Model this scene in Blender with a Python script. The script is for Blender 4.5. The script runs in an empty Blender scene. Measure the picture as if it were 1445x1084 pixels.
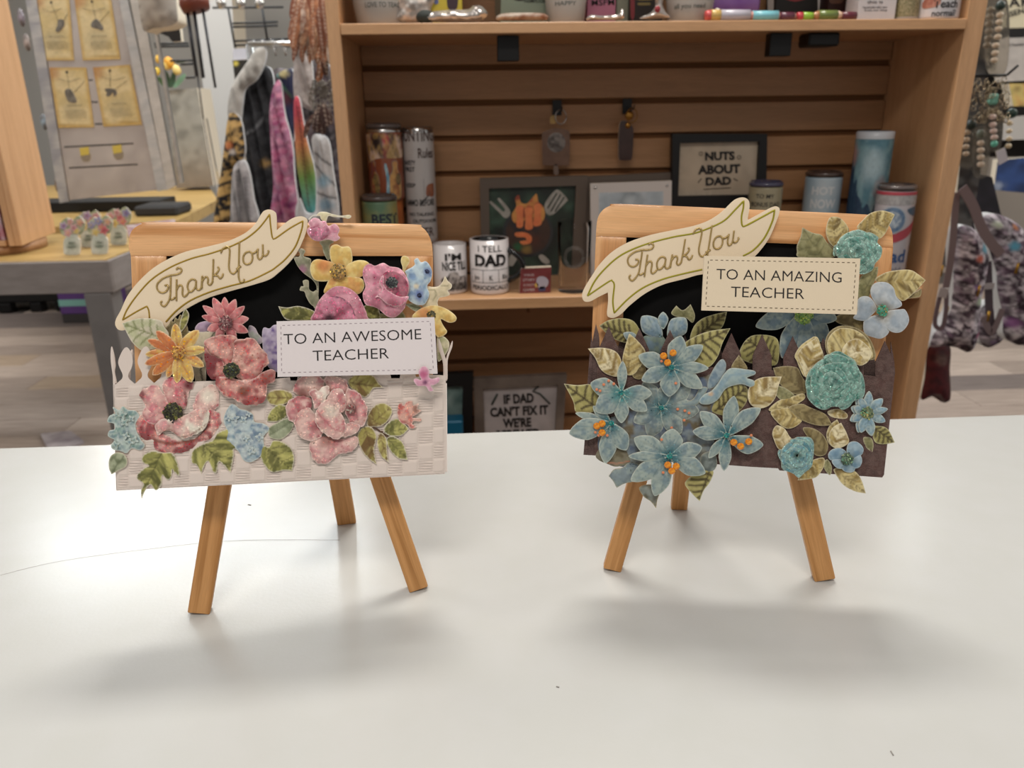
import bpy, math, random
import numpy as np
from mathutils import Vector, geometry

# ------------------------------------------------------------------ camera, world, lights
scn = bpy.context.scene
COL = scn.collection
IW, IH, FPX = 1445.0, 1084.0, 1090.0
PITCH, YAW, ROLL = math.radians(19.4), math.radians(2.78), math.radians(-0.79)
CT = 0.92                                   # counter top height
CAM = np.array([0.0, 0.0, CT + 0.25])
FW = np.array([math.sin(YAW)*math.cos(PITCH), math.cos(YAW)*math.cos(PITCH), -math.sin(PITCH)])
_r = np.array([math.cos(YAW), -math.sin(YAW), 0.0]); _u = np.cross(_r, FW)
RT = _r*math.cos(ROLL) + _u*math.sin(ROLL); UP = -_r*math.sin(ROLL) + _u*math.cos(ROLL)
cd = bpy.data.cameras.new('camera'); cam = bpy.data.objects.new('camera', cd); COL.objects.link(cam)
cd.sensor_width = 36; cd.lens = FPX*36/IW; cd.clip_start = 0.01; cd.clip_end = 60
from mathutils import Matrix
m = Matrix.Identity(4)
for i in range(3):
    m[i][0] = RT[i]; m[i][1] = UP[i]; m[i][2] = -FW[i]; m[i][3] = CAM[i]
cam.matrix_world = m
cd.dof.use_dof = True; cd.dof.focus_distance = 0.41; cd.dof.aperture_fstop = 15.0
scn.camera = cam
scn.view_settings.view_transform = 'Standard'; scn.view_settings.look = 'None'
scn.view_settings.gamma = 1; scn.view_settings.use_curve_mapping = False
scn.view_settings.exposure = 0.0

w = bpy.data.worlds.new('world'); scn.world = w; w.use_nodes = True
bg = w.node_tree.nodes['Background']; bg.inputs[0].default_value = (1.0, 0.965, 0.93, 1); bg.inputs[1].default_value = 0.40

def ceiling_or_fill_light(x, y, power, sx=1.2, sy=0.5, col=(1, 0.95, 0.88)):
    l = bpy.data.lights.new('ceiling_or_fill_light', 'AREA'); l.shape = 'RECTANGLE'; l.size = sx; l.size_y = sy
    l.energy = power; l.color = col
    o = bpy.data.objects.new('ceiling_or_fill_light', l); o.location = (x, y, 2.8); COL.objects.link(o)
ceiling_or_fill_light(0.15, 1.25, 31, 0.7, 0.25)
ceiling_or_fill_light(0.0, 3.6, 98, 4.6, 0.45, (0.90, 0.97, 1.0))
ceiling_or_fill_light(-3.0, 2.0, 40, 0.6, 1.2)
ceiling_or_fill_light(3.1, 2.0, 40, 0.6, 1.2)
ceiling_or_fill_light(-1.9, 4.9, 34)  # added fill, brightens the back floor on the left
ceiling_or_fill_light(2.2, 4.9, 55)  # added fill, brightens the back floor on the right
ceiling_or_fill_light(-0.15, -0.75, 24, 0.9, 0.4, (1, 0.93, 0.85))

# ------------------------------------------------------------------ helpers
def ray(px, py): return FW + RT*((px-IW/2)/FPX) - UP*((py-IH/2)/FPX)
def on_y(px, py, Y): d = ray(px, py); return CAM + d*((Y-CAM[1])/d[1])
def on_z(px, py, z): d = ray(px, py); return CAM + d*((z-CAM[2])/d[2])
def mpp(P): return float((np.asarray(P)-CAM) @ FW)/FPX      # metres per photo pixel at P

class Plane:
    """a real plane in the room; P(px, off) gives where a sight line meets it, raised by off metres"""
    def __init__(s, origin, n, u=None):
        s.o = np.array(origin, float); s.n = np.array(n, float)/np.linalg.norm(n)
    def P(s, pts, off=0.0):
        pts = np.atleast_2d(np.asarray(pts, float)); off = np.broadcast_to(np.asarray(off, float), (len(pts),))
        D = FW[None] + ((pts[:, 0]-IW/2)/FPX)[:, None]*RT[None] - ((pts[:, 1]-IH/2)/FPX)[:, None]*UP[None]
        base = np.min(off)
        t = ((s.o + s.n*base - CAM) @ s.n)/(D @ s.n)
        return CAM + D*t[:, None] + s.n[None]*(off-base)[:, None]
def VP(Y, yaw=0.0): return Plane((0, Y, 0), (math.sin(yaw), -math.cos(yaw), 0))

def lin(c):
    if isinstance(c, str):
        c = c.lstrip('#'); c = [int(c[i:i+2], 16)/255 for i in (0, 2, 4)]
        return np.array([x/12.92 if x <= 0.04045 else ((x+0.055)/1.055)**2.4 for x in c])
    return np.array(c[:3], float)

MATS = {}
def mat(name, col='#808080', rough=0.6, metal=0.0, noise=None, bump=0.0, bscale=200, trans=0.0, ior=1.45, coat=0.0, emit=0.0, nscale=20, stretch=(1, 1, 1), spec=0.5, alpha=1.0):
    if name in MATS: return MATS[name]
    M = bpy.data.materials.new(name); M.use_nodes = True; nt = M.node_tree; b = nt.nodes['Principled BSDF']
    c = lin(col); b.inputs['Base Color'].default_value = (*c, 1); b.inputs['Roughness'].default_value = rough
    b.inputs['Metallic'].default_value = metal; b.inputs['Transmission Weight'].default_value = trans
    b.inputs['IOR'].default_value = ior; b.inputs['Coat Weight'].default_value = coat
    b.inputs['Specular IOR Level'].default_value = spec; b.inputs['Alpha'].default_value = alpha
    if emit: b.inputs['Emission Color'].default_value = (*c, 1); b.inputs['Emission Strength'].default_value = emit
    tc = nt.nodes.new('ShaderNodeTexCoord'); mp = nt.nodes.new('ShaderNodeMapping'); mp.inputs['Scale'].default_value = stretch
    nt.links.new(tc.outputs['Object'], mp.inputs[0])
    if noise:
        n = nt.nodes.new('ShaderNodeTexNoise'); n.inputs['Scale'].default_value = nscale; n.inputs['Detail'].default_value = 5
        nt.links.new(mp.outputs[0], n.inputs['Vector'])
        r = nt.nodes.new('ShaderNodeValToRGB'); r.color_ramp.elements[0].position = 0.35; r.color_ramp.elements[1].position = 0.68
        r.color_ramp.elements[0].color = (*lin(noise), 1); r.color_ramp.elements[1].color = (*c, 1)
        nt.links.new(n.outputs['Fac'], r.inputs[0]); nt.links.new(r.outputs[0], b.inputs['Base Color'])
    if bump:
        n2 = nt.nodes.new('ShaderNodeTexNoise'); n2.inputs['Scale'].default_value = bscale; n2.inputs['Detail'].default_value = 3
        nt.links.new(mp.outputs[0], n2.inputs['Vector'])
        bp = nt.nodes.new('ShaderNodeBump'); bp.inputs['Strength'].default_value = bump; bp.inputs['Distance'].default_value = 0.001
        nt.links.new(n2.outputs['Fac'], bp.inputs['Height']); nt.links.new(bp.outputs[0], b.inputs['Normal'])
    MATS[name] = M; return M

def paper_mat(name, rough=0.75, bump=0.25, bscale=2500, weave=0, coat=0.0, glit=True):
    """printed card: colour from the 'Col' attribute, glitter flakes where the 'glit' attribute is high"""
    if name in MATS: return MATS[name]
    M = bpy.data.materials.new(name); M.use_nodes = True; nt = M.node_tree; N = nt.nodes; L = nt.links; b = N['Principled BSDF']
    a = N.new('ShaderNodeAttribute'); a.attribute_name = 'Col'
    tc = N.new('ShaderNodeTexCoord')
    b.inputs['Coat Weight'].default_value = coat
    n = N.new('ShaderNodeTexNoise'); n.inputs['Scale'].default_value = bscale; n.inputs['Detail'].default_value = 2
    L.new(tc.outputs['Object'], n.inputs['Vector'])
    bp = N.new('ShaderNodeBump'); bp.inputs['Strength'].default_value = bump; bp.inputs['Distance'].default_value = 0.0003
    L.new(n.outputs['Fac'], bp.inputs['Height'])
    b.inputs['Roughness'].default_value = rough
    if glit:
        g = N.new('ShaderNodeAttribute'); g.attribute_name = 'glit'
        v = N.new('ShaderNodeTexVoronoi'); v.inputs['Scale'].default_value = 1700
        L.new(tc.outputs['Object'], v.inputs['Vector'])
        sx = N.new('ShaderNodeSeparateColor'); L.new(v.outputs['Color'], sx.inputs[0])
        th = N.new('ShaderNodeMath'); th.operation = 'ADD'; L.new(sx.outputs[0], th.inputs[0]); L.new(g.outputs['Fac'], th.inputs[1])
        gt = N.new('ShaderNodeMath'); gt.operation = 'GREATER_THAN'; gt.inputs[1].default_value = 1.12; L.new(th.outputs[0], gt.inputs[0])
        sub = N.new('ShaderNodeVectorMath'); sub.operation = 'SUBTRACT'; sub.inputs[1].default_value = (.5, .5, .5); L.new(v.outputs['Color'], sub.inputs[0])
        sc = N.new('ShaderNodeVectorMath'); sc.operation = 'SCALE'; sc.inputs['Scale'].default_value = 1.5; L.new(sub.outputs[0], sc.inputs[0])
        geo = N.new('ShaderNodeNewGeometry')
        ad = N.new('ShaderNodeVectorMath'); ad.operation = 'ADD'; L.new(geo.outputs['Normal'], ad.inputs[0]); L.new(sc.outputs[0], ad.inputs[1])
        nm = N.new('ShaderNodeVectorMath'); nm.operation = 'NORMALIZE'; L.new(ad.outputs[0], nm.inputs[0])
        mx = N.new('ShaderNodeMix'); mx.data_type = 'VECTOR'; L.new(gt.outputs[0], mx.inputs['Factor'])
        L.new(bp.outputs[0], mx.inputs[4]); L.new(nm.outputs[0], mx.inputs[5]); L.new(mx.outputs[1], b.inputs['Normal'])
        ml = N.new('ShaderNodeMath'); ml.operation = 'MULTIPLY'; ml.inputs[1].default_value = 0.25; L.new(gt.outputs[0], ml.inputs[0])
        L.new(ml.outputs[0], b.inputs['Metallic'])
        hs = N.new('ShaderNodeHueSaturation'); hs.inputs['Saturation'].default_value = 1.2; hs.inputs['Value'].default_value = 2.0
        L.new(a.outputs['Color'], hs.inputs['Color'])
        mc = N.new('ShaderNodeMix'); mc.data_type = 'RGBA'; L.new(gt.outputs[0], mc.inputs['Factor']); L.new(a.outputs['Color'], mc.inputs[6]); L.new(hs.outputs[0], mc.inputs[7])
        L.new(mc.outputs[2], b.inputs['Base Color'])
        rr = N.new('ShaderNodeMapRange'); rr.inputs[3].default_value = rough; rr.inputs[4].default_value = 0.22; L.new(gt.outputs[0], rr.inputs[0]); L.new(rr.outputs[0], b.inputs['Roughness'])
    else:
        L.new(a.outputs['Color'], b.inputs['Base Color']); L.new(bp.outputs[0], b.inputs['Normal'])
    MATS[name] = M; return M

def grain_mat(name, c1, c2, rough=0.5, coat=0.0, across=260, along=9, dist=2.5, mid=0.5):
    """wood: grain runs along the 'lc' attribute (along, across, depth in metres)"""
    if name in MATS: return MATS[name]
    M = bpy.data.materials.new(name); M.use_nodes = True; nt = M.node_tree; N = nt.nodes; L = nt.links; b = N['Principled BSDF']
    a = N.new('ShaderNodeAttribute'); a.attribute_name = 'lc'
    mp = N.new('ShaderNodeMapping'); mp.inputs['Scale'].default_value = (along, across, across*0.6); L.new(a.outputs['Vector'], mp.inputs[0])
    wv = N.new('ShaderNodeTexNoise'); wv.inputs['Scale'].default_value = 1.0; wv.inputs['Detail'].default_value = 4; wv.inputs['Distortion'].default_value = dist*0.3
    L.new(mp.outputs[0], wv.inputs['Vector'])
    r = N.new('ShaderNodeValToRGB'); e = r.color_ramp.elements; e[0].position = 0.36; e[0].color = (*lin(c2), 1); e[1].position = 0.58; e[1].color = (*lin(c1), 1)
    L.new(wv.outputs['Fac'], r.inputs[0])
    mp2 = N.new('ShaderNodeMapping'); mp2.inputs['Scale'].default_value = (along*14, across*14, across*14); L.new(a.outputs['Vector'], mp2.inputs[0])
    n2 = N.new('ShaderNodeTexNoise'); n2.inputs['Scale'].default_value = 1; L.new(mp2.outputs[0], n2.inputs['Vector'])
    mr = N.new('ShaderNodeMapRange'); mr.inputs[1].default_value = .3; mr.inputs[2].default_value = .7; mr.inputs[3].default_value = .9; mr.inputs[4].default_value = 1.06
    L.new(n2.outputs['Fac'], mr.inputs[0])
    mx = N.new('ShaderNodeMix'); mx.data_type = 'RGBA'; mx.blend_type = 'MULTIPLY'; mx.inputs['Factor'].default_value = 1
    L.new(r.outputs[0], mx.inputs[6]); L.new(mr.outputs[0], mx.inputs[7]); L.new(mx.outputs[2], b.inputs['Base Color'])
    b.inputs['Roughness'].default_value = rough; b.inputs['Coat Weight'].default_value = coat
    MATS[name] = M; return M

def link(o, parent=None):
    COL.objects.link(o)
    if parent is not None: o.parent = parent
    return o

def emit(name, V, F, mats, parent=None, mi=None, smooth=None, cols=None, glit=None, lc=None, kind=None, label=None):
    """one mesh object from world coordinates; its origin sits at its own middle"""
    V = np.asarray(V, float); c = (V.min(0)+V.max(0))/2
    me = bpy.data.meshes.new(name); me.from_pydata((V-c).tolist(), [], [list(map(int, f)) for f in F])
    if not isinstance(mats, (list, tuple)): mats = [mats]
    for M in mats: me.materials.append(M)
    if mi is not None: me.polygons.foreach_set('material_index', np.asarray(mi, dtype=np.int32))
    if smooth is True: me.polygons.foreach_set('use_smooth', [True]*len(me.polygons))
    elif smooth is not None: me.polygons.foreach_set('use_smooth', list(smooth))
    if cols is not None:
        at = me.color_attributes.new('Col', 'FLOAT_COLOR', 'POINT')
        at.data.foreach_set('color', np.concatenate([cols, np.ones((len(cols), 1))], 1).ravel())
    if glit is not None:
        at = me.attributes.new('glit', 'FLOAT', 'POINT'); at.data.foreach_set('value', np.asarray(glit, float))
    if lc is not None:
        at = me.attributes.new('lc', 'FLOAT_VECTOR', 'POINT'); at.data.foreach_set('vector', np.asarray(lc, float).ravel())
    me.update()
    o = bpy.data.objects.new(name, me); link(o, parent)
    wp = WPOS.get(parent.name, np.zeros(3)) if parent is not None else np.zeros(3)
    o.location = (c-wp).tolist(); WPOS[o.name] = c
    if kind: o['kind'] = kind
    if label: o['label'] = label
    return o
WPOS = {}
def thing(name, label, cat, loc, group=None):
    o = bpy.data.objects.new(name, None); link(o); o.location = tuple(float(x) for x in loc); o.empty_display_size = .02
    WPOS[o.name] = np.array(loc, float); return tag(o, label, cat, group)
def tag(o, label, cat, group=None):
    o['label'] = label; o['category'] = cat
    if group: o['group'] = group
    return o
def struct(o): o['kind'] = 'structure'; return o

class MB:
    def __init__(s): s.V = []; s.F = []; s.lc = []; s.mi = []; s.sm = []; s.c = []
    def add(s, V, F, lc=None, mi=0, sm=False, col=None):
        b = len(s.V); V = np.asarray(V, float); s.V += V.tolist(); s.F += [[i+b for i in f] for f in F]
        s.lc += (V if lc is None else np.asarray(lc)).tolist(); s.mi += [mi]*len(F); s.sm += [sm]*len(F)
        s.c += [list(lin(col)) if col is not None else [.5, .5, .5]]*len(V)
        return s
    def box(s, a, b, mi=0, ax=0, bev=0.0, col=None):
        a = np.minimum(a, b)*1.0; b = np.maximum(np.array(a), b)*1.0
        return s.obox((np.array(a)+b)/2, np.eye(3), (b-np.array(a))/2, mi, ax, bev, col)
    def obox(s, c, A, h, mi=0, ax=0, bev=0.0, col=None):
        """oriented box, axes rows of A, half sizes h, edges bevelled when bev > 0; grain along axis ax"""
        c = np.array(c, float); A = np.array(A, float); h = np.array(h, float)
        bev = min(bev, h.min()*0.9)
        P = []; F = []
        if bev <= 0:
            for sx in (-1, 1):
                for sy in (-1, 1):
                    for sz in (-1, 1): P.append((sx*h[0], sy*h[1], sz*h[2]))
            F = [[0, 1, 3, 2], [4, 6, 7, 5], [0, 4, 5, 1], [2, 3, 7, 6], [0, 2, 6, 4], [1, 5, 7, 3]]
        else:
            idx = {}
            for sx in (-1, 1):
                for sy in (-1, 1):
                    for sz in (-1, 1):
                        for k in range(3):
                            q = [sx*(h[0]-bev), sy*(h[1]-bev), sz*(h[2]-bev)]; q[k] = (sx, sy, sz)[k]*h[k]
                            idx[(sx, sy, sz, k)] = len(P); P.append(q)
            for k in range(3):
                o1, o2 = [(1, 2), (2, 0), (0, 1)][k]
                for sg in (-1, 1):
                    f = []
                    for a_, b_ in ((-1, -1), (1, -1), (1, 1), (-1, 1)):
                        t = [0, 0, 0]; t[k] = sg; t[o1] = a_; t[o2] = b_; f.append(idx[(*t, k)])
                    F.append(f if sg > 0 else f[::-1])
            for k in range(3):
                o1, o2 = [(1, 2), (2, 0), (0, 1)][k]
                for a_ in (-1, 1):
                    for b_ in (-1, 1):
                        t = [0, 0, 0]; t[o1] = a_; t[o2] = b_; t2 = list(t); t[k] = -1; t2[k] = 1
                        f = [idx[(*t, o1)], idx[(*t2, o1)], idx[(*t2, o2)], idx[(*t, o2)]]
                        F.append(f if a_*b_ < 0 else f[::-1])
            for sx in (-1, 1):
                for sy in (-1, 1):
                    for sz in (-1, 1):
                        f = [idx[(sx, sy, sz, k)] for k in range(3)]; F.append(f if sx*sy*sz > 0 else f[::-1])
        P = np.array(P, float); off = np.array([c[0]*1.7+c[2], c[1]+c[2]*2.3, c[0]])
        order = [ax, (ax+1) % 3, (ax+2) % 3]
        return s.add(c + P @ A, F, lc=P[:, order]+off, mi=mi, col=col)
    def tube(s, pts, r, n=8, mi=0, cap=True, col=None, flat=1.0):
        pts = np.array(pts, float); k = len(pts); r = np.broadcast_to(np.asarray(r, float), (k,))
        T = np.gradient(pts, axis=0); T /= np.linalg.norm(T, axis=1)[:, None]+1e-12
        ref = np.array([0.13, -0.97, 0.2]); V = []; L = 0; lc = []
        for i in range(k):
            a = np.cross(T[i], ref)
            if np.linalg.norm(a) < 1e-3: a = np.cross(T[i], [1, 0, 0])
            a /= np.linalg.norm(a); b = np.cross(T[i], a)
            if i: L += np.linalg.norm(pts[i]-pts[i-1])
            for j in range(n):
                t = 2*math.pi*j/n; V.append(pts[i]+r[i]*(a*math.cos(t)+b*math.sin(t)*flat)); lc.append((L, r[i]*math.cos(t), r[i]*math.sin(t)))
        F = [[i*n+j, i*n+(j+1) % n, (i+1)*n+(j+1) % n, (i+1)*n+j] for i in range(k-1) for j in range(n)]
        if cap: F += [list(range(n))[::-1], [(k-1)*n+j for j in range(n)]]
        return s.add(V, F, lc=lc, mi=mi, sm=True, col=col)
    def lathe(s, c, prof, n=40, mi=0, axis=None, col=None, a0=0, a1=2*math.pi):
        """profile (r, h) turned about a vertical axis through c (or about 'axis')"""
        c = np.array(c, float); Z = np.array([0, 0, 1.]) if axis is None else np.array(axis, float)/np.linalg.norm(axis)
        X = np.cross([0, 1, 0.01], Z); X /= np.linalg.norm(X); Y = np.cross(Z, X)
        full = abs(a1-a0-2*math.pi) < 1e-6; m_ = n if full else n+1
        V = [c+Z*h+r*(X*math.cos(a0+(a1-a0)*j/n)+Y*math.sin(a0+(a1-a0)*j/n)) for r, h in prof for j in range(m_)]
        F = []
        for i in range(len(prof)-1):
            for j in range(n):
                j2 = (j+1) % m_ if full else j+1
                F.append([i*m_+j, i*m_+j2, (i+1)*m_+j2, (i+1)*m_+j])
        return s.add(V, F, mi=mi, sm=True, col=col)
    def sphere(s, c, r, n=10, mi=0, sc=(1, 1, 1), col=None):
        V = []; c = np.array(c, float)
        for i in range(n+1):
            t = math.pi*i/n
            for j in range(n*2):
                p = math.pi*j/n; V.append(c+r*np.array([math.sin(t)*math.cos(p)*sc[0], math.sin(t)*math.sin(p)*sc[1], math.cos(t)*sc[2]]))
        m_ = 2*n; F = [[i*m_+j, i*m_+(j+1) % m_, (i+1)*m_+(j+1) % m_, (i+1)*m_+j] for i in range(n) for j in range(m_)]
        return s.add(V, F, mi=mi, sm=True, col=col)
    def build(s, name, mats, parent=None, kind=None, label=None, cols=False):
        return emit(name, s.V, s.F, mats, parent, mi=s.mi, smooth=s.sm, lc=s.lc, cols=np.array(s.c) if cols else None, glit=np.zeros(len(s.V)) if cols else None, kind=kind, label=label)

# ---- numeric noise, distances
def _h(ix, iy, s):
    v = np.sin(ix*127.1+iy*311.7+s*74.7)*43758.5453
    return v-np.floor(v)
def vnoise(P, sc, seed=0):
    x = P[:, 0]/sc; y = P[:, 1]/sc; ix = np.floor(x); iy = np.floor(y); fx = x-ix; fy = y-iy
    fx = fx*fx*(3-2*fx); fy = fy*fy*(3-2*fy)
    return (_h(ix, iy, seed)*(1-fx)+_h(ix+1, iy, seed)*fx)*(1-fy)+(_h(ix, iy+1, seed)*(1-fx)+_h(ix+1, iy+1, seed)*fx)*fy
def seg_dist(P, L, closed=False):
    L = np.asarray(L, float); A = L if closed else L[:-1]; B = np.roll(L, -1, 0) if closed else L[1:]
    d = np.full(len(P), 1e9)
    for i in range(0, len(P), 4000):
        p = P[i:i+4000]; AB = B-A; t = ((p[:, None]-A[None])*AB[None]).sum(2)/((AB**2).sum(1)[None]+1e-12); t = np.clip(t, 0, 1)
        q = A[None]+AB[None]*t[:, :, None]; d[i:i+4000] = np.sqrt(((p[:, None]-q)**2).sum(2)).min(1)
    return d
def inside(P, L):
    x, y = P[:, 0], P[:, 1]; r = np.zeros(len(P), bool); n = len(L)
    for i in range(n):
        x1, y1 = L[i]; x2, y2 = L[(i+1) % n]
        if y1 == y2: continue
        c = ((y1 > y) != (y2 > y)) & (x < (x2-x1)*(y-y1)/(y2-y1)+x1); r ^= c
    return r
def smooth_loop(pts, step, closed=True):
    """Catmull-Rom through the points; a third entry marks a sharp corner"""
    n = len(pts); P = np.array([p[:2] for p in pts], float); S = [len(p) > 2 for p in pts]; out = []
    rng = range(n if closed else n-1)
    for i in rng:
        i1 = (i+1) % n; p1, p2 = P[i], P[i1]
        p0 = p1 if (S[i] or (not closed and i == 0)) else P[i-1]; p3 = p2 if (S[i1] or (not closed and i1 == n-1)) else P[(i1+1) % n]
        k = max(1, int(round(np.linalg.norm(p2-p1)/step)))
        m1 = (p2-p0)*0.5; m2 = (p3-p1)*0.5
        if S[i]: m1 = (p2-p1)*0.5
        if S[i1]: m2 = (p2-p1)*0.5
        for j in range(k):
            t = j/k; out.append((2*t**3-3*t**2+1)*p1+(t**3-2*t**2+t)*m1+(-2*t**3+3*t**2)*p2+(t**3-t**2)*m2)
    if not closed: out.append(P[-1])
    return np.array(out)
def tri(loop, res):
    lo, hi = loop.min(0), loop.max(0); xs = np.arange(lo[0], hi[0]+res, res); ys = np.arange(lo[1], hi[1]+res, res*0.87)
    G = np.array([(x+(res/2 if j % 2 else 0), y) for j, y in enumerate(ys) for x in xs])
    G = G[inside(G, loop)]
    if len(G): G = G[seg_dist(G, loop, True) > res*0.45]
    n = len(loop); V = [Vector((float(a), float(b))) for a, b in loop]+[Vector((float(a), float(b))) for a, b in G]
    r = geometry.delaunay_2d_cdt(V, [(i, (i+1) % n) for i in range(n)], [], 1, 1e-5)
    vs = np.array([(v.x, v.y) for v in r[0]]); fs = [tuple(f) for f in r[2]]
    return vs, fs

class Fr:
    """reading frame: coordinates read in an enlarged view of the photograph (x0, y0, zoom)"""
    def __init__(s, x0, y0, z): s.x0, s.y0, s.z = x0, y0, z
    def __call__(s, p): return (s.x0+p[0]/s.z, s.y0+p[1]/s.z)+tuple(p[2:])
F0 = Fr(0, 0, 1)

DESAT = 0.16; MOTTLE = True
def lin2(c):
    v = lin(c); g = float(v @ np.array([.3, .55, .15])); return v*(1-DESAT)+g*DESAT
def paint(P, dE, col, ops, fr, seed):
    lin = lin2
    C = np.tile(lin(col), (len(P), 1)); G = np.zeros(len(P)); clean = False
    for k, op in enumerate(ops):
        o = op[0]
        if o == 'n':      # noise: colour, scale, amount
            c, sc, am = op[1:4]; f = np.clip((vnoise(P, sc, seed+k)*.65+vnoise(P, sc*.45, seed+k+9)*.35-.40)*4.6, 0, 1)*am
        elif o == 's':    # streaks along a midrib: colour, scale, amount, base, tip
            c, sc, am, a_, b_ = op[1:6]; d_ = np.array(fr(b_)[:2])-np.array(fr(a_)[:2]); d_ /= np.linalg.norm(d_)+1e-9; r0 = P-np.array(fr(a_)[:2]); al = r0 @ d_; ac = r0 @ np.array([-d_[1], d_[0]])
            Q = np.stack([(al-np.abs(ac)*.9)*.9+seed*13, ac*.35+seed*7], 1); f = np.clip((vnoise(Q, sc, seed+k)*.7+vnoise(Q, sc*.5, seed+k+9)*.3-.42)*4.5, 0, 1)*am
        elif o == 'r':    # radial spot: x, y, r, colour, amount
            x, y = fr((op[1], op[2])); r = op[3]/fr.z; c = op[4]; d = np.hypot(P[:, 0]-x, P[:, 1]-y)
            d = d*(1+.35*(vnoise(P, max(r*.35, 1), seed+k)-.5)); f = np.clip(1.5*(1-d/r), 0, 1)*(op[5] if len(op) > 5 else 1)
        elif o == 'l':    # painted stroke: points, width, colour, amount
            L = np.array([fr(q)[:2] for q in op[1]]); w_ = op[2]/fr.z; c = op[3]
            f = np.clip(1.6*(1-seg_dist(P, L)/w_), 0, 1)*(op[4] if len(op) > 4 else 1)
        elif o == 'e':    # rim: width px, colour, amount
            c = op[2]; f = np.clip(1.3*(1-dE/op[1]), 0, 1)*(op[3] if len(op) > 3 else 1)
        elif o == 'g':    # gradient from a to b
            a = np.array(fr((op[1], op[2]))); b = np.array(fr((op[3], op[4]))); c = op[5]
            f = np.clip(((P-a) @ (b-a))/((b-a) @ (b-a)), 0, 1)*(op[6] if len(op) > 6 else 1)
        elif o == 'G':    # glitter everywhere
            G = np.maximum(G, op[1]); continue
        elif o == 'Gr':   # glitter round a point
            x, y = fr((op[1], op[2])); r = op[3]/fr.z; G = np.maximum(G, op[4]*np.clip(1.4*(1-np.hypot(P[:, 0]-x, P[:, 1]-y)/r), 0, 1)); continue
        elif o == 'clean': clean = True; continue
        elif o == 'f': c, f = None, op[1](P, dE); C = C*(1-f[0][:, None])+f[1][None]*f[0][:, None]; continue
        C = C*(1-f[:, None])+lin(c)[None]*f[:, None]
    if MOTTLE and ops and not clean: C = C*(.84+.34*vnoise(P, 3.1, seed+50)*.6+.34*vnoise(P, 1.9, seed+51)*.4)[:, None]
    return C, G

def diecut(plane, loop, lev, thick=0.45, dome=0.0, dw=4.0, ops=(), col='#ffffff', fr=F0, res=2.2, relief=None, grooves=(), seed=0, curl=0.0):
    """card piece: plane, outline in photo px, height above the plane in mm. Returns arrays."""
    vs, fs = tri(loop, res); dE = seg_dist(vs, loop, True)
    z = np.zeros(len(vs))
    if dome: z += dome*1.35*(1-np.exp(-dE/dw))
    for g in grooves:
        L = np.array([fr(q)[:2] for q in g[0]]); z -= g[2]*np.clip(1-seg_dist(vs, L)/(g[1]/fr.z), 0, 1)**1.0*np.clip(dE/1.5, 0, 1)
    if relief is not None: z += relief(vs, dE)
    cols, gl = paint(vs, dE, col, ops, fr, seed)
    n = len(vs)
    top = plane.P(vs, 0)+plane.n[None]*0
    top = plane.P(vs, lev*1e-3) + plane.n[None]*(z*1e-3)[:, None]
    bot = plane.P(vs, lev*1e-3) - plane.n[None]*(thick*1e-3)
    # orientation
    a, b, c = top[fs[0][0]], top[fs[0][1]], top[fs[0][2]]
    if np.cross(b-a, c-a) @ plane.n < 0: fs = [f[::-1] for f in fs]
    cnt = {}
    for f in fs:
        for i in range(len(f)):
            e = (f[i], f[(i+1) % len(f)]); cnt[e] = cnt.get(e, 0)+1
    bd = [e for e in cnt if (e[1], e[0]) not in cnt]
    used = sorted({e[0] for e in bd} | {e[1] for e in bd}); mp = {v: i for i, v in enumerate(used)}
    # side wall uses its own copies so the rim stays crisp
    V = np.concatenate([top, bot, top[used], bot[used]])
    k = len(used)
    F = [list(f) for f in fs]+[[i+n for i in f[::-1]] for f in fs]+[[2*n+mp[e[1]], 2*n+mp[e[0]], 2*n+k+mp[e[0]], 2*n+k+mp[e[1]]] for e in bd]
    mi = [0]*len(fs)+[1]*(len(fs)+len(bd)); sm = [True]*len(fs)+[False]*(len(fs)+len(bd))
    z0 = np.zeros((n+2*k, 3))+.6
    return dict(V=V, F=F, mi=mi, sm=sm, C=np.concatenate([cols, z0]), G=np.concatenate([gl, np.zeros(n+2*k)]))
def put(name, arrs, mats, parent, kind=None, label=None):
    if isinstance(arrs, dict): arrs = [arrs]
    V = []; F = []; mi = []; sm = []; C = []; G = []; b = 0
    for a in arrs:
        V.append(a['V']); F += [[i+b for i in f] for f in a['F']]; mi += a['mi']; sm += a['sm']; C.append(a['C']); G.append(a['G']); b += len(a['V'])
    return emit(name, np.concatenate(V), F, mats, parent, mi=mi, smooth=sm, cols=np.concatenate(C), glit=np.concatenate(G), kind=kind, label=label)

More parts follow.
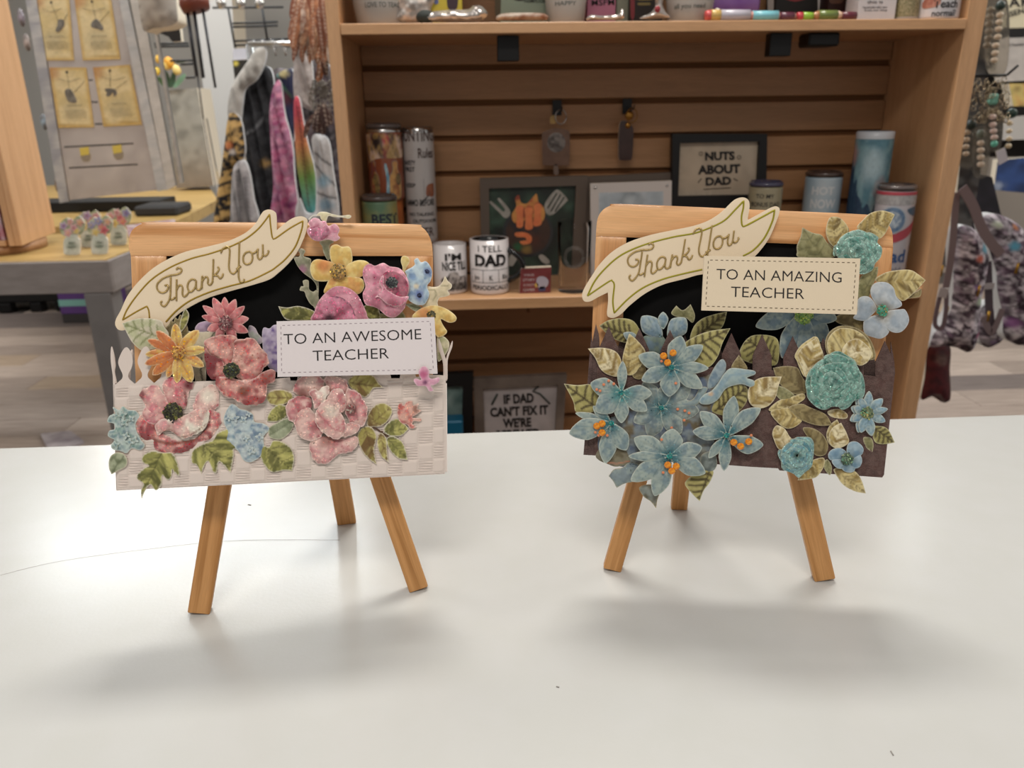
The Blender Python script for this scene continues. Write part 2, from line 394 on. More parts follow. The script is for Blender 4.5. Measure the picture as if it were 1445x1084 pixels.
# ---- lettering
_TC = {}
def text2d(s, bold=0.0):
    k = (s, bold)
    if k in _TC: return _TC[k]
    cu = bpy.data.curves.new('t', 'FONT'); cu.body = s; cu.resolution_u = 3; cu.offset = bold; cu.size = 1
    o = bpy.data.objects.new('t', cu); COL.objects.link(o); dg = bpy.context.evaluated_depsgraph_get(); dg.update()
    me = bpy.data.meshes.new_from_object(o.evaluated_get(dg))
    V = np.array([v.co[:2] for v in me.vertices]) if len(me.vertices) else np.zeros((0, 2)); F = [list(p.vertices) for p in me.polygons]
    bpy.data.objects.remove(o); bpy.data.curves.remove(cu); bpy.data.meshes.remove(me)
    if len(V):
        V[:, 0] -= V[:, 0].min(); V[:, 0] /= V[:, 0].max()+1e-9; V[:, 1] /= 0.73
    _TC[k] = (V, F); return V, F
def text_px(lines, plane, off, bold=0.0):
    """lines: (string, (xL, yL), (xR, yR), cap px): baseline ends in photo px -> world mesh"""
    V = []; F = []
    for s, L, R_, cap in lines:
        v, f = text2d(s, bold); L = np.array(L, float); R_ = np.array(R_, float); d = (R_-L)/np.linalg.norm(R_-L); up = np.array([d[1], -d[0]])
        p = L+v[:, :1]*(R_-L)+v[:, 1:]*up*cap; b = sum(len(x) for x in V); V.append(plane.P(p, off)); F += [[i+b for i in q] for q in f]
    return np.concatenate(V), F
def text_cyl(lines, c, r, off=0.0006, bold=0.02):
    """lines: (string, centre angle deg, width deg, z baseline, cap m); angle 0 faces the camera"""
    V = []; F = []; fa = math.atan2(CAM[1]-c[1], CAM[0]-c[0])
    for s, a, wd, z, cap in lines:
        v, f = text2d(s, bold); th = fa+np.radians(a+(v[:, 0]-.5)*wd); b = sum(len(x) for x in V); rr = (r(z) if callable(r) else r)+off
        V.append(np.stack([c[0]+rr*np.cos(th), c[1]+rr*np.sin(th), z+v[:, 1]*cap], 1)); F += [[i+b for i in q] for q in f]
    return np.concatenate(V), F
def cyl_patch(c, r, pts, off, ops=(), col='#fff', res=3.0, seed=0):
    """printed shape on a round wall: outline as (degrees from camera side, z in mm above the base)"""
    L = smooth_loop(pts, res); vs, fs = tri(L, res); dE = seg_dist(vs, L, True); C, G = paint(vs, dE, col, ops, F0, seed)
    fa = math.atan2(CAM[1]-c[1], CAM[0]-c[0]); th = fa+np.radians(vs[:, 0])
    rr = np.array([r(z) for z in c[2]+vs[:, 1]*1e-3]) if callable(r) else r
    V = np.stack([c[0]+(rr+off)*np.cos(th), c[1]+(rr+off)*np.sin(th), c[2]+vs[:, 1]*1e-3], 1)
    a, b, d = V[fs[0][0]], V[fs[0][1]], V[fs[0][2]]
    if np.cross(b-a, d-a) @ (a-np.array([c[0], c[1], a[2]])) < 0: fs = [f[::-1] for f in fs]
    return dict(V=V, F=[list(f) for f in fs], mi=[0]*len(fs), sm=[True]*len(fs), C=C, G=G)
INK = mat('black_ink', '#1b1718', 0.55)
PRINT = paper_mat('printed_surface', 0.45, 0.0, glit=False)
CARDP = paper_mat('printed_card', 0.7, 0.2, glit=False)
# ================================================================== the two easel cards
PINE = grain_mat('pine_wood', '#eab681', '#c98d54', 0.42, 0.1, across=120, along=5)
PINE2 = grain_mat('pine_wood_legs', '#c8935a', '#aa763e', 0.5, 0.05, across=240, along=7)
BOARDBLK = mat('chalkboard_black', '#050505', 0.85, noise='#080808', nscale=300, spec=.25)
PAPER = paper_mat('glitter_print_card'); CORE = mat('card_core', '#d9cdb8', 0.8)
WCORE = mat('white_card_core', '#efe6e0', 0.8); BCORE = mat('brown_card_core', '#4b3530', 0.8)
GOLD = mat('gold_foil', '#b9a06a', 0.34, 0.8, bump=.3, bscale=3000)
OLIVE = mat('olive_gold_ink', '#a3852a', 0.45, 0.35)
GEM = mat('amber_gem', '#ffae1c', 0.1, 0.1, coat=1.0, noise='#d9780a', nscale=900)
DOT = mat('coral_enamel_dot', '#dd8a63', 0.35)
PINKDOT = mat('pink_enamel_dot', '#c9557f', 0.35)

def bframe(yaw, lean, rho):
    yaw, lean, rho = map(math.radians, (yaw, lean, rho))
    u = np.array([math.cos(yaw), math.sin(yaw), 0]); n0 = np.array([-math.sin(yaw), math.cos(yaw), 0])
    w_ = np.array([0, 0, math.cos(lean)])+n0*math.sin(lean)
    u2 = u*math.cos(rho)+w_*math.sin(rho); w2 = -u*math.sin(rho)+w_*math.cos(rho)
    n = np.cross(u2, w2); n *= -np.sign(n @ FW); return u2, w2, n
class Board(Plane):
    def __init__(s, f1, f2, yaw, lean, rho):
        s.u, s.w, n = bframe(yaw, lean, rho); mid = (on_z(*f1, CT)+on_z(*f2, CT))/2
        s.foot = mid; super().__init__(mid+n*0.010, n)
BA = Board((278, 870), (590, 837), 8, 14.5, -2.7)
BB = Board((866, 809), (1166, 823), -8.7, 11, -2.5)

def wood(name, B, loop, lev, thick, mats, parent, ax=0, step=1.5, seed=0):
    L = smooth_loop(loop, step); a = diecut(B, L, lev, thick, res=6, relief=lambda P, d: -0.7*np.exp(-d/1.0))
    R_ = a['V']-B.o; lc = np.stack([R_ @ B.u, R_ @ B.w, R_ @ B.n], 1)
    if ax: lc = lc[:, [1, 0, 2]]
    return emit(name, a['V'], a['F'], mats, parent, smooth=a['sm'], lc=lc+seed*.37)

def leg(name, parent, foot, top, wd, th, B, yaxis=None):
    """squared leg from its foot point (on the counter) to a hinge point"""
    d = top-foot; L = np.linalg.norm(d); d /= L; n = B.n-(B.n @ d)*d; n /= np.linalg.norm(n); s = np.cross(d, n)
    low = min((foot+s*a*wd/2+n*b*th/2)[2] for a in (-1, 1) for b in (-1, 1))-CT
    c = (foot+top)/2
    m_ = MB(); m_.obox(c, [d, s, n], (L/2, wd/2, th/2), ax=0, bev=.0006)
    V = np.array(m_.V)
    # the foot is sawn so that it stands flat
    V[:, 2] = np.maximum(V[:, 2], CT+0.0002); m_.V = V.tolist()
    m_.lc = [[x+wd*9, y, z] for x, y, z in m_.lc]
    return m_.build(name, PINE2, parent)

# ---- outlines
def petal(fr, b, t, w_, kind='o', bend=0.0, n=13, jag=0.0, seed=0):
    b = np.array(fr(b)[:2]); t = np.array(fr(t)[:2]); w_ = w_/fr.z/2; d = t-b; L = np.linalg.norm(d); d /= L; s = np.array([-d[1], d[0]])
    prof = {'o': lambda x: (math.sin(math.pi*min(1, x**.8*1.0))**.62)*(.42+.58*min(1, x*1.6)),
            'p': lambda x: max(0, (x**.62)*((1-x)**.62))*1.55,
            'r': lambda x: (.38+.62*min(1, x*1.5))*math.sqrt(max(0, 1-max(0, (x-.62)/.38)**2.2)),
            'l': lambda x: max(0, (x**.5)*((1-x)**.75))*1.72}[kind]
    rnd = random.Random(seed); up = []; dn = []
    for i in range(n+1):
        x = i/n; h = prof(x)*w_; c = b+d*L*x+s*(bend/fr.z)*math.sin(math.pi*x*.9)
        up.append(c+s*h*(1+jag*rnd.uniform(-1, 1))); dn.append(c-s*h*(1+jag*rnd.uniform(-1, 1)))
    if kind in 'pl': pts = [tuple(p) for p in up[:-1]]+[(*up[-1], 1)]+[tuple(p) for p in dn[1:-1][::-1]]
    else: pts = [tuple(p) for p in up]+[tuple(p) for p in dn[1:-1][::-1]]
    return smooth_loop(pts, 1.6)
def loopf(fr, pts, step=1.6): return smooth_loop([fr(p) for p in pts], step)
def veins(b, t, dark, n=6, wd=5, spread=60, light=None, amt=.85, bend=0):
    b = np.array(b, float); t = np.array(t, float); d = t-b; L = np.linalg.norm(d); d /= L; s = np.array([-d[1], d[0]]); ops = []
    for i in range(n):
        x = .12+.76*i/max(1, n-1); c = b+d*L*x; k = spread*(1-.55*abs(x-.4)*2)
        for sg in (-1, 1):
            if light: ops.append(('l', [tuple(c+s*sg*4+d*8), tuple(c+d*L*.1+s*sg*k*.5), tuple(c+d*L*.17+s*sg*k)], wd*1.5, light, amt*.7))
            ops.append(('l', [tuple(c+s*sg*3), tuple(c+d*L*.1+s*sg*k*.55), tuple(c+d*L*.15+s*sg*k)], wd, dark, amt))
    ops.append(('l', [tuple(b), tuple(t)], wd*.8, dark, amt)); return ops
SEED = [1]
def sd(): SEED[0] += 1; return SEED[0]

# ---- styles: (colour, ops)
def st_leaf(kind, b, t, fr=None, spread=60, n=6):
    if kind == 'gold': return '#ad9346', [('s', '#6f5820', 6, .9, b, t), ('s', '#dbc883', 5, .8, b, t)]+veins(b, t, '#6f5a26', 5, 5, spread, '#d9c78c', .6)+[('e', 1.2, '#dccf9f', .8)]
    if kind == 'goldlight': return '#b99f52', [('s', '#86692a', 6, .85, b, t), ('s', '#ecdfb2', 5, .85, b, t)]+veins(b, t, '#8a7334', 4, 4, spread, '#efe2b8', .5)+[('e', 1.2, '#e8dcb4', .7)]
    if kind == 'stripe': return '#a39a4e', [('n', '#b9ad62', 8, .6)]+veins(b, t, '#4b3f1d', n, 9, spread, None, .95)+[('e', 1.2, '#c9c48e', .8)]
    if kind == 'brown': return '#85733f', [('s', '#5a4924', 8, .85, b, t), ('s', '#a3925c', 6, .55, b, t)]+veins(b, t, '#54441f', 5, 5, spread, None, .5)+[('e', 1.1, '#b7a87b', .7)]
    if kind == 'olive': return '#8f8a55', [('n', '#6c6b3d', 9, .7), ('n', '#aaa673', 7, .5)]+veins(b, t, '#50502a', 4, 5, spread, None, .4)+[('e', 1.1, '#c5bf98', .7)]
    if kind == 'green': return '#8c8b38', [('s', '#c6c05e', 7, .8, b, t), ('s', '#54551c', 6, .85, b, t)]+veins(b, t, '#4c4a18', 4, 5, spread, '#cdc668', .6)+[('e', 1.2, '#e6dfc8', .8)]
    if kind == 'rust': return '#a0943c', [('s', '#cdc266', 7, .7, b, t), ('s', '#6f4c1e', 7, .9, b, t)]+veins(b, t, '#6a4a1c', 3, 6, spread, '#d2c76c', .6)+[('e', 1.2, '#e6dcc0', .8)]
    if kind == 'sage': return '#8a9470', [('n', '#6a7450', 9, .7), ('n', '#b3ba98', 7, .6)]+[('e', 1.3, '#d8d2b6', .8), ('l', [b, t], 6, '#5f6844', .6)]
    if kind == 'pale': return '#cfc7aa', [('n', '#b9bd8c', 12, .8)]+veins(b, t, '#7b8347', 5, 7, spread, None, .8)+[('e', 1.3, '#e9e0cb', .8)]
def leaf(parent, B, fr, lev, pts, kind, b, t, name='leaf', spread=None, dome=.5, label=None, n=6, fold=.45, thick=.4):
    if spread is None:
        q = np.array([p[:2] for p in pts], float); d = np.array(t, float)-np.array(b); d /= np.linalg.norm(d); spread = np.abs((q-np.array(b)) @ np.array([-d[1], d[0]])).max()*.9
    col, ops = st_leaf(kind, b, t, fr, spread, n)
    a = diecut(B, loopf(fr, pts), lev, thick, dome, 3.5, ops, col, fr, grooves=[([b, t], 9, fold)], seed=sd())
    return put(name, a, [PAPER, CORE], parent, label=label)

def centre(B, fr, x, y, r, lev, col, n=26, h=1.4, cols=('#2c2a22', '#5a5236'), gl=.5, name='flower_centre', parent=None, label=None, size=1.0):
    """raised mound of tiny stamens, joined"""
    P0 = np.array(fr((x, y))); r = r/fr.z; rnd = random.Random(sd()); mpx = .00040
    ang = np.linspace(0, 2*math.pi, 20, endpoint=False)
    L = smooth_loop([tuple(P0+r*(.8+.2*rnd.random())*np.array([math.cos(t), math.sin(t)])) for t in ang], 1.5)
    a = diecut(B, L, lev, .3, h, r*.7, [('n', cols[1], 3, .8), ('n', cols[0], 2.2, .8), ('G', gl)], col, F0, res=1.4, seed=sd())
    arr = [a]; m_ = MB()
    for i in range(n):
        t = rnd.uniform(0, 6.28); q = r*math.sqrt(rnd.random())*.95; p = P0+q*np.array([math.cos(t), math.sin(t)])
        c = B.P([p], (lev+h*.8)*1e-3)[0]; m_.sphere(c, mpx*rnd.uniform(.7, 1.3)*size, 4, col=rnd.choice(cols+(col,)))
    V = np.array(m_.V); arr.append(dict(V=V, F=m_.F, mi=[0]*len(m_.F), sm=[True]*len(m_.F), C=np.array(m_.c), G=np.zeros(len(V))+gl*.6))
    return put(name, arr, [PAPER, CORE], parent, label=label)

def gems(parent, B, fr, lev, pts, r=19, name='gem', M=None, flat=.55):
    for x, y in pts:
        p = fr((x, y)); c = B.P([p], lev*1e-3)[0]; rr = r/fr.z*mpp(c)
        m_ = MB(); prof = [(rr, 0), (rr, rr*.25), (rr*.72, rr*flat), (rr*.3, rr*flat*1.05), (0.00001, rr*flat*1.05)]
        m_.lathe(c, prof, 10, axis=B.n); m_.sm = [False]*len(m_.sm); m_.build(name, M or GEM, parent)
def dots(parent, B, fr, lev, pts, r=8, M=None):
    for x, y in pts:
        c = B.P([fr((x, y))], lev*1e-3)[0]; rr = r/fr.z*mpp(c); m_ = MB(); m_.lathe(c, [(rr, 0), (rr*.85, rr*.4), (rr*.4, rr*.6), (1e-5, rr*.65)], 10, axis=B.n)
        m_.build('enamel_dot', M or DOT, parent)

def bluecol(cx, cy, tx, ty, R_, deep='#3a6f78', base='#8b9f9e', mid='#6c8793'):
    d = np.array([tx-cx, ty-cy], float); L = np.linalg.norm(d); d /= L; s = np.array([-d[1], d[0]]); c = np.array([cx, cy])
    ops = [('n', mid, 10, .8), ('n', '#a5b3a8', 7, .55)]
    for k in (-.28, -.1, .12, .3): ops.append(('l', [tuple(c+d*L*.15), tuple(c+d*L*.55+s*L*k*.6), tuple(c+d*L*.8+s*L*k)], 3.2, '#5c7c86', .6))
    ops += [('r', cx, cy, R_*.55, deep, .95), ('Gr', cx, cy, R_*.62, .34), ('e', 1.2, '#c3cdbf', .75)]
    return base, ops
def blue_flower(parent, B, fr, c, petals, lev, r=16, gem=(), dot=(), label=None, deep='#2f6a74', base='#8fa19c', mid='#6e8791', ccol='#2a7f7d', R_=None):
    cx, cy = c; R_ = R_ or 150
    f = centre(B, fr, cx, cy, r, lev+1.6, ccol, 14, 1.0, ('#2a6f78', '#49a394'), .55, 'flower', parent, label, .8)
    for i, p in enumerate(petals):
        b, t, w_ = p[0], p[1], p[2]; k = p[3] if len(p) > 3 else 'o'; bend = p[4] if len(p) > 4 else 0
        bb = (cx+(b[0] if b else 0), cy+(b[1] if b else 0))
        col, ops = bluecol(cx, cy, t[0], t[1], R_, deep, base, mid)
        L = petal(fr, bb, t, w_*1.14, k, bend)
        a = diecut(B, L, lev+.35*(i % 3), .4, .8, 4.5, ops, col, fr, seed=sd(), grooves=[([bb, t], 9, .55)])
        put('petal', a, [PAPER, CORE], f)
    gems(f, B, fr, lev+2.2, gem); dots(f, B, fr, lev+1.6, dot)
    return f

# ---- script lettering 'Thank You' and the banner
THANK = [[(500, 668), (520, 662), (528, 682), (512, 710), (485, 722), (456, 712), (440, 680), (450, 645), (490, 610), (540, 590), (590, 582), (622, 567), (630, 548), (620, 534), (600, 531), (590, 545)],
 [(546, 600), (545, 680), (541, 755), (522, 800), (497, 826), (476, 815), (470, 798), (480, 784)], [(592, 618), (590, 700), (590, 783)], [(545, 775), (565, 770), (580, 755)],
 [(592, 700), (608, 668), (626, 664), (637, 685), (636, 735), (650, 752), (672, 735), (684, 715)],
 [(737, 625), (708, 618), (682, 643), (675, 680), (690, 714), (715, 706), (736, 672), (740, 628), (742, 688), (760, 700), (780, 680), (787, 592), (785, 690)],
 [(786, 640), (805, 606), (824, 600), (833, 620), (830, 650), (846, 662), (864, 642), (868, 600)], [(873, 465), (870, 560), (866, 642)],
 [(868, 596), (903, 566), (916, 538), (905, 523)], [(880, 588), (905, 592), (922, 612), (942, 596), (946, 574)],
 [(930, 418), (944, 386), (975, 370), (996, 388), (996, 440), (991, 520), (1002, 562), (1025, 576), (1050, 555), (1068, 520)],
 [(1071, 335), (1069, 430), (1067, 520), (1066, 600), (1080, 640), (1103, 636), (1108, 616)], [(1048, 541), (1085, 518)],
 [(1152, 406), (1120, 415), (1101, 450), (1106, 492), (1132, 505), (1160, 490), (1172, 455), (1165, 418), (1150, 405), (1168, 420), (1190, 414), (1208, 396)],
 [(1214, 383), (1211, 440), (1223, 466), (1244, 452), (1251, 420), (1250, 352)], [(1250, 420), (1262, 441), (1284, 430), (1296, 405), (1290, 397)]]
def strokes(B, lev, strk, fr, wpx, M, parent, name, xf=None, flat=.6):
    m_ = MB()
    for s in strk:
        s = [fr(p) if not (len(p) == 2 and isinstance(p[0], Fr)) else p[0](p[1]) for p in s]
        if xf is not None: s = [tuple(xf @ np.array([p[0], p[1], 1.])) for p in s]
        L = smooth_loop(s, 1.8, closed=False); W_ = B.P(L, lev*1e-3); m_.tube(W_, wpx*mpp(W_[0])/2, 6)
    return m_.build(name, M, parent)
def banner(parent, B, lev, outline, gold, xf, ink):
    L = smooth_loop(outline, 1.5)
    b = put('banner', diecut(B, L, lev, 1.2, .35, 3, [('clean',)], '#f0dab6', F0, res=4), [CARDP, CORE], parent, label='cream die-cut ribbon banner with gold lettering')
    m_ = MB()
    for g in gold:
        L = smooth_loop(g, 1.8, closed=False); W_ = B.P(L, (lev+.3)*1e-3); m_.tube(W_, 1.35*mpp(W_[0]), 6)
    m_.build('border_line', ink, b)
    strokes(B, lev+.75, THANK, F1, 2.5, GOLD, b, 'gold_lettering', xf)
    return b
def label_card(parent, B, lev, corners, lines, col, stitch, core, ins=6.0):
    C4 = np.array(corners, float); L = smooth_loop([(*p, 1) for p in C4], 3)
    b = put('label_card', diecut(B, L, lev, 1.3, .12, 2, [('clean',)], col, F0, res=8), [CARDP, core], parent)
    V, F = text_px(lines, B, (lev+.22)*1e-3, -0.006); V = V.copy(); emit('printed_lettering', V, F, INK, b)
    # punched stitch line
    c = C4.mean(0); m_ = MB(); I = C4+np.sign(c-C4)*ins
    for i in range(4):
        a, e = I[i], I[(i+1) % 4]; Ln = np.linalg.norm(e-a); k = int(Ln/7.2)
        for j in range(k):
            p, q = a+(e-a)*(j+.3)/k, a+(e-a)*(j+.8)/k
            W_ = B.P([p, q], (lev+.12)*1e-3); d = W_[1]-W_[0]; l = np.linalg.norm(d); d /= l; s = np.cross(d, B.n)
            m_.obox(W_.mean(0), [d, s, B.n], (l/2, .00018, .00006))
    m_.build('stitch_line', mat('stitch_'+stitch[1:], stitch, .9), b)
    return b

F1 = Fr(140, 280, 5.419); F2 = Fr(380, 280, 5.161); F3 = Fr(140, 430, 3.873); F4 = Fr(370, 430, 4.014)
F5 = Fr(800, 270, 5.162); F6 = Fr(1040, 270, 4.714); F7 = Fr(790, 430, 3.739); F8 = Fr(1030, 450, 4.169)

def petalshape(parent, B, fr, lev, pts, col, ops, name='petal', dome=.7, dw=4.5, grooves=(), thick=.4, label=None, relief=None, res=2.2, jag=0.0):
    L = loopf(fr, pts); c = L.mean(0)
    if jag: d_ = L-c; d_ /= np.linalg.norm(d_, axis=1)[:, None]+1e-9; L = L+d_*((vnoise(L, 4.2, lev*3)-.5)*2*jag)[:, None]
    a = diecut(B, L, lev, thick, dome, dw, ops, col, fr, res=res, grooves=grooves, seed=sd(), relief=relief)
    return put(name, a, [PAPER, CORE], parent, label=label)
def ripple(fr, cx, cy, n, amp, r0=0, ph=0):
    x, y = fr((cx, cy))
    return lambda P, d: amp*np.sin(np.arctan2(P[:, 1]-y, P[:, 0]-x)*n+ph+np.hypot(P[:, 0]-x, P[:, 1]-y)*.05)*np.clip(np.hypot(P[:, 0]-x, P[:, 1]-y)/12-r0, 0, 1)*np.clip(d/2, .3, 1)
# ================================================================== the shop
YF, YB = 1.407, 1.64
MAPLE = grain_mat('maple_laminate', '#cfa176', '#c4966b', 0.42, 0.15, across=60, along=3)
MAPLE_D = grain_mat('maple_shaded', '#a57a54', '#99704b', 0.5, 0.0, across=60, along=3)  # same maple, colour darkened for the shade on the slats
DARK = mat('groove_shadow_board', '#6b4526', 0.9)
BLACK = mat('black_plastic', '#0e0d0e', 0.5); BLKMET = mat('black_metal', '#141314', 0.45, 0.3)
CHROME = mat('chrome', '#c9c8c6', 0.22, 1.0); STEEL = mat('brushed_steel', '#a9a5a2', 0.32, 0.9)
GREYP = mat('grey_painted_wood', '#8b837f', 0.55, noise='#7f7773', nscale=14, stretch=(1, 1, 4))
GREYD = mat('grey_painted_leg', '#75716f', 0.55, noise='#6c6866', nscale=14)
YWOOD = grain_mat('yellow_table_wood', '#b4945a', '#a28249', 0.4, .1, across=20, along=2)
CLEAR = mat('clear_glass', '#ffffff', 0.02, trans=1.0, ior=1.06, spec=1.0); CLEARP = mat('clear_plastic', '#f4f2f0', 0.12, trans=1.0, ior=1.2)
WHITEC = mat('white_ceramic', '#dcd6d4', 0.25, coat=.4)

# floor of vinyl planks
PLK = [mat('floor_plank_tone_%s' % n, c, 0.42, noise=d, nscale=5, stretch=(1.2, 14, 1)) for n, c, d in (('pale', '#b7a79b', '#9c8c80'), ('mid', '#a39388', '#887a70'), ('warm', '#b09b87', '#958370'), ('dark', '#7b706b', '#655b57'))]
fb = MB(); fb.box((-6, -2, -.05), (7, 9, -.0035)); floor = struct(fb.build('floor', mat('floor_base', '#4a433f', .9)))
rnd = random.Random(4); ph = 2.30
for r in range(24):
    y0 = ph+.19*r; off = rnd.choice((0, .42, .84, .2, .63))
    for k in range(-3, 3):
        x0 = k*1.24+off
        if y0 > 6.6 or abs(x0+.6) > 3.6: continue
        p = MB(); p.box((x0+.0015, y0+.0015, -.0034), (x0+1.2385, y0+.1885, 0), bev=.0008); p.build('plank', rnd.choice((PLK[0], PLK[1], PLK[1], PLK[2], PLK[0], PLK[3])), floor)
for nm, a, b, c in (('wall_back', (-6, 6.6, 0), (7, 6.75, 3.1), '#8f8c87'), ('wall_left', (-3.75, 2.0, 0), (-3.6, 6.6, 3.1), '#8c8883'), ('wall_right', (4.3, 2.0, 0), (4.45, 6.6, 3.1), '#9c938a')):
    w_ = MB(); w_.box(a, b); struct(w_.build(nm, mat(nm+'_paint', c, .8, noise=c, nscale=3)))

# counter
m_ = MB(); m_.box((-1.1, .02, CT-.03), (1.3, .5915, CT), bev=.0015)
CM = mat('white_laminate', '#bcbdbb', 0.2, noise='#babbb8', nscale=40, bump=.035, bscale=520)
cb = MB(); cb.box((-1.07, .05, .0), (1.27, .56, CT-.031))
ct = thing('counter', 'white laminate counter top that both easel cards stand on', 'counter', (0, .3, 0)); ct_top = m_.build('worktop', CM, ct); cb.build('cabinet_front', mat('counter_base', '#6f5a48', .6), ct)
hr = MB(); L = smooth_loop([(0, 812), (80, 793), (200, 776), (330, 763), (480, 762)], 8, False); hr.tube([on_z(x, y, CT+.0003) for x, y in L], .00007, 5)
tag(hr.build('hair', mat('dark_hair', '#8a837d', .6)), 'fine dark hair lying on the counter left of and under the left easel', 'hair')
for i, (x, y, l) in enumerate(((785, 969, 4), (1257, 1060, 6), (350, 712, 4))):
    s_ = MB(); a = on_z(x, y, CT+.0002); b_ = on_z(x+l*.6, y+l, CT+.0002) if i == 1 else on_z(x+l, y+1, CT+.0002); s_.tube([a, (a+b_)/2, b_], .0003, 5); s_.build('scuff_mark', mat('grey_scuff', '#8f8b86', .8), ct)

# ------------------------------------------------------------------ slat-wall display unit
XL, XR = -.2065, .854
unit = thing('display_shelf_unit', 'tall maple slat-wall shelf unit behind the counter', 'shelf unit', ((XL+XR)/2, YF+.13, 0))
def zb_(y, x=640): return on_y(x, y, YB)[2]
s2t = .8442; s2b = on_y(640, 437.5, YF)[2]; s1b, s1t = 1.2937, 1.3105
for x0, x1 in ((-.2285, XL), (XR, .886)):
    p = MB(); p.box((x0, YF, 0), (x1, YB+.03, 2.0), ax=2, bev=.001); p.build('side_panel', MAPLE, unit)
for zt, zb in ((s1t, s1b), (s2t, s2b), (.40, .38), (1.72, 1.70)):
    p = MB(); p.box((XL+.0005, YF-.002, zb), (XR-.0005, YB-.001, zt), ax=0, bev=.001); p.build('shelf', MAPLE, unit)
p = MB(); p.box((XL, YB+.0092, .02), (XR, YB+.028, 1.98)); p.build('back_board', DARK, unit)
gz = [zb_(y) for y in (95.5, 145.5, 195.5, 245.5, 295, 345.5)]; lo = [zb_(470), zb_(511)]
mid = list(np.linspace(gz[-1], lo[0], 4)[1:-1]); gz = [gz[0]+.068*i for i in range(9, 0, -1)]+gz+mid+lo+[lo[-1]-.068*i for i in range(1, 8)]
for a, b in zip(gz[:-1], gz[1:]):
    if b < .03: break
    p = MB(); p.box((XL+.0008, YB, b+.0052), (XR-.0008, YB+.009, a-.0052), ax=0, bev=.0015); p.build('slat', MAPLE_D, unit)
for x, ya, yb, wd in ((717, 48, 86, 31), (1104, 42, 79, 31)):
    a, b = on_y(x, ya, YB-.012), on_y(x, yb, YB-.012); h = wd*mpp(a)/2; a, b = on_y(x, ya, YF+.03), on_y(x, yb, YF+.03); h = wd*mpp(a)/2; p = MB(); p.box((a[0]-h, YF+.03, b[2]), (a[0]+h, YF+.055, s1b-.0005), bev=.001); p.build('shelf_bracket', BLKMET, unit)
p = MB(); a = on_y(1148, 45, YF+.1); p.box((a[0]-.035, YF+.031, s1b-.022), (a[0]+.02, YF+.08, s1b-.0005), bev=.003); p.sphere(on_y(1160, 50, YF+.09), .012, 6, sc=(1, 1, .8))
p.build('shelf_clip', BLACK, unit)
p = MB(); a = on_y(745, 440, YF+.03); p.box((a[0]-.003, YF+.02, s2b-.014), (a[0]+.003, YF+.03, s2b-.0005)); p.build('shelf_peg', DARK, unit)

# ------------------------------------------------------------------ helpers for goods
def flat(parent, name, plane, lev, pts, col, ops=(), fr=F0, thick=.25, res=5, dome=0, M=None, kind=None, label=None, sharp=False, dw=4):
    q = [fr(p) for p in pts]
    if sharp: q = [(*p[:2], 1) for p in q]
    a = diecut(plane, smooth_loop(q, min(res, 3)), lev, thick, dome, dw, ops, col, fr, res=res, seed=sd())
    return put(name, a, M or [PRINT, CORE], parent, kind=kind, label=label)
def oval(x, y, rx, ry, n=14, rot=0): return [(x+rx*math.cos(2*math.pi*i/n)*math.cos(rot)-ry*math.sin(2*math.pi*i/n)*math.sin(rot), y+rx*math.cos(2*math.pi*i/n)*math.sin(rot)+ry*math.sin(2*math.pi*i/n)*math.cos(rot)) for i in range(n)]
def frame_px(parent, name, plane, outer, inner, thick, M, lev=0.0):
    o = plane.P(outer, lev); i_ = plane.P(inner, lev); n = plane.n*thick
    V = np.concatenate([o, i_, o-n, i_-n]); F = []
    for k in range(4):
        j = (k+1) % 4; F += [[k, j, 4+j, 4+k], [8+j, 8+k, 12+k, 12+j], [k, 8+k, 8+j, j], [4+k, 4+j, 12+j, 12+k]]
    return emit(name, V, F, M, parent)
def vessel(name, label, cat, x, ytop, wpx, Y, zb, col, prof=None, lid=None, rim=None, group=None, parts=None, inner=None, handle=None, zt=None, mtl=None):
    P = on_y(x, ytop, Y); r = wpx/2*mpp(P); zt = P[2] if zt is None else zt; h = zt-zb; c = np.array([P[0], Y, zb])
    t = thing(name, label, cat, c, group); prof = prof or [(.90, 0), (.97, .015), (1, .05), (1, .98), (.985, 1)]
    rf = lambda z: r*float(np.interp((z-zb)/h, [p[1] for p in prof], [p[0] for p in prof]))
    b = MB(); pts = [(1e-4, 0)]+[(r*a, h*q) for a, q in prof]+[(r*.88, h*.995), (r*.86, h*.9), (r*.84, h*.08), (1e-4, h*.08)]
    b.lathe(c, pts, 36); k = len(pts)
    M = mtl or mat('cup_'+col[1:], col, .3, coat=.3)
    if inner: b.mi = [0]*(36*(len(prof)+1))+[1]*(len(b.F)-36*(len(prof)+1))
    b.build('body', [M, inner or M], t)
    if lid:
        l = MB(); l.lathe(c+[0, 0, h], [(1e-4, .001), (r*.9, .001), (r*1.02, .002), (r*1.02, .007), (r*.92, .011), (r*.88, .006), (r*.3, .006), (r*.28, .011), (1e-4, .011)], 32); l.build('lid', lid, t)
    if rim:
        l = MB(); l.lathe(c, [(r*1.005, h*.955), (r*1.01, h*.96), (r*1.01, h), (r*.9, h+.0015)], 32); l.build('rim', rim, t)
    return t, c, r, rf, h
def cyltext(t, c, rf, lines, M=INK, bold=.02, name='lettering'):
    V, F = text_cyl(lines, c, rf, bold=bold); return emit(name, V, F, M, t)
def cpatch(t, c, rf, pts, col, ops=(), off=.0004, name='print', res=4, seed=0):
    a = cyl_patch(c, rf, pts, off, ops, col, res=res, seed=seed or sd()); return put(name, a, [PRINT], t)
def rect(a0, a1, z0, z1): return [(a0, z0, 1), (a1, z0, 1), (a1, z1, 1), (a0, z1, 1)]
LIDM = mat('clear_grey_lid', '#6a5f5c', 0.15, coat=.5, trans=.35)
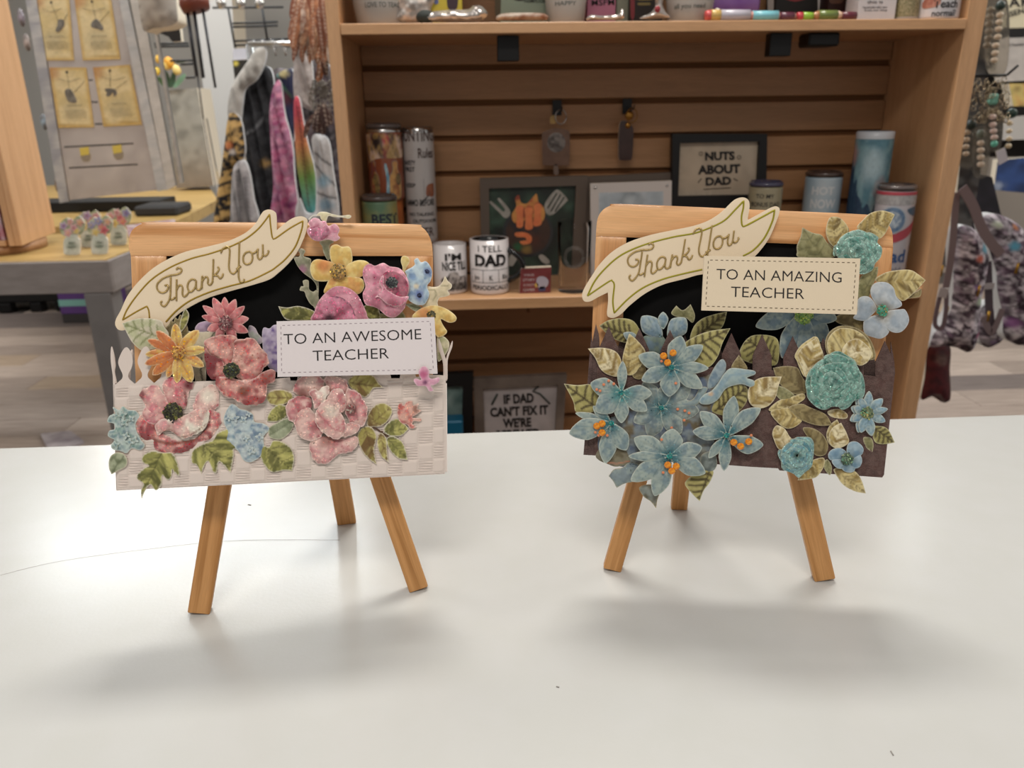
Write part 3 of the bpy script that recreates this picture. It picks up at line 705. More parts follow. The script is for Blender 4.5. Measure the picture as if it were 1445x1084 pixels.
SD0 = SEED if 'SEED' in globals() else None

# ------------------------------------------------------------------ shelf two: tumblers, mugs, frames
rz = .925
ri = thing('riser', 'low maple riser block under the tumblers at the left end of the shelf', 'riser', (XL+.08, 1.57, s2t))
p = MB(); p.box((XL+.004, 1.53, s2t+.0003), (XL+.19, 1.63, rz)); p.build('block', MAPLE_D, ri)
t, c, r, rf, h = vessel('tumbler', 'tall white tumbler printed with hunting rules lettering', 'tumbler', 589, 180, 44, 1.575, rz+.0003, '#b5b0ae', rim=CHROME)
for a, z, s, wd, ca in ((-8, 178, 'HUNTING', 150, .020), (28, 150, 'Rules', 62, .017), (-40, 138, 'SAFETY', 52, .008), (-40, 127, 'FIRST', 46, .008), (-40, 100, 'KEEP', 44, .007), (-5, 68, 'AMMO BEFORE', 120, .011), (0, 50, 'NO TALKING', 100, .006), (15, 38, 'OUTDOORS', 100, .006), (10, 14, 'BEER', 70, .016)):
    cyltext(t, c, rf, [(s, a, wd, c[2]+z*1e-3*h/.2, ca*h/.2)], mat('brown_print', '#4a3630', .6) if ca > .015 else INK)
cpatch(t, c, rf, [(20, 95), (30, 92), (55, 92), (58, 112), (52, 116), (25, 112)], '#8a4b2c', [('n', '#a86038', 9, .6)])
cpatch(t, c, rf, [(-5, 75), (38, 96), (40, 99), (-6, 79)], '#4a4644'); cpatch(t, c, rf, oval(45, 82, 9, 7), '#8f8a87'); cpatch(t, c, rf, rect(12, 14, 84, 125), '#8f8a88')
t, c, r, rf, h = vessel('tumbler', 'orange printed tumbler mostly hidden under the sunflower one', 'tumbler', 545, 281, 47, 1.565, rz+.0003, '#b0622e', lid=None)
ztop = c[2]+h
t, c, r, rf, h = vessel('tumbler', 'tumbler with brown and gold stained-glass bottle print, topmost at the left', 'tumbler', 541, 182, 50, 1.56, ztop+.0006, '#8b4a30', lid=LIDM, rim=CHROME)
H_ = h*1000
cpatch(t, c, rf, [(-75, H_*.55), (-20, H_*.60), (75, H_*.62), (75, H_*.9), (-75, H_*.92)], '#8d3a34', [('n', '#e0c0a8', 18, .95), ('n', '#2c1b22', 14, .8), ('r', -25, H_*.82, 22, '#2a1c1c', 1), ('r', 5, H_*.85, 14, '#c81f35', 1), ('n', '#caa045', 9, .6)])
for x0, w_, cc in ((-42, 28, '#a04a2c'), (30, 34, '#c98d3a')):
    cpatch(t, c, rf, [(x0-w_*.5, 3), (x0-w_*.7, H_*.25), (x0-w_*.6, H_*.36), (x0-w_*.3, H_*.44), (x0-w_*.3, H_*.56), (x0+w_*.3, H_*.56), (x0+w_*.3, H_*.44), (x0+w_*.6, H_*.36), (x0+w_*.7, H_*.25), (x0+w_*.5, 3)], cc, [('n', '#7c3423', 14, .7), ('n', '#d7a94e', 12, .6), ('e', 3, '#4a5d7c', .7)], off=.0008)
for x0, zc in ((-36, .3), (-32, .18), (40, .3)): cpatch(t, c, rf, oval(x0, H_*zc, 10, 11), '#6d5a3a', [('n', '#a98a3c', 6, .8), ('e', 2, '#4a2a1c', .8)], off=.0011)
cpatch(t, c, rf, [(-4, 4), (4, 4), (9, H_*.3), (2, H_*.52), (-5, H_*.5), (0, H_*.3)], '#5f9ab5', [('n', '#b8d3d6', 6, .7)], off=.001)
BESTM = mat('best_tumbler_print', '#b59a52', .35, noise='#5f7d62', nscale=16)
t, c, r, rf, h = vessel('tumbler', 'short green-gold tumbler reading BEST with a clear lid', 'tumbler', 535, 283, 50, 1.49, s2t+.0003, '#b59a52', lid=LIDM, mtl=BESTM)
cyltext(t, c, rf, [('BEST', 18, 92, c[2]+h-.040, .019), ('DAD EVER', 14, 110, c[2]+h-.068, .017)], mat('navy_print', '#27313f', .5), .03)

BLKC = mat('black_glaze', '#0c0b0d', .2, coat=.5)
def handle(t, c, r, h, a, M, rr=.0055, out=.030, z0=.22, z1=.80):
    fa = math.atan2(CAM[1]-c[1], CAM[0]-c[0])+math.radians(a); d = np.array([math.cos(fa), math.sin(fa), 0]); pts = []
    for i in range(15):
        s = i/14; ang = math.pi*s; pts.append(c+d*(r*.97+out*math.sin(ang)**.7)+np.array([0, 0, h*(z1+(z0-z1)*s)]))
    m_ = MB(); m_.tube(pts, rr, 10); return m_.build('handle', M, t)
t, c, r, rf, h = vessel('mug', "white mug printed with black lettering I'M and grey cars", 'mug', 634, 343, 47, 1.475, s2t+.0003, '#d3cdcc', inner=WHITEC, prof=[(.93, 0), (.99, .03), (1, .06), (1, 1)])
cyltext(t, c, rf, [("I'M", 12, 58, c[2]+h*.70, .013), ('NICE TILL', 18, 92, c[2]+h*.50, .016)], INK, .03)
cpatch(t, c, rf, [(-30, 22), (-28, 32), (-12, 34), (0, 42), (22, 42), (34, 34), (60, 33), (62, 22)], '#8d8886', [('n', '#2a2728', 8, .8), ('n', '#d8d2d0', 6, .6)]); cpatch(t, c, rf, [(-4, 10), (2, 20), (30, 22), (64, 22), (66, 10)], '#3a3736', [('n', '#8c8785', 6, .7)])
cyltext(t, c, rf, [('MORE COFFEE', 20, 90, c[2]+h*.07, .006)], INK, .02)
t, c, r, rf, h = vessel('mug', 'white and black mug reading I tell dad jokes periodically', 'mug', 690, 336, 55, 1.465, s2t+.0003, '#d6cfce', inner=BLKC, prof=[(.93, 0), (.99, .03), (1, .06), (1, 1)])
handle(t, c, r, h, 74, BLKC); cyltext(t, c, rf, [('I TELL', 2, 72, c[2]+h*.80, .0125)], INK, .01); cyltext(t, c, rf, [('DAD', 4, 100, c[2]+h*.545, .021)], INK, .05)
cyltext(t, c, rf, [('Jo', -42, 20, c[2]+h*.29, .0085), ('K', 4, 11, c[2]+h*.28, .010), ('Es', 50, 20, c[2]+h*.29, .0085), ('PERIODICALLY', 4, 126, c[2]+h*.10, .0085)], INK, .02)
for a in (-20, 27, -64, 74): cpatch(t, c, rf, rect(a-.7, a+.7, h*1000*.235, h*1000*.47), '#232020')
for z in (.235, .47): cpatch(t, c, rf, rect(-64, 74, h*1000*z-.5, h*1000*z+.5), '#232020')

def picture(label, name, Y, outer, inner, frM, bgcol, thick=.018, ops=(), yaw=0, cat='picture'):
    pl = VP(Y, yaw); P = pl.P(outer); t = thing(name, label, cat, (P[:, 0].mean(), Y+.005, P[:, 2].min()))
    frame_px(t, 'frame', pl, outer, inner, thick, frM); q = np.array(inner, float); c = q.mean(0); q2 = c+(q-c)*1.02
    flat(t, 'picture_panel', pl, -thick*600, [tuple(p) for p in q2], bgcol, ops, thick=3, res=12, sharp=True)
    return t, pl, -thick*600+.4
GWOOD = grain_mat('weathered_grey_wood', '#6d5f54', '#574b42', .7, across=80, along=5)
base_y = lambda x, Y: float(np.interp(0, [0], [0]))
def ypix(x, Y, z):      # photo row of height z on plane Y
    a, b = 0., 1400.
    for _ in range(40):
        m__ = (a+b)/2
        if on_y(x, m__, Y)[2] > z: a = m__
        else: b = m__
    return a
zfl = s2t+.0005
o_ = [(677, 252), (830, 248), (822, ypix(822, 1.605, zfl)), (680, ypix(680, 1.605, zfl))]
t, pl, lv = picture('grey wooden frame with a barbecue grill print in orange and green', 'picture_frame', 1.605, o_, [(690, 266), (813, 262), (806, 398), (692, 401)], GWOOD, '#27332b', ops=[('n', '#3c5a47', 22, .9), ('n', '#171d1b', 15, .6), ('r', 745, 335, 50, '#1c1c1e', .8)])
fr = Fr(640, 230, 5.419)
ring = lambda x, y, R_, r_, n=22: oval(x, y, R_, R_, n)
flat(t, 'print', pl, lv+.2, oval(570, 530, 192, 190, 22), '#2a2b30', [('n', '#3a3d3f', 20, .6)], fr=fr); flat(t, 'print', pl, lv+.5, oval(570, 530, 170, 168, 22), '#4a342b', [('n', '#2a2b30', 12, .8), ('r', 620, 590, 70, '#5c3423', .9), ('r', 560, 660, 50, '#a5812e', .7), ('r', 490, 640, 45, '#1f6a3f', .9), ('r', 590, 370, 130, '#6a2a2c', .8)], fr=fr, res=3)
for pts in ([(480, 330), (470, 270), (500, 245), (515, 300), (560, 310), (600, 270), (635, 235), (650, 300), (690, 340), (695, 420), (640, 480), (560, 440), (470, 460), (445, 400)],):
    flat(t, 'print', pl, lv+.8, pts, '#c2561f', [('n', '#7c2a20', 10, .8), ('n', '#e09a2c', 9, .8)], fr=fr, res=3)
for pts in ([(478, 335), (530, 330), (532, 400), (530, 485), (485, 490), (482, 400)], [(545, 350), (605, 348), (600, 420), (605, 500), (550, 505), (550, 420)], [(618, 325), (668, 315), (668, 400), (670, 470), (612, 480), (618, 400)], [(470, 535), (540, 530), (595, 560), (590, 610), (530, 625), (505, 600), (560, 590), (550, 570), (480, 565)]):
    flat(t, 'print', pl, lv+1.2, pts, '#e8722a', [('n', '#f08a3c', 9, .5)], fr=fr)
for pts in ([(270, 300), (285, 290), (385, 375), (395, 360), (335, 275), (350, 265), (430, 360), (425, 410), (390, 420), (350, 380)], [(705, 380), (700, 310), (770, 215), (810, 210), (870, 275), (860, 300), (760, 395), (720, 395)], [(415, 770), (440, 700), (490, 715), (450, 790)], [(650, 715), (680, 700), (735, 750), (720, 775), (680, 760)]):
    flat(t, 'print', pl, lv+.8, pts, '#a8a298', [('n', '#8a857c', 8, .5)], fr=fr)
for L in ([(745, 370), (820, 240)], [(775, 372), (845, 262)], [(720, 345), (790, 232)]):
    q = MB(); q.tube([pl.P([fr(p)], (lv+1.4)*1e-3)[0] for p in L], .0012, 6); q.build('print', mat('print_dark', '#2f3a33', .7), t)
# glass
t, c, r, rf, h = vessel('beer_glass', 'clear straight beer glass with an etched round emblem', 'glass', 811, 312, 48, 1.455, s2t+.0003, '#ffffff', prof=[(.93, 0), (.95, .02), (.95, .2), (1, 1)], mtl=CLEAR)
m_ = MB(); fa = math.atan2(CAM[1]-c[1], CAM[0]-c[0])
for R_ in (.020, .0165): m_.tube([[c[0]+(rf(c[2]+h*.55)+.0006)*math.cos(fa+R_/r*math.cos(a)), c[1]+(rf(c[2]+h*.55)+.0006)*math.sin(fa+R_/r*math.cos(a)), c[2]+h*.52+R_*math.sin(a)] for a in np.linspace(0, 6.283, 26)], .00035, 5)
m_.build('etched_emblem', mat('etched_white', '#8d8781', .8), t)
# little red block
pl = VP(1.440, 0); a = on_y(756, 416, 1.44); z0 = s2t+.0003
blk = thing('block_sign', 'small dark red block sign with white lettering and a cartoon bird', 'sign', (a[0], 1.45, z0))
o_ = [(735, 379), (778, 377), (777, ypix(777, 1.44, z0)), (733, ypix(733, 1.44, z0))]
flat(blk, 'block', pl, 0, o_, '#6e2628', [('n', '#833034', 14, .6)], thick=18, res=6, sharp=True)
V, F = text_px([('YOUR', (739, 390), (754, 389.5), 3.2), ('STORY', (738, 397), (755, 396.5), 3.6), ('IS NOT', (739, 404), (754, 403.5), 3.2), ('OVER', (738.5, 411), (755, 410.5), 3.6)], pl, .0004, .01); emit('lettering', V, F, mat('white_print', '#b9aeb0', .7), blk)
fr = F0
for pts, cc in (([(757, 394), (762, 390), (769, 391), (774, 396), (772, 404), (763, 408), (758, 403)], '#a8a4b4'), ([(754, 402), (758, 399), (760, 404), (756, 406)], '#c9a43c'), ([(760, 406), (768, 404), (770, 410), (761, 411)], '#3a3f66')): flat(blk, 'print', pl, .3, pts, cc, res=3)
# white metal-look sign in brown frame
t, pl, lv = picture('brown wooden frame standing behind a white screwed plaque', 'picture_frame', 1.612, [(818, 250), (958, 243), (955, ypix(955, 1.612, zfl)), (820, ypix(820, 1.612, zfl))], [(834, 262), (946, 256), (944, 400), (836, 402)], GWOOD, '#5a4a3c')
t = thing('plaque', 'white plaque with corner screws and a pale blue portrait print', 'sign', on_y(890, 400, 1.585)*[1, 1, 0]+[0, 0, zfl]); pl = VP(1.585)
flat(t, 'panel', pl, 0, [(833, 259), (948, 255), (946, ypix(946, 1.585, zfl)), (834, ypix(834, 1.585, zfl))], '#cfc6c0', thick=8, res=10, sharp=True); flat(t, 'print', pl, .4, [(845, 272), (936, 270), (936, 385), (846, 386)], '#a9b6bf', [('n', '#c3ccd2', 22, .7), ('r', 890, 283, 22, '#7d8a94', .9), ('r', 890, 285, 13, '#b9c4ca', 1)], sharp=True)
for x, y in ((840, 265), (941, 262)):
    m_ = MB(); m_.lathe(pl.P([(x, y)], .0003)[0], [(.003, 0), (.0028, .0012), (.001, .0016), (1e-4, .0010)], 12, axis=pl.n); m_.build('screw', CHROME, t)
# NUTS ABOUT DAD
t, pl, lv = picture('black frame reading NUTS ABOUT DAD', 'picture_frame', 1.60, [(949, 189), (1083, 189), (1079, ypix(1079, 1.6, zfl)), (948, ypix(948, 1.6, zfl))], [(960, 202), (1072, 200), (1068, 276), (957, 277)], BLACK, '#b5a289', ops=[('n', '#c4b49c', 30, .5)])
nb = MB(); P = pl.P([(957, 277), (1068, 276), (1070, 400), (956, 402)]); nb.box((P[0][0], 1.604, zfl), (P[1][0], 1.612, P[0][2])); nb.build('frame_back', BLACK, t)
V, F = text_px([('NUTS', (995, 226), (1037, 225), 11.5), ('ABOUT', (985, 245.5), (1045, 243.5), 12), ('DAD', (996, 261.5), (1032, 260), 11)], pl, lv*1e-3+.001, .045); emit('lettering', V, F, INK, t)
q = MB()
for L in ([(993, 267), (1031, 265)], [(985, 258), (990, 252)], [(1035, 252), (1041, 255)]): q.tube([pl.P([p], lv*1e-3+.001)[0] for p in L], .0007, 5)
for x, y in ((989, 217), (1043, 222)): q.tube([pl.P([p], lv*1e-3+.001)[0] for p in oval(x, y, 2.6, 2.4)+[(x+2.6, y)]], .0005, 5)
q.build('drawn_nuts', INK, t)
# right-hand tumblers
NAVL = mat('navy_lid', '#4b4a60', .2, coat=.4)
t, c, r, rf, h = vessel('tumbler', 'short cream tumbler with grey-purple lid and lettering to my bonus dad', 'tumbler', 1081, 263, 46, 1.53, s2t+.0003, '#9d9478', lid=NAVL)
cyltext(t, c, rf, [('TO MY', 0, 62, c[2]+h-.020, .008), ('BONUS DAD', 4, 105, c[2]+h-.036, .009), ('FROM THE GIRLS', 4, 120, c[2]+h-.052, .0085)], INK, .01)
SKYM = mat('pale_blue_ombre', '#7fa0b4', .3, noise='#b9c3c8', nscale=9, coat=.3)
t, c, r, rf, h = vessel('tumbler', 'pale blue ombre tumbler with white lettering and brown lid', 'tumbler', 1163, 249, 50, 1.56, s2t+.0003, '#8fa9b8', lid=mat('brown_lid', '#5b4a43', .2, coat=.4, trans=.3), mtl=SKYM)
cyltext(t, c, rf, [('HOT', 2, 70, c[2]+h-.032, .015), ('NOW', 6, 80, c[2]+h-.058, .017)], mat('white_print2', '#cfd3d5', .6), .04)
t, c, r, rf, h = vessel('tumbler', 'tall blue landscape tumbler with clouds and pine trees', 'tumbler', 1236, 186, 50, 1.52, s2t+.0003, '#5a8391', rim=mat('white_rim', '#c8ccd2', .3)); H_ = h*1000
cpatch(t, c, rf, [(-88, 4, 1), (88, 4, 1), (88, H_*.95, 1), (-88, H_*.95, 1)], '#4f8496', [('n', '#7fa9b2', 24, .8), ('r', 5, H_*.78, 46, '#a9c4cc', .9), ('r', -70, H_*.85, 26, '#c98a80', .8), ('r', 30, H_*.45, 40, '#8d938f', .7), ('r', -20, H_*.3, 50, '#31506c', .9), ('r', 40, H_*.62, 30, '#b08a80', .8)], res=5)
cpatch(t, c, rf, [(-88, 3, 1), (-88, H_*.80), (-74, H_*.82), (-66, H_*.75), (-58, H_*.78), (-50, H_*.66), (-40, H_*.69), (-34, H_*.60), (-20, H_*.56), (-10, H_*.5), (4, H_*.53), (18, H_*.47), (30, H_*.53), (44, H_*.48), (60, H_*.52), (88, H_*.46), (88, 3, 1)], '#1f3f5e', [('n', '#2f5672', 8, .6)], off=.0007)
for x0, hh in ((-78, .74), (-62, .76), (-46, .72), (-32, .64), (-14, .56), (6, .50), (24, .53), (42, .50), (60, .52)):
    cpatch(t, c, rf, [(x0-13, 3, 1), (x0-8, H_*hh*.5), (x0-9, H_*hh*.55, 1), (x0-4, H_*hh*.8), (x0, H_*hh, 1), (x0+4, H_*hh*.8), (x0+9, H_*hh*.55, 1), (x0+8, H_*hh*.5), (x0+13, 3, 1)], '#1d3a58', [('n', '#274a66', 8, .6)], off=.0009)
t, c, r, rf, h = vessel('tumbler', 'red white and blue tumbler with a round medallion and script lettering', 'tumbler', 1266, 268, 52, 1.445, s2t+.0003, '#b4adb0', lid=LIDM); H_ = h*1000
RED = '#b03444'
cpatch(t, c, rf, rect(-88, 88, H_-7, H_-1), RED); cpatch(t, c, rf, rect(-88, 88, H_-24, H_-8), '#a9a5a4', [('n', '#8f8b8b', 5, .7)])
cpatch(t, c, rf, [(-85, H_-82), (10, H_-76), (88, H_-52), (88, H_-68), (20, H_-92), (-85, H_-98)], RED); cpatch(t, c, rf, oval(-2, H_-52, 42, 26, 24), '#a7adb5', off=.0007); cpatch(t, c, rf, oval(-2, H_-52, 37, 23, 24), '#4c6a8c', [('n', '#6f89a3', 5, .6)], off=.0010)
cpatch(t, c, rf, oval(-2, H_-52, 26, 16, 20), '#a9b4bd', [('n', '#4c6a8c', 5, .7)], off=.0013); cpatch(t, c, rf, [(40, H_-32), (80, H_-28), (84, H_-44), (55, H_-42)], '#3f5a70', off=.0008)
cyltext(t, c, rf, [('Dad', 12, 90, c[2]+h-.130, .024)], mat('blue_script', '#33507c', .5), .03); cyltext(t, c, rf, [('Cold', 20, 50, c[2]+h-.148, .009)], mat('grey_print', '#6c6a72', .6), .01)

# keychains on hooks
for (x, yt), lab, kind in (((786, 143), 'square wooden key tag with an engraved round tree, hanging left', 0), ((885, 141), 'narrow dark brown leather key fob with brass clasp, hanging right', 1)):
    a = on_y(x, yt, YB-.001); t = thing('peg_hook', 'short black peg hook in the slat wall holding the '+('square tag' if kind == 0 else 'leather fob'), 'hook', a)
    m_ = MB(); b = on_y(x, yt+20, YB-.01); m_.box((a[0]-.009, YB-.005, b[2]), (a[0]+.009, YB-.0004, a[2]+.002)); m_.build('plate', BLACK, t)
    m_ = MB(); tipz = b[2]+.01; m_.tube([(a[0]+.004, YB-.004, tipz), (a[0]+.004, YB-.05, tipz), (a[0]+.004, YB-.055, tipz+.006)], .0016, 8); m_.build('peg', BLKMET, t)
    yk = YB-.035; pl = VP(yk); k = thing('key_tag', lab, 'keychain', on_y(x, yt+50, yk))
    rc = np.array([a[0]+.004, yk, tipz-.0125]); m_ = MB(); m_.tube([rc+np.array([.0002*math.cos(s), .011*math.cos(s)*.2, .0]) + np.array([.011*math.cos(s), 0, .0135*math.sin(s)]) for s in np.linspace(0, 6.283, 20)], .0011, 6)
    if kind == 0:
        m_.build('split_ring', STEEL, k)
        flat(k, 'tag_panel', pl, 0, [(768, 186), (785, 181), (801, 184), (804, 192), (803, 230), (799, 233), (769, 233), (766, 228), (765, 192)], '#6b4a35', [('n', '#5b3d2b', 10, .5)], thick=4, res=5)
        flat(k, 'engraved_tree', pl, .4, oval(785, 201, 13, 14), '#5c5450', [('n', '#3c302b', 5, .9), ('n', '#857b74', 4, .7)], res=2); flat(k, 'tag_cap', pl, .5, [(777, 164), (785, 163), (785, 173), (777, 174)], '#a57f2c', res=3); flat(k, 'tassel', pl, 0, [(782, 233), (787, 233), (788, 246), (782, 246)], '#6b5548', thick=3)
    else:
        m_.build('split_ring', mat('aged_brass', '#9a6f34', .35, .9), k); flat(k, 'leather_fob', pl, 0, [(874, 178), (880, 170), (890, 176), (894, 185), (892, 222), (888, 226), (877, 226), (873, 221)], '#3a211b', [('n', '#2f1913', 10, .6)], thick=5, res=4, dome=.6)
        q = MB(); q.sphere(on_y(888, 163, yk), .009, 8, sc=(1, .5, 1)); q.sphere(on_y(886, 177, yk), .006, 8, sc=(1, .7, 1)); q.build('clasp', mat('aged_brass', '#9a6f34', .35, .9), k)

# lower shelf
pl = VP(1.52); z3 = .4005
t, pl, lv = picture("grey marbled frame reading IF DAD CAN'T FIX IT WE'RE SCREWED", 'picture_frame', 1.52, [(668, 535), (800, 529), (790, ypix(790, 1.52, z3)), (672, ypix(672, 1.52, z3))], [(682, 549), (787, 543), (780, ypix(780, 1.52, z3+.02)), (686, ypix(686, 1.52, z3+.02))], mat('marbled_frame', '#7d6f65', .6, noise='#5f534b', nscale=18), '#b9afae', ops=[('n', '#a19796', 14, .6)])
V, F = text_px([('IF DAD', (711, 570), (753.5, 567.5), 13), ("CAN'T FIX IT", (692, 588), (774, 584), 12.5), ("WE'RE", (710, 603.5), (750, 601.5), 12.5), ('SCREWED', (700, 620), (762, 617), 12.5)], pl, lv*1e-3+.001, .04); emit('lettering', V, F, INK, t)
q = MB(); q.tube([pl.P([p], lv*1e-3+.001)[0] for p in ((694, 571), (702, 556))], .0022, 6); q.tube([pl.P([p], lv*1e-3+.001)[0] for p in ((760, 545), (752, 552), (762, 556), (776, 570))], .0018, 6); q.build('drawn_tools', mat('print_dark', '#2f3a33', .7), t, kind='stuff')
t, pl, lv = picture('black frame with a teal leaf print on the lower shelf', 'picture_frame', 1.50, [(585, 530), (668, 526), (666, ypix(666, 1.5, z3)), (588, ypix(588, 1.5, z3))], [(597, 548), (653, 545), (652, 588), (598, 600)], BLACK, '#4d6a68', ops=[('n', '#7f9a94', 12, .8), ('l', [(600, 600), (650, 548)], 3, '#98a8a2', .6), ('l', [(600, 575), (652, 590)], 2, '#98a8a2', .5)])
b = MB(); a = on_y(645, 600, 1.44); b.box((a[0]-.05, 1.43, z3), (a[0]+.012, 1.47, on_y(645, 592, 1.44)[2]), bev=.003); tag(b.build('small_box', mat('teal_box', '#0e5a78', .4)), 'teal blue box standing before the black frame on the lower shelf', 'box')

# ------------------------------------------------------------------ top shelf (only the lowest centimetres show)
YT = 1.45; zt0 = s1t+.0004
def ty(x, Y=YT): return ypix(x, Y, zt0)
def shelf_box(name, label, cat, x0, x1, h, col, Y=YT, d=.05, ops=(), lines=(), parts=(), M=None):
    a, b = on_y(x0, ty(x0, Y), Y), on_y(x1, ty(x1, Y), Y); t = thing(name, label, cat, ((a[0]+b[0])/2, Y+d/2, zt0))
    m_ = MB(); m_.box((a[0], Y, zt0), (b[0], Y+d, zt0+h), bev=.001); m_.build('box', M or mat('box_'+col[1:], col, .5), t); pl = VP(Y-.0002)
    for pts, cc in parts: flat(t, 'print', pl, .3, pts, cc, res=4, thick=.2)
    if lines: V, F = text_px(lines, pl, .001, .01); emit('lettering', V, F, INK, t)
    return t
shelf_box('photo_box', 'yellow card with dark photo on the top shelf, near the left', 'card', 609, 653, .16, '#c9b53e', parts=(([(632, -20), (645, -20), (645, 11), (632, 11)], '#3c2430'), ([(612, 0), (617, -2), (619, 4), (614, 6)], '#5b6aa8')))
shelf_box('gift_box', 'pale green box with black print in a dark wooden frame on the top shelf', 'box', 706, 772, .18, '#8d9a88', Y=1.5, parts=(([(728, -30), (742, -2), (724, -2)], '#1d1c1b'), ([(699, -40), (706, -40), (706, 22), (699, 22)], '#4a3a12')), lines=(('FARMHOUSE', (740, 4), (770, 3.5), 6),))
shelf_box('gift_box', 'pink box with black lettering on the top shelf', 'box', 828, 868, .12, '#b8748e', Y=1.52, lines=(('MSFM', (835, 8), (867, 7), 9),))
shelf_box('gift_box', 'grey-green speckled box beside the pink one', 'box', 869, 888, .15, '#8d8f7e', Y=1.53)
shelf_box('book', 'black book with red spine and gold print on the top shelf', 'book', 890, 934, .17, '#1f1714', Y=1.5, parts=(([(890, -20), (895, -20), (895, 24), (890, 24)], '#7c1522'), ([(900, -5), (920, -5), (920, 0), (900, 0)], '#7a6a2c'), ([(900, 4), (918, 4), (918, 7), (900, 7)], '#7a6a2c')))
shelf_box('sign', 'black sign with a red curl and white bars on the top shelf', 'sign', 1091, 1162, .2, '#17120f', Y=1.56, parts=(([(1084, -20), (1091, -20), (1091, 20), (1084, 20)], '#9a9088'), ([(1155, -20), (1162, -20), (1162, 20), (1155, 20)], '#c2bcb8'), ([(1107, -2), (1122, 2), (1138, -2), (1138, -8), (1107, -8)], '#8c1c24')))
shelf_box('sign', 'brown and red box with white flower print on the top shelf', 'box', 1166, 1206, .16, '#2d120e', Y=1.52, parts=(([(1195, 4), (1200, -4), (1208, 4), (1203, 12)], '#b86a5a'), ([(1172, -6), (1188, -6), (1188, 4), (1172, 4)], '#5c3a2a')))
shelf_box('card_box', 'white card stand with small black print on the top shelf', 'card', 1209, 1262, .14, '#c9c4c6', Y=1.44, lines=(('this is', (1224, 5), (1246, 4.6), 4.5), ('handmade with care', (1218, 12), (1252, 11.5), 3.5), ('from our shop', (1220, 16), (1252, 15.5), 3.2)))
t, c, r, rf, h = vessel('candle_jar', 'glitter candle jar on the top shelf between card and mug', 'jar', 1281, 0, 33, 1.45, zt0, '#8d8468', zt=zt0+.09, mtl=mat('gold_glitter_jar', '#a3987a', .3, noise='#6f6a48', nscale=300)); cpatch(t, c, rf, rect(-80, 80, 0, 6), '#a9a19a')
t, c, r, rf, h = vessel('mug', 'white mug reading Teach on the top shelf right end', 'mug', 1325, 0, 57, 1.442, zt0, '#cfcacc', zt=zt0+.095, inner=WHITEC); handle(t, c, r, h, -120, WHITEC)
cyltext(t, c, rf, [('Teach', 22, 66, c[2]+.017, .013), ('normal?', 20, 66, c[2]+.004, .010)], INK, .02); cpatch(t, c, rf, [(-40, 18), (0, 20), (2, 32), (-40, 31)], '#a05a44', [('n', '#c98a70', 6, .7)]); cpatch(t, c, rf, rect(-40, 0, 34, 38), '#a05a44')
# bags, cups, pencils along the front edge
CUP = mat('frosted_cup', '#a7a099', .35, trans=.15)
def cup(x, wpx, Y, lab, M, lines=(), h=.1, name='frosted_cup'):
    a = on_y(x, ty(x, Y), Y); r = wpx/2*mpp(a); c = np.array([a[0], Y, zt0]); t = thing(name, lab, 'cup', c)
    m_ = MB(); m_.lathe(c, [(1e-4, 0), (r*.9, 0), (r*.93, .004), (r*1.22, h), (r*1.17, h), (r*.88, .006), (1e-4, .006)], 32); m_.build('body', M, t)
    if lines: cyltext(t, c, lambda z: r*(.93+.29*(z-c[2])/h), [(s, an, wd, c[2]+z, ca) for s, an, wd, z, ca in lines], mat('grey_print3', '#4c504b', .7), .01)
cup(541, 78, 1.47, 'grey frosted cup with green-grey lettering at the left end of the top shelf', CUP, (('LOVE TO TEACH', 5, 80, .026, .008),))
cup(798, 56, 1.47, 'clear frosted cup with faint lettering right of the pale green box', CUP, (('HAPPY', 0, 60, .028, .007),)); cup(972, 64, 1.47, 'grey frosted cup reading all you need on the top shelf', CUP, (('all you need', 0, 80, .022, .008),))
FOIL = mat('crinkled_clear_foil', '#b9b3ae', .18, .65, bump=1.0, bscale=60)
def foil(lab, pts, Y, hts=9, M=FOIL, name='foil_bag', cat='bag', k=3):
    pl = VP(Y); q = [(x, y) for x, y in pts]; a = diecut(pl, smooth_loop(q, 2), 0, 4, hts, 7, [('n', '#d8cfc8', 6, .9), ('n', '#6f6a66', 5, .7), ('n', '#e0c9b8', 9, .6)], '#a9a29c', res=2.2, relief=lambda P, d: 5*vnoise(P, 6, k)*np.clip(d/4, 0, 1))
    o = put(name, a, [M, M], None); return tag(o, lab, cat)
foil('crumpled clear foil bag lying on the top shelf edge', [(592, 29), (604, 18), (630, 14), (660, 13), (668, 8), (680, 9), (688, 20), (680, 28), (668, 33), (640, 32), (615, 31)], 1.425)
foil('clear bag with pink and yellow sweets on the top shelf', [(560, 30), (562, 12), (556, -8), (612, -8), (608, 12), (606, 30)], 1.44, M=CARDP, k=5)
foil('clear wrapped treat before the brown paper crinkle', [(702, 28), (706, 20), (730, 18), (768, 19), (772, 28), (740, 29)], 1.45, M=mat('brown_crinkle', '#7a4a2c', .6, noise='#c9bcae', nscale=40), k=7, name='crinkle_paper')
foil('silver wrapped stick lying before the pink box', [(828, 28), (834, 21), (850, 22), (872, 20), (878, 12), (881, 20), (878, 27), (850, 28)], 1.43, k=8)
foil('clear bag tied at the top with a red jewel and yellow label', [(904, 26), (918, 18), (925, 8), (924, -4), (930, -8), (936, -4), (935, 8), (940, 18), (944, 25)], 1.43, k=9)
m_ = MB(); m_.sphere(on_y(928, 13, 1.415), .005, 8, sc=(1, .6, 1.1)); tag(m_.build('red_jewel', mat('red_jewel', '#8c1420', .2, coat=1)), 'red jewel on the tied clear bag', 'jewel')
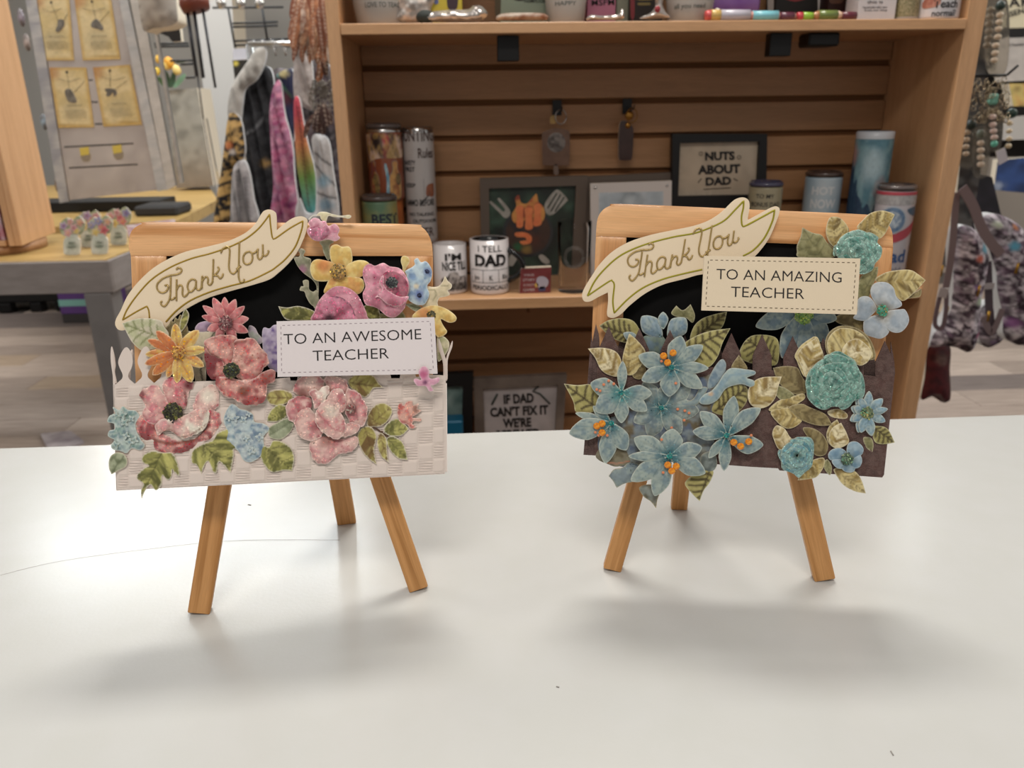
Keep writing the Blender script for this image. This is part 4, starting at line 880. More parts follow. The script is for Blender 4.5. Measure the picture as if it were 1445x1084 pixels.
m_ = MB(); m_.sphere(on_y(601, 24, 1.43), .0145, 10, sc=(1.15, .9, .75)); m_.V = [[x, y, max(z, zt0)] for x, y, z in m_.V]; tag(m_.build('dark_ball', mat('dark_green_knit', '#2f3431', .8, bump=.6, bscale=300)), 'dark grey-green ball beside the crumpled foil bag', 'ball')
m_ = MB(); a = on_y(1026, -2, 1.50); m_.lathe(np.array([a[0]-.035, 1.515, zt0+.037]), [(1e-4, 0), (.036, 0), (.037, .004), (.037, .085), (.03, .09), (1e-4, .09)], 28, axis=(1, 0, 0)); tag(m_.build('tumbler', mat('purple_ombre', '#7a4f96', .35, noise='#9a78b0', nscale=12)), 'purple tumbler lying on its side on the top shelf', 'tumbler')
m_ = MB(); m_.lathe(on_y(1009, 21, 1.425), [(1e-4, 0), (.011, 0), (.0105, .004), (.004, .020), (.003, .028), (1e-4, .028)], 16, axis=(1, 0, -.15)); tag(m_.build('wax_cap', mat('cream_wax', '#d9cfbf', .4)), 'small cream cone cap left of the big pencil', 'cap')
def pencil(x0, x1, yc, rpx, lab, cols, Y=1.42):
    a, b = on_y(x0, yc, Y), on_y(x1, yc-.3, Y); r = rpx*mpp(a); a[2] = b[2] = zt0+r; d = b-a; L = np.linalg.norm(d); t = thing('novelty_pencil', lab, 'pencil', (a+b)/2-[0, 0, r], 'novelty pencils along the top shelf edge')
    x = 0
    for nm, fr_, cc, rr in cols:
        m_ = MB(); q = L*fr_; m_.lathe(a+d*(x/L), [(1e-4, 0), (r*rr[0], 0), (r*(rr[0]+rr[1])/2*1.02, q/2), (r*rr[1], q), (1e-4, q)], 12, axis=d); m_.build(nm, mat('pencil_'+cc[1:], cc, .3, coat=.4), t); x += q
pencil(995, 1058, 19, 7.5, 'thick pencil with coral eraser, gold band and clear glittery barrel', (('eraser', .12, '#c4504e', (.8, 1)), ('band', .22, '#c9a860', (1, 1)), ('barrel', .66, '#b6b2bc', (1, .95))))
pencil(1058, 1101, 20, 6.5, 'thick pale turquoise striped pencil with pink tips', (('tip', .08, '#c98a78', (.4, .95)), ('barrel', .84, '#7fc0cc', (1, 1)), ('tip', .08, '#c98a78', (.95, .4))))
pencil(1101, 1124, 19, 5.5, 'thick plum purple pencil', (('barrel', .85, '#5b2c3c', (1, 1)), ('tip', .15, '#b08a78', (1, .4))))
pencil(1125, 1147, 19, 5.5, 'red ended lime green pencil', (('eraser', .35, '#b83a44', (.9, 1)), ('barrel', .65, '#8db83c', (1, .9))))
pencil(1146, 1190, 18, 6.5, 'thick olive green pencil with wooden tips', (('tip', .2, '#b5825a', (.4, .95)), ('barrel', .6, '#6b7a3c', (1, 1)), ('tip', .2, '#d8b49a', (.95, .5))))
pencil(1188, 1208, 20, 5.5, 'thick dark red pencil beside the white card', (('barrel', 1, '#5c1c2c', (1, 1)),))
# ------------------------------------------------------------------ left card
EA = thing('easel_card', 'pine easel card with white basket pocket, pink and yellow paper flowers, labelled awesome teacher', 'card', (BA.foot[0], BA.foot[1]+.03, CT))
B = BA
wood('top_rail', B, [(184, 361, 1), (181, 345), (185, 326), (199, 316), (216, 313.3), (400, 314), (574, 316), (596, 321), (608, 338), (611, 361, 1)], 0, 8, [PINE], EA)
wood('stile', B, [(184, 361, 1), (234, 361, 1), (240, 640, 1), (195, 640, 1)], -.2, 7.5, [PINE], EA, 1, seed=1)
wood('stile', B, [(568, 361, 1), (611, 361, 1), (611, 640, 1), (568, 640, 1)], -.2, 7.5, [PINE], EA, 1, seed=2)
wood('bottom_rail', B, [(240, 612, 1), (568, 604, 1), (568, 640, 1), (240, 640, 1)], -.2, 7.5, [PINE], EA, 0, seed=3)
put('chalkboard_panel', diecut(B, smooth_loop([(230, 357, 1), (572, 357, 1), (572, 620, 1), (236, 620, 1)], 8), -3, 2, res=30), [BOARDBLK, BOARDBLK], EA, label='matt black chalkboard panel')
def legs(parent, B, l, r, back, hinge):
    for (f, t, wpx) in (l, r):
        foot = on_z(*f, CT)+np.array([0, .0045, 0]); P_ = Plane(foot, B.n); top = P_.P([t])[0]; top = foot+(top-foot)*1.0
        leg('front_leg', parent, foot, top, wpx*mpp(foot), .007, B)
    foot = on_z(*back[0], CT)+np.array([0, .004, 0]); top = Plane(B.o-B.n*.020, B.n).P([hinge])[0]
    leg('back_leg', parent, foot, top, back[1]*mpp(foot), .007, B)
legs(EA, B, ((278, 871), (354, 420), 30), ((590, 837), (453, 430), 27), ((488, 741), 26), (425, 372))

# pocket: front, back and edge-on side panels, basketweave embossed
def finial(x, y, s, tip_dx=0, w_=10.2, neck=4.2, bw=13):
    return [(x-bw, y+52*s), (x-bw*.75, y+49*s), (x-neck-.5, y+44*s), (x-neck, y+38*s), (x-w_*.85, y+28*s), (x-w_, y+20*s), (x-w_*.62, y+9*s), (x-w_*.1, y+1*s), (x+w_*.35, y+1.5*s), (x+w_*.85, y+10*s), (x+w_, y+20*s), (x+w_*.85, y+29*s), (x+neck, y+38*s), (x+neck+.5, y+44*s), (x+bw*.75, y+49*s), (x+bw, y+52*s)]
def weave(P, d):
    u = (P[:, 0]-160)/21.5; v = (P[:, 1]-(540-.053*(P[:, 0]-160)))/22.0
    iu = np.floor(u); iv = np.floor(v); fu = u-iu; fv = v-iv; rib = (((iu+iv) % 2) == 0)
    edge = np.minimum(np.minimum(fu, 1-fu), np.minimum(fv, 1-fv)*1.0)
    z = np.where(rib, .17*np.sin(fv*22.0/3.6*2*math.pi)+.05, .20)*np.clip(edge/.08, 0, 1)
    return 2.8*z*np.clip((d-3)/2, 0, 1)*np.clip((P[:, 1]-(545-.04*(P[:, 0]-160)))/3, 0, 1)
fin = []
for i in range(4): fin += finial(177+27.4*i, 490-1.2*i, 1)
outl = [(164, 692.5, 1), (159.4, 543, 1)]+fin+[(290, 538), (385, 535, 1), (409, 532.5, 1), (410, 538, 1), (419, 538, 1), (420, 532, 1), (551, 528.5, 1), (552, 534, 1), (564, 534, 1), (565, 528.5, 1), (586, 527.5, 1), (587, 532, 1), (591, 532, 1), (592, 528, 1), (629, 530, 1), (630.5, 664, 1), (627, 669, 1)]
WHT = '#e0d0c5'
pk = put('pocket_front', diecut(B, smooth_loop(outl, 2.0), 12, .5, relief=weave, res=1.45, col=WHT, ops=[('clean',)]), [CARDP, WCORE], EA, label='white basketweave embossed pocket front with cut finials')
fin = []
for i in range(15): fin += finial(187+28.6*i, 487-.6*i, 1, w_=9)
put('pocket_back', diecut(B, smooth_loop([(176, 670, 1), (174, 541, 1), (612, 534, 1), (613, 655, 1)], 2.5), 1.2, .5, res=6, col=WHT), [CARDP, WCORE], EA)
for nm, (fx, bx) in (('l', (160, 176)), ('r', (629.5, 613))):
    V = [B.P([(fx, 541)], .012)[0], B.P([(fx+(4 if nm == 'l' else 1), 690 if nm == 'l' else 667)], .012)[0], B.P([(bx, 668 if nm == 'l' else 652)], .0015)[0], B.P([(bx, 538)], .0015)[0]]
    V = [v for v in V]+[v+B.u*.0004 for v in V]
    emit('pocket_side', V, [[0, 1, 2, 3], [7, 6, 5, 4], [0, 4, 5, 1], [1, 5, 6, 2], [2, 6, 7, 3], [3, 7, 4, 0]], WCORE, EA)
V = [B.P([(164, 692)], .012)[0], B.P([(627, 668.5)], .012)[0], B.P([(612, 653)], .0015)[0], B.P([(178, 670)], .0015)[0]]; V = V+[v+B.w*.0004 for v in V]
emit('pocket_bottom', V, [[0, 1, 2, 3], [7, 6, 5, 4], [0, 4, 5, 1], [1, 5, 6, 2], [2, 6, 7, 3], [3, 7, 4, 0]], WCORE, EA)
for pts in ([(157.5, 489), (161, 500), (163, 515), (162, 525), (164.5, 540), (160, 543), (159, 530), (156.5, 512), (156, 498)],
            [(186, 493), (187.5, 498), (186.5, 512), (184.5, 525), (183, 542), (179.5, 541), (180.5, 528), (182, 515), (183, 500)],
            [(619, 478), (622, 484), (628, 503), (631, 514), (630, 535), (626, 535), (625, 512), (619, 492)],
            [(638.5, 481), (638, 490), (632, 508), (631.5, 535), (628.5, 535), (629, 510), (634, 492)]):
    put('side_finial', diecut(B, smooth_loop(pts, 1.3), 9, .5, .5, 2, res=2, col=WHT), [CARDP, WCORE], EA)

# banner and label
F2p = lambda L: [F2(p) for p in L]; F1p = lambda L: [F1(p) for p in L]
ob = F1p([(122, 965), (130, 920), (165, 855), (215, 748), (290, 648), (400, 543), (520, 468), (660, 408), (830, 368), (980, 328), (1110, 268), (1190, 198), (1240, 118), (1265, 93), (1300, 85), (1338, 98), (1355, 130), (1357, 243, 1)])+F2p([(150, 155), (215, 131), (263, 140), (280, 175), (262, 260), (215, 370), (150, 462), (65, 543), (0, 590)])+F1p([(1180, 660), (1000, 710), (850, 755), (720, 815), (600, 890), (530, 970), (460, 1080), (420, 1130), (375, 1130), (352, 1080), (330, 925, 1), (250, 975), (190, 1008), (145, 1003)])
ga = [F1p([(385, 915), (380, 860), (365, 825, 1), (280, 870), (180, 930, 1), (215, 850), (290, 742), (400, 622), (540, 530), (700, 462), (850, 422), (1000, 370), (1120, 310), (1210, 240), (1270, 170), (1303, 122, 1), (1312, 220), (1325, 300), (1348, 305)])+F2p([(150, 218), (245, 165, 1), (235, 230), (190, 350), (120, 440), (50, 500), (0, 533)])+F1p([(1150, 630), (1000, 670), (850, 715), (700, 780), (590, 860), (510, 945)])]
banner(EA, B, 4.5, ob, ga, None, OLIVE)
label_card(EA, B, 20, [(390.3, 453.5), (613, 447.6), (617.5, 527.5), (391.5, 532)], [('TO AN AWESOME', (400.5, 486.2), (594.7, 478.8), 15.6), ('TEACHER', (441.5, 509.6), (549, 505.8), 15.6)], '#e9dfe0', '#a89aa0', WCORE)

# -------- upper right spray (read in F2)
fr = F2
leaf(EA, B, fr, 4, [(65, 785, 1), (130, 795), (220, 785), (330, 825), (330, 885), (220, 890), (130, 885), (95, 850)], 'green', (320, 870), (70, 788))
st = [('n', '#6f7350', 8, .7), ('e', 1.2, '#ccc6a6', .7)]
for pts, c in (([(365, 320), (400, 300), (440, 295), (470, 320), (440, 345), (445, 430), (425, 450), (395, 395), (385, 350)], '#9a9878'), ([(200, 370), (240, 365), (262, 385), (250, 420), (300, 440), (305, 480), (330, 540), (360, 620), (345, 800), (315, 760), (345, 660), (320, 600), (250, 545), (210, 500), (180, 440), (178, 425), (215, 425), (222, 400)], '#a09a82'),
               ([(245, 600), (285, 598), (290, 660), (320, 680), (345, 670), (360, 740), (340, 790), (300, 770), (270, 720), (255, 680), (222, 670), (232, 640), (250, 640)], '#a7a184')):
    petalshape(EA, B, fr, 3.5, pts, c, st+[('r', 240, 520, 45, '#b36f93', .8)], 'stem')
leaf(EA, B, fr, 5, [(680, 800), (710, 775), (760, 785), (790, 790), (810, 880), (740, 890), (690, 850)], 'green', (800, 870), (690, 790))
leaf(EA, B, fr, 5, [(800, 840), (880, 845), (960, 820), (990, 880), (900, 900), (810, 890)], 'olive', (800, 870), (985, 850))
leaf(EA, B, fr, 5, [(985, 770, 1), (1060, 765), (1110, 800), (1070, 825), (1010, 790)], 'sage', (985, 770), (1105, 800))
fl = petalshape(EA, B, fr, 7, [(285, 175), (320, 142), (365, 150), (375, 165), (410, 165), (430, 200), (480, 185), (512, 225), (500, 265), (515, 290), (480, 312), (430, 300), (360, 312), (315, 300), (280, 260), (275, 225), (295, 205)], '#d88ba0', [('n', '#c0607e', 9, .8), ('n', '#eeb9c4', 8, .6), ('G', .18), ('e', 1.2, '#efc9cd', .6)], 'bud_flower', .9, label='small pink glitter blossom above the top rail')
petalshape(fl, B, fr, 8.2, [(300, 215), (345, 205), (385, 215), (415, 195), (440, 240), (420, 280), (365, 310), (315, 290), (290, 255)], '#b5657f', [('n', '#96465f', 7, .8), ('n', '#d38fa5', 6, .7), ('G', .3)], dome=.9)
petalshape(EA, B, fr, 5, [(345, 125), (365, 100), (410, 98), (455, 112), (520, 125), (585, 120), (597, 135), (575, 148), (540, 140), (470, 135), (430, 130), (410, 175), (375, 150), (370, 130)], '#e3d7a8', [('n', '#d7cda3', 7, .5), ('e', 1.2, '#efe8d6', .7)], 'cream_bud')
petalshape(EA, B, fr, 4.5, [(283, 150), (320, 120), (360, 118), (350, 128), (315, 132), (290, 160)], '#dcdcd4', [], 'cream_bud', .3)
# daffodil
d = centre(B, fr, 502, 532, 62, 9.2, '#b3884a', 26, 1.8, ('#4d4a2e', '#e0b54e', '#7b7447'), .2, 'daffodil', EA, 'yellow and orange paper daffodil')
yel = [('n', '#d9a93c', 10, .7), ('n', '#ecd27a', 8, .8), ('G', .1), ('e', 1.3, '#f1e3ae', .7)]
for lv, pts, ex in ((6.2, [(440, 400), (450, 350), (490, 335), (530, 352), (575, 350), (598, 380), (603, 460), (560, 520), (500, 520), (455, 470)], []),
                (6.6, [(600, 465), (650, 450), (700, 455), (730, 480), (720, 530), (670, 570), (600, 590), (550, 550), (560, 490)], [('r', 690, 560, 60, '#e08f2e', .6)]),
                (7.0, [(400, 690), (420, 620), (450, 570), (540, 570), (620, 570), (680, 590), (690, 650), (640, 700), (500, 700)], [('n', '#d98f35', 9, .8)]),
                (7.2, [(297, 520), (310, 465), (350, 443), (410, 452), (470, 470), (510, 520), (460, 590), (390, 605), (325, 590)], [('r', 400, 490, 80, '#d67f2c', .9)])):
    petalshape(d, B, fr, lv, pts, '#e2bd56', yel+ex+[('r', 502, 532, 90, '#cc8a32', .7)])
# pink poppies
pk_ops = [('e', 5, '#a84a68', .5), ('n', '#b8607a', 11, .75), ('n', '#e7a3b3', 10, .7), ('G', .2), ('e', 1.2, '#efc3c9', .6)]
f = petalshape(EA, B, fr, 9, [(330, 900), (330, 820), (365, 740), (430, 670), (490, 640), (570, 650), (640, 700), (690, 790), (715, 860), (710, 910)], '#d2869a', pk_ops, 'poppy', 1.4, 7, label='pink glitter poppy half behind the white label', relief=ripple(fr, 450, 860, 9, .4))
petalshape(f, B, fr, 11, [(335, 900), (345, 810), (385, 750), (450, 715), (520, 720), (590, 770), (625, 850), (635, 905)], '#c46f8a', [('n', '#a04a62', 10, .8), ('n', '#e091aa', 9, .7), ('G', .28), ('r', 440, 880, 60, '#4a2433', .95), ('l', [(450, 712), (530, 725), (590, 775), (625, 850)], 7, '#46364a', .9)], dome=1.2, relief=ripple(fr, 440, 880, 8, .35))
f = petalshape(EA, B, fr, 10, [(680, 560), (690, 500), (730, 475), (770, 490), (830, 470), (880, 495), (950, 510), (1000, 570), (1020, 640), (1005, 720), (985, 800), (920, 865), (860, 860), (800, 810), (760, 790), (700, 770), (680, 700), (700, 640)], '#d98ba1', pk_ops, 'poppy', 1.6, 8, label='pink glitter poppy with dark centre above the label', relief=ripple(fr, 880, 610, 9, .5))
petalshape(f, B, fr, 12.2, [(825, 560), (870, 530), (940, 545), (1000, 600), (1010, 680), (985, 715), (960, 718), (880, 690), (835, 640)], '#a84f66', [('n', '#7a3048', 9, .8), ('n', '#c37a8a', 8, .6), ('G', .3)], dome=.4)
petalshape(f, B, fr, 13, [(830, 560), (840, 640), (880, 680), (950, 715), (1015, 715), (990, 760), (930, 790), (860, 770), (800, 720), (770, 720), (820, 670), (800, 610)], '#dd92a6', [('n', '#c76d88', 8, .7), ('r', 900, 760, 60, '#9c4358', .7), ('G', .25), ('e', 1.2, '#f0c8cc', .7)], dome=1.1)
centre(B, fr, 893, 612, 48, 12.8, '#3c3a3e', 26, 1.3, ('#23232a', '#6e7a74', '#55414c'), .45, 'poppy_centre', f)
# blue sprig, yellow drop, cream twig, orange blossom
bl = [('n', '#5d7fb0', 9, .8), ('n', '#c7dbe2', 9, .8), ('e', 1.2, '#dbe7ea', .7), ('G', .06)]
f = petalshape(EA, B, fr, 8, [(1000, 560), (990, 530), (1040, 500), (1060, 480), (1055, 450), (1080, 435), (1105, 465), (1140, 458), (1170, 490), (1187, 540), (1175, 600), (1150, 640), (1165, 700), (1140, 760), (1110, 778), (1060, 770), (1010, 730), (1020, 650), (1000, 600)], '#a6c3d6', bl+[('r', 1150, 535, 40, '#5a6fae', .9), ('r', 1090, 705, 52, '#5a70b0', .95), ('r', 1045, 575, 34, '#7ba0cc', .9), ('r', 1070, 640, 26, '#e5d6ae', .9)], 'blue_sprig', .8, label='pale blue forget-me-not sprig')
for x, y in ((1150, 532), (1092, 708)): centre(B, fr, x, y, 18, 9, '#2c3048', 8, .6, ('#1d2138', '#4a5a8c'), .1, 'flower_centre', f, size=.7)
petalshape(EA, B, fr, 6, [(958, 460), (965, 425), (992, 418), (1018, 435), (1020, 470), (1000, 500), (985, 535), (975, 535), (970, 500)], '#dcbc58', [('n', '#ecd78b', 8, .7), ('e', 1.2, '#efe2b3', .7)], 'bud')
petalshape(EA, B, fr, 6, [(1120, 660), (1150, 640), (1190, 645), (1230, 640), (1260, 610), (1280, 568), (1300, 600), (1330, 630), (1322, 660), (1300, 670), (1315, 700), (1285, 715), (1240, 725), (1225, 760), (1225, 800), (1130, 800), (1100, 740)], '#dccba4', [('l', [(1160, 665), (1200, 665), (1215, 700), (1190, 740)], 8, '#a59a70', .9), ('l', [(1250, 640), (1290, 640), (1310, 630)], 7, '#8d845c', .8), ('n', '#cfc093', 8, .5), ('e', 1.2, '#eee4cc', .7)], 'cream_twig')
f = petalshape(EA, B, fr, 7, [(1040, 860), (1090, 810), (1150, 785), (1220, 780), (1300, 810), (1360, 860), (1355, 895), (1310, 905), (1250, 880), (1270, 930), (1295, 970), (1270, 1000), (1225, 1010), (1190, 950), (1150, 900), (1080, 890)], '#e0bb5a', yel+[('r', 1130, 840, 80, '#cf7f36', .85)], 'blossom', 1.0, label='yellow and orange blossom at the right edge of the board')
centre(B, fr, 1180, 850, 36, 8.4, '#5d5a3c', 14, .8, ('#3f4030', '#a98a3c'), .2, 'flower_centre', f)
petalshape(EA, B, fr, 6, [(1225, 1000), (1270, 1005), (1310, 1050), (1300, 1110), (1250, 1180), (1225, 1170)], '#cfc6a0', [('n', '#9da06c', 9, .8), ('e', 1.3, '#e9e0c8', .8)], 'leaf')

# -------- left cluster (read in F3)
fr = F3
cream = [('n', '#d8cba9', 20, .4), ('e', 1.3, '#efe6d3', .8)]
petalshape(EA, B, fr, 5, [(430, 140), (520, 150), (630, 150), (660, 200), (590, 260), (580, 440), (530, 440), (515, 380), (440, 380), (400, 250)], '#dccfb0', cream+[('l', [(560, 290), (555, 360), (570, 440)], 7, '#4c4a38', .9), ('l', [(632, 152), (600, 195)], 6, '#4c4a38', .9), ('l', [(240, 232), (290, 240)], 6, '#4c4a38', .9)], 'cream_backing', .3)
leaf(EA, B, fr, 6, [(355, 130, 1), (380, 110), (392, 85), (405, 95), (415, 70), (430, 80), (445, 55), (475, 100), (480, 160), (400, 190), (340, 160)], 'brown', (360, 150), (460, 60))
leaf(EA, B, fr, 7, [(468, 15, 1), (490, 50), (485, 90), (465, 130), (440, 150), (440, 100), (452, 60)], 'green', (440, 148), (468, 18), n=3)
leaf(EA, B, fr, 7, [(125, 102, 1), (220, 75), (330, 85), (355, 120), (380, 170), (330, 230), (250, 250), (215, 240), (170, 190)], 'pale', (360, 190), (130, 104), spread=80)
for pts, c in (([(545, 100), (600, 90), (640, 110), (600, 140), (560, 150), (523, 135)], '#b495b8'), ([(820, 115), (850, 125), (870, 160), (895, 190), (880, 215), (840, 200), (815, 160)], '#a2a79b')):
    petalshape(EA, B, fr, 5, pts, c, [('n', '#c9b0c9', 8, .6), ('e', 1.2, '#dccfd6', .6)], 'leaf' if c != '#b495b8' else 'lilac')
petalshape(EA, B, fr, 5.5, [(890, 160), (900, 125), (930, 130), (960, 110), (1010, 130), (1010, 350), (940, 355), (905, 300), (895, 250)], '#9a86b4', [('n', '#6a4e96', 7, .9), ('n', '#cdbfd6', 9, .8), ('e', 1.2, '#d8cfdc', .7)], 'lilac', .6, label='purple lilac sprig')
# yellow orange daisy
f = centre(B, fr, 432, 262, 42, 16, '#d29a35', 16, 1.6, ('#8a4a22', '#e8b94c', '#c78a2c'), .2, 'daisy', EA, 'yellow and orange daisy under the banner')
tips = [((414, 103), 68, '#d8a83a'), ((545, 140), 80, '#dba63c'), ((585, 243), 62, '#d9b04a'), ((574, 338), 70, '#d88b34'), ((505, 425), 88, '#dcab40'), ((425, 430), 66, '#d8a83f'), ((370, 400), 58, '#dba544'), ((290, 385), 72, '#d5822f'), ((247, 325), 66, '#d77f2d'), ((250, 272), 62, '#d8b445'), ((262, 192), 60, '#d3792e'), ((310, 142), 66, '#d67c30')]
for i, (t, w_, c) in enumerate(tips):
    L = petal(fr, (432, 262), t, w_*1.35, 'p'); put('petal', diecut(B, L, 13.8+.4*(i % 3), .4, .8, 4, [('n', '#c96a24' if i > 5 else '#e6c765', 8, .75), ('r', 432, 262, 90, '#a8521f', .5), ('l', [(432, 262), t], 5, '#b4541f', .6), ('G', .18), ('e', 1.1, '#f0dcae', .6)], c, fr, seed=sd(), grooves=[([(432, 262), t], 8, .4)]), [PAPER, CORE], f)
# coral daisy
f = centre(B, fr, 690, 100, 44, 13, '#8d4a52', 26, 1.6, ('#5b2f33', '#a98a86', '#c4a09a'), .3, 'daisy', EA, 'coral pointed daisy in front of the chalkboard')
tips = [((565, 5), 52), ((560, 62), 50), ((545, 35), 5), ((600, 0), 5), ((622, -38), 60), ((685, -42), 55), ((745, -30), 62), ((795, 8), 52), ((818, 75), 60), ((815, 150), 60), ((745, 200), 60), ((590, 140), 60), ((640, 190), 55)]
for i, (t, w_) in enumerate([x for x in tips if x[1] > 10]):
    L = petal(fr, (690, 100), t, w_, 'o'); put('petal', diecut(B, L, 10.5+.4*(i % 3), .4, .9, 4, [('n', '#b04a50', 9, .7), ('n', '#e59a98', 8, .6), ('r', 690, 100, 80, '#8a3440', .7), ('G', .2), ('e', 1.1, '#f0c4bb', .6)], '#d06a6c', fr, seed=sd(), grooves=[([(690, 100), t], 8, .4)]), [PAPER, CORE], f)
# upper coral poppy
cor = [('e', 6, '#8d343c', .7), ('n', '#b24c52', 14, .6), ('n', '#ecb3a4', 10, .7), ('n', '#f2d6bd', 5, .28), ('n', '#7d3434', 4, .25), ('G', .24), ('e', 1.2, '#efc6bc', .7)]
f = centre(B, fr, 722, 360, 48, 18, '#36362c', 34, 1.6, ('#1f231c', '#6b6f3c', '#47564a'), .4, 'poppy', EA, 'large coral glitter poppy with dark stamens, above')
rp = ripple(fr, 722, 360, 11, .45)
for lv, pts, ex in ((13.6, [(570, 215, 1), (600, 180), (680, 165), (750, 175), (740, 240), (735, 330), (700, 350), (660, 300), (600, 270)], []),
                    (14.4, [(740, 200), (790, 185), (850, 190), (885, 230), (920, 280), (925, 320), (895, 350), (885, 390), (830, 430), (750, 400), (720, 330), (735, 260)], [('l', [(738, 215), (755, 205), (800, 200)], 12, '#7a3a30', .8)]),
                    (15, [(575, 225), (605, 270), (650, 290), (680, 320), (690, 390), (640, 415), (595, 385), (580, 330)], [('n', '#7d2c33', 12, .95)]),
                    (15.8, [(635, 430), (650, 385), (700, 385), (740, 405), (800, 410), (850, 400), (885, 375), (930, 355), (962, 370), (955, 420), (920, 440), (915, 500), (880, 545), (800, 545), (740, 520), (690, 500), (655, 470)], [('n', '#9c3c40', 12, .9), ('r', 790, 470, 40, '#6f3a22', .8), ('r', 915, 400, 50, '#8a4038', .8), ('l', [(660, 400), (720, 395), (800, 425), (870, 395)], 6, '#f0c9bf', .7)])):
    petalshape(f, B, fr, lv, pts, '#cf6a6a', cor+ex, dome=1.1, dw=6, relief=rp, jag=1.3)
# lower poppy
f = centre(B, fr, 402, 588, 60, 14.5, '#3c3b2e', 44, 1.8, ('#1d1c18', '#7a7c40', '#35343a'), .35, 'poppy', EA, 'pink and cream poppy with dark stamens, on the basket pocket')
rp = ripple(fr, 400, 590, 10, .4)
pnk = [('e', 5, '#a04452', .65), ('n', '#c4586a', 15, .6), ('n', '#f0c6b8', 12, .6), ('n', '#f2e2c8', 5, .25), ('n', '#8f3c44', 4, .2), ('G', .22), ('e', 1.2, '#f2d2ca', .7)]
dk = [('n', '#8f3a40', 12, .9), ('G', .3)]
for lv, pts, ex, c in ((12.6, [(200, 640), (235, 600), (300, 600), (330, 680), (420, 740), (520, 730), (590, 660), (600, 570), (650, 590), (668, 640), (640, 690), (610, 730), (540, 760), (500, 790), (440, 812), (350, 810), (300, 780), (290, 740), (250, 740), (215, 700)], dk+[('l', [(300, 740), (400, 760), (520, 740), (600, 660)], 14, '#7b3a2a', .8)], '#c65a60'),
                    (13.0, [(512, 560), (530, 500), (570, 455), (625, 440), (655, 490), (650, 560), (600, 580), (540, 590)], [('r', 600, 500, 60, '#efe3cf', .9)], '#e0a3a0'),
                    (13.0, [(345, 450), (370, 400), (410, 395), (460, 400), (510, 425), (515, 460), (490, 475), (478, 560), (430, 570), (380, 545)], [('r', 490, 440, 38, '#6f2f33', .95), ('l', [(470, 480), (480, 550)], 10, '#7a3a3c', .8)], '#d4707a'),
                    (13.3, [(220, 490), (250, 455), (310, 440), (340, 470), (370, 520), (390, 580), (340, 620), (290, 640), (240, 600), (250, 560), (235, 520)], [('r', 235, 490, 36, '#7b3038', .9)], '#d9808a'),
                    (13.6, [(240, 575), (290, 560), (370, 600), (330, 640), (290, 655), (245, 625)], [], '#d87f8c'),
                    (14.2, [(310, 650), (340, 625), (400, 615), (460, 610), (520, 575), (570, 558), (598, 575), (600, 630), (570, 680), (510, 715), (460, 735), (430, 715), (390, 690), (350, 695), (325, 715), (310, 690)], [('n', '#efe7d4', 14, .95), ('r', 430, 660, 46, '#cf6f7b', .7), ('r', 350, 650, 40, '#d98490', .7), ('l', [(330, 700), (390, 685), (440, 725), (500, 715), (590, 650)], 5, '#8b5a48', .7)], '#e9d7c4')):
    petalshape(f, B, fr, lv, pts, c, pnk+ex, dome=1.1, dw=6, relief=rp, jag=1.3)
# hydrangeas
def hyd(parent, fr, pts, lv, base, n1, n2, lab, k=0):
    f = petalshape(parent, B, fr, lv, pts, base, [('n', n1, 5, .9), ('n', n2, 4, .7), ('n', '#d9e4dd', 7, .5), ('G', .07), ('e', 1.5, '#cfdcd5', .8)], 'hydrangea', .7, label=lab, relief=lambda P, d: .4*vnoise(P, 5, 3))
    q = np.array(pts, float); rnd = random.Random(k+3); L = q[:, :2]; c = L.mean(0); m_ = 0
    while m_ < 9:
        p = c+(rnd.uniform(-1, 1)*np.ptp(L[:, 0])*.36, rnd.uniform(-1, 1)*np.ptp(L[:, 1])*.38)
        if not inside(p[None], L)[0]: continue
        m_ += 1; r = rnd.uniform(18, 25); a0 = rnd.uniform(0, 1.5); st_ = []
        for i in range(16):
            t = a0+2*math.pi*i/16; rr = r*(.72+.32*math.cos(4*(t-a0))); st_.append((p[0]+rr*math.cos(t), p[1]+rr*math.sin(t)))
        petalshape(f, B, fr, lv+1.1+.1*m_, st_, base, [('r', p[0], p[1], 10, n2, .95), ('n', n1, 4, .7), ('e', 1.0, '#cfdcd5', .6)], 'floret', .4, 2, thick=.25)
    return f
hyd(EA, fr, [(75, 560), (110, 575), (130, 555), (160, 575), (200, 580), (220, 610), (200, 650), (205, 690), (230, 740), (250, 770), (225, 795), (180, 785), (150, 812), (120, 800), (75, 790), (65, 765), (85, 740), (50, 720), (55, 690), (85, 680), (80, 650), (45, 640), (60, 605), (90, 600)], 13, '#a3b8b0', '#73998f', '#5b7c8e', 'teal hydrangea head at the left edge of the pocket', 1)
hyd(EA, fr, [(690, 590), (720, 545), (745, 550), (770, 570), (810, 580), (840, 600), (850, 640), (900, 650), (932, 680), (900, 720), (900, 780), (880, 830), (830, 860), (790, 850), (760, 800), (720, 770), (690, 740), (700, 690), (680, 640)], 13, '#b2c1c4', '#7fa0b0', '#5c7799', 'blue hydrangea head beside the lower poppy', 2)
leaf(EA, B, fr, 13.5, [(52, 860), (65, 825), (100, 808), (135, 818), (153, 850), (145, 885), (110, 905), (68, 927, 1), (55, 900)], 'sage', (135, 825), (68, 922))
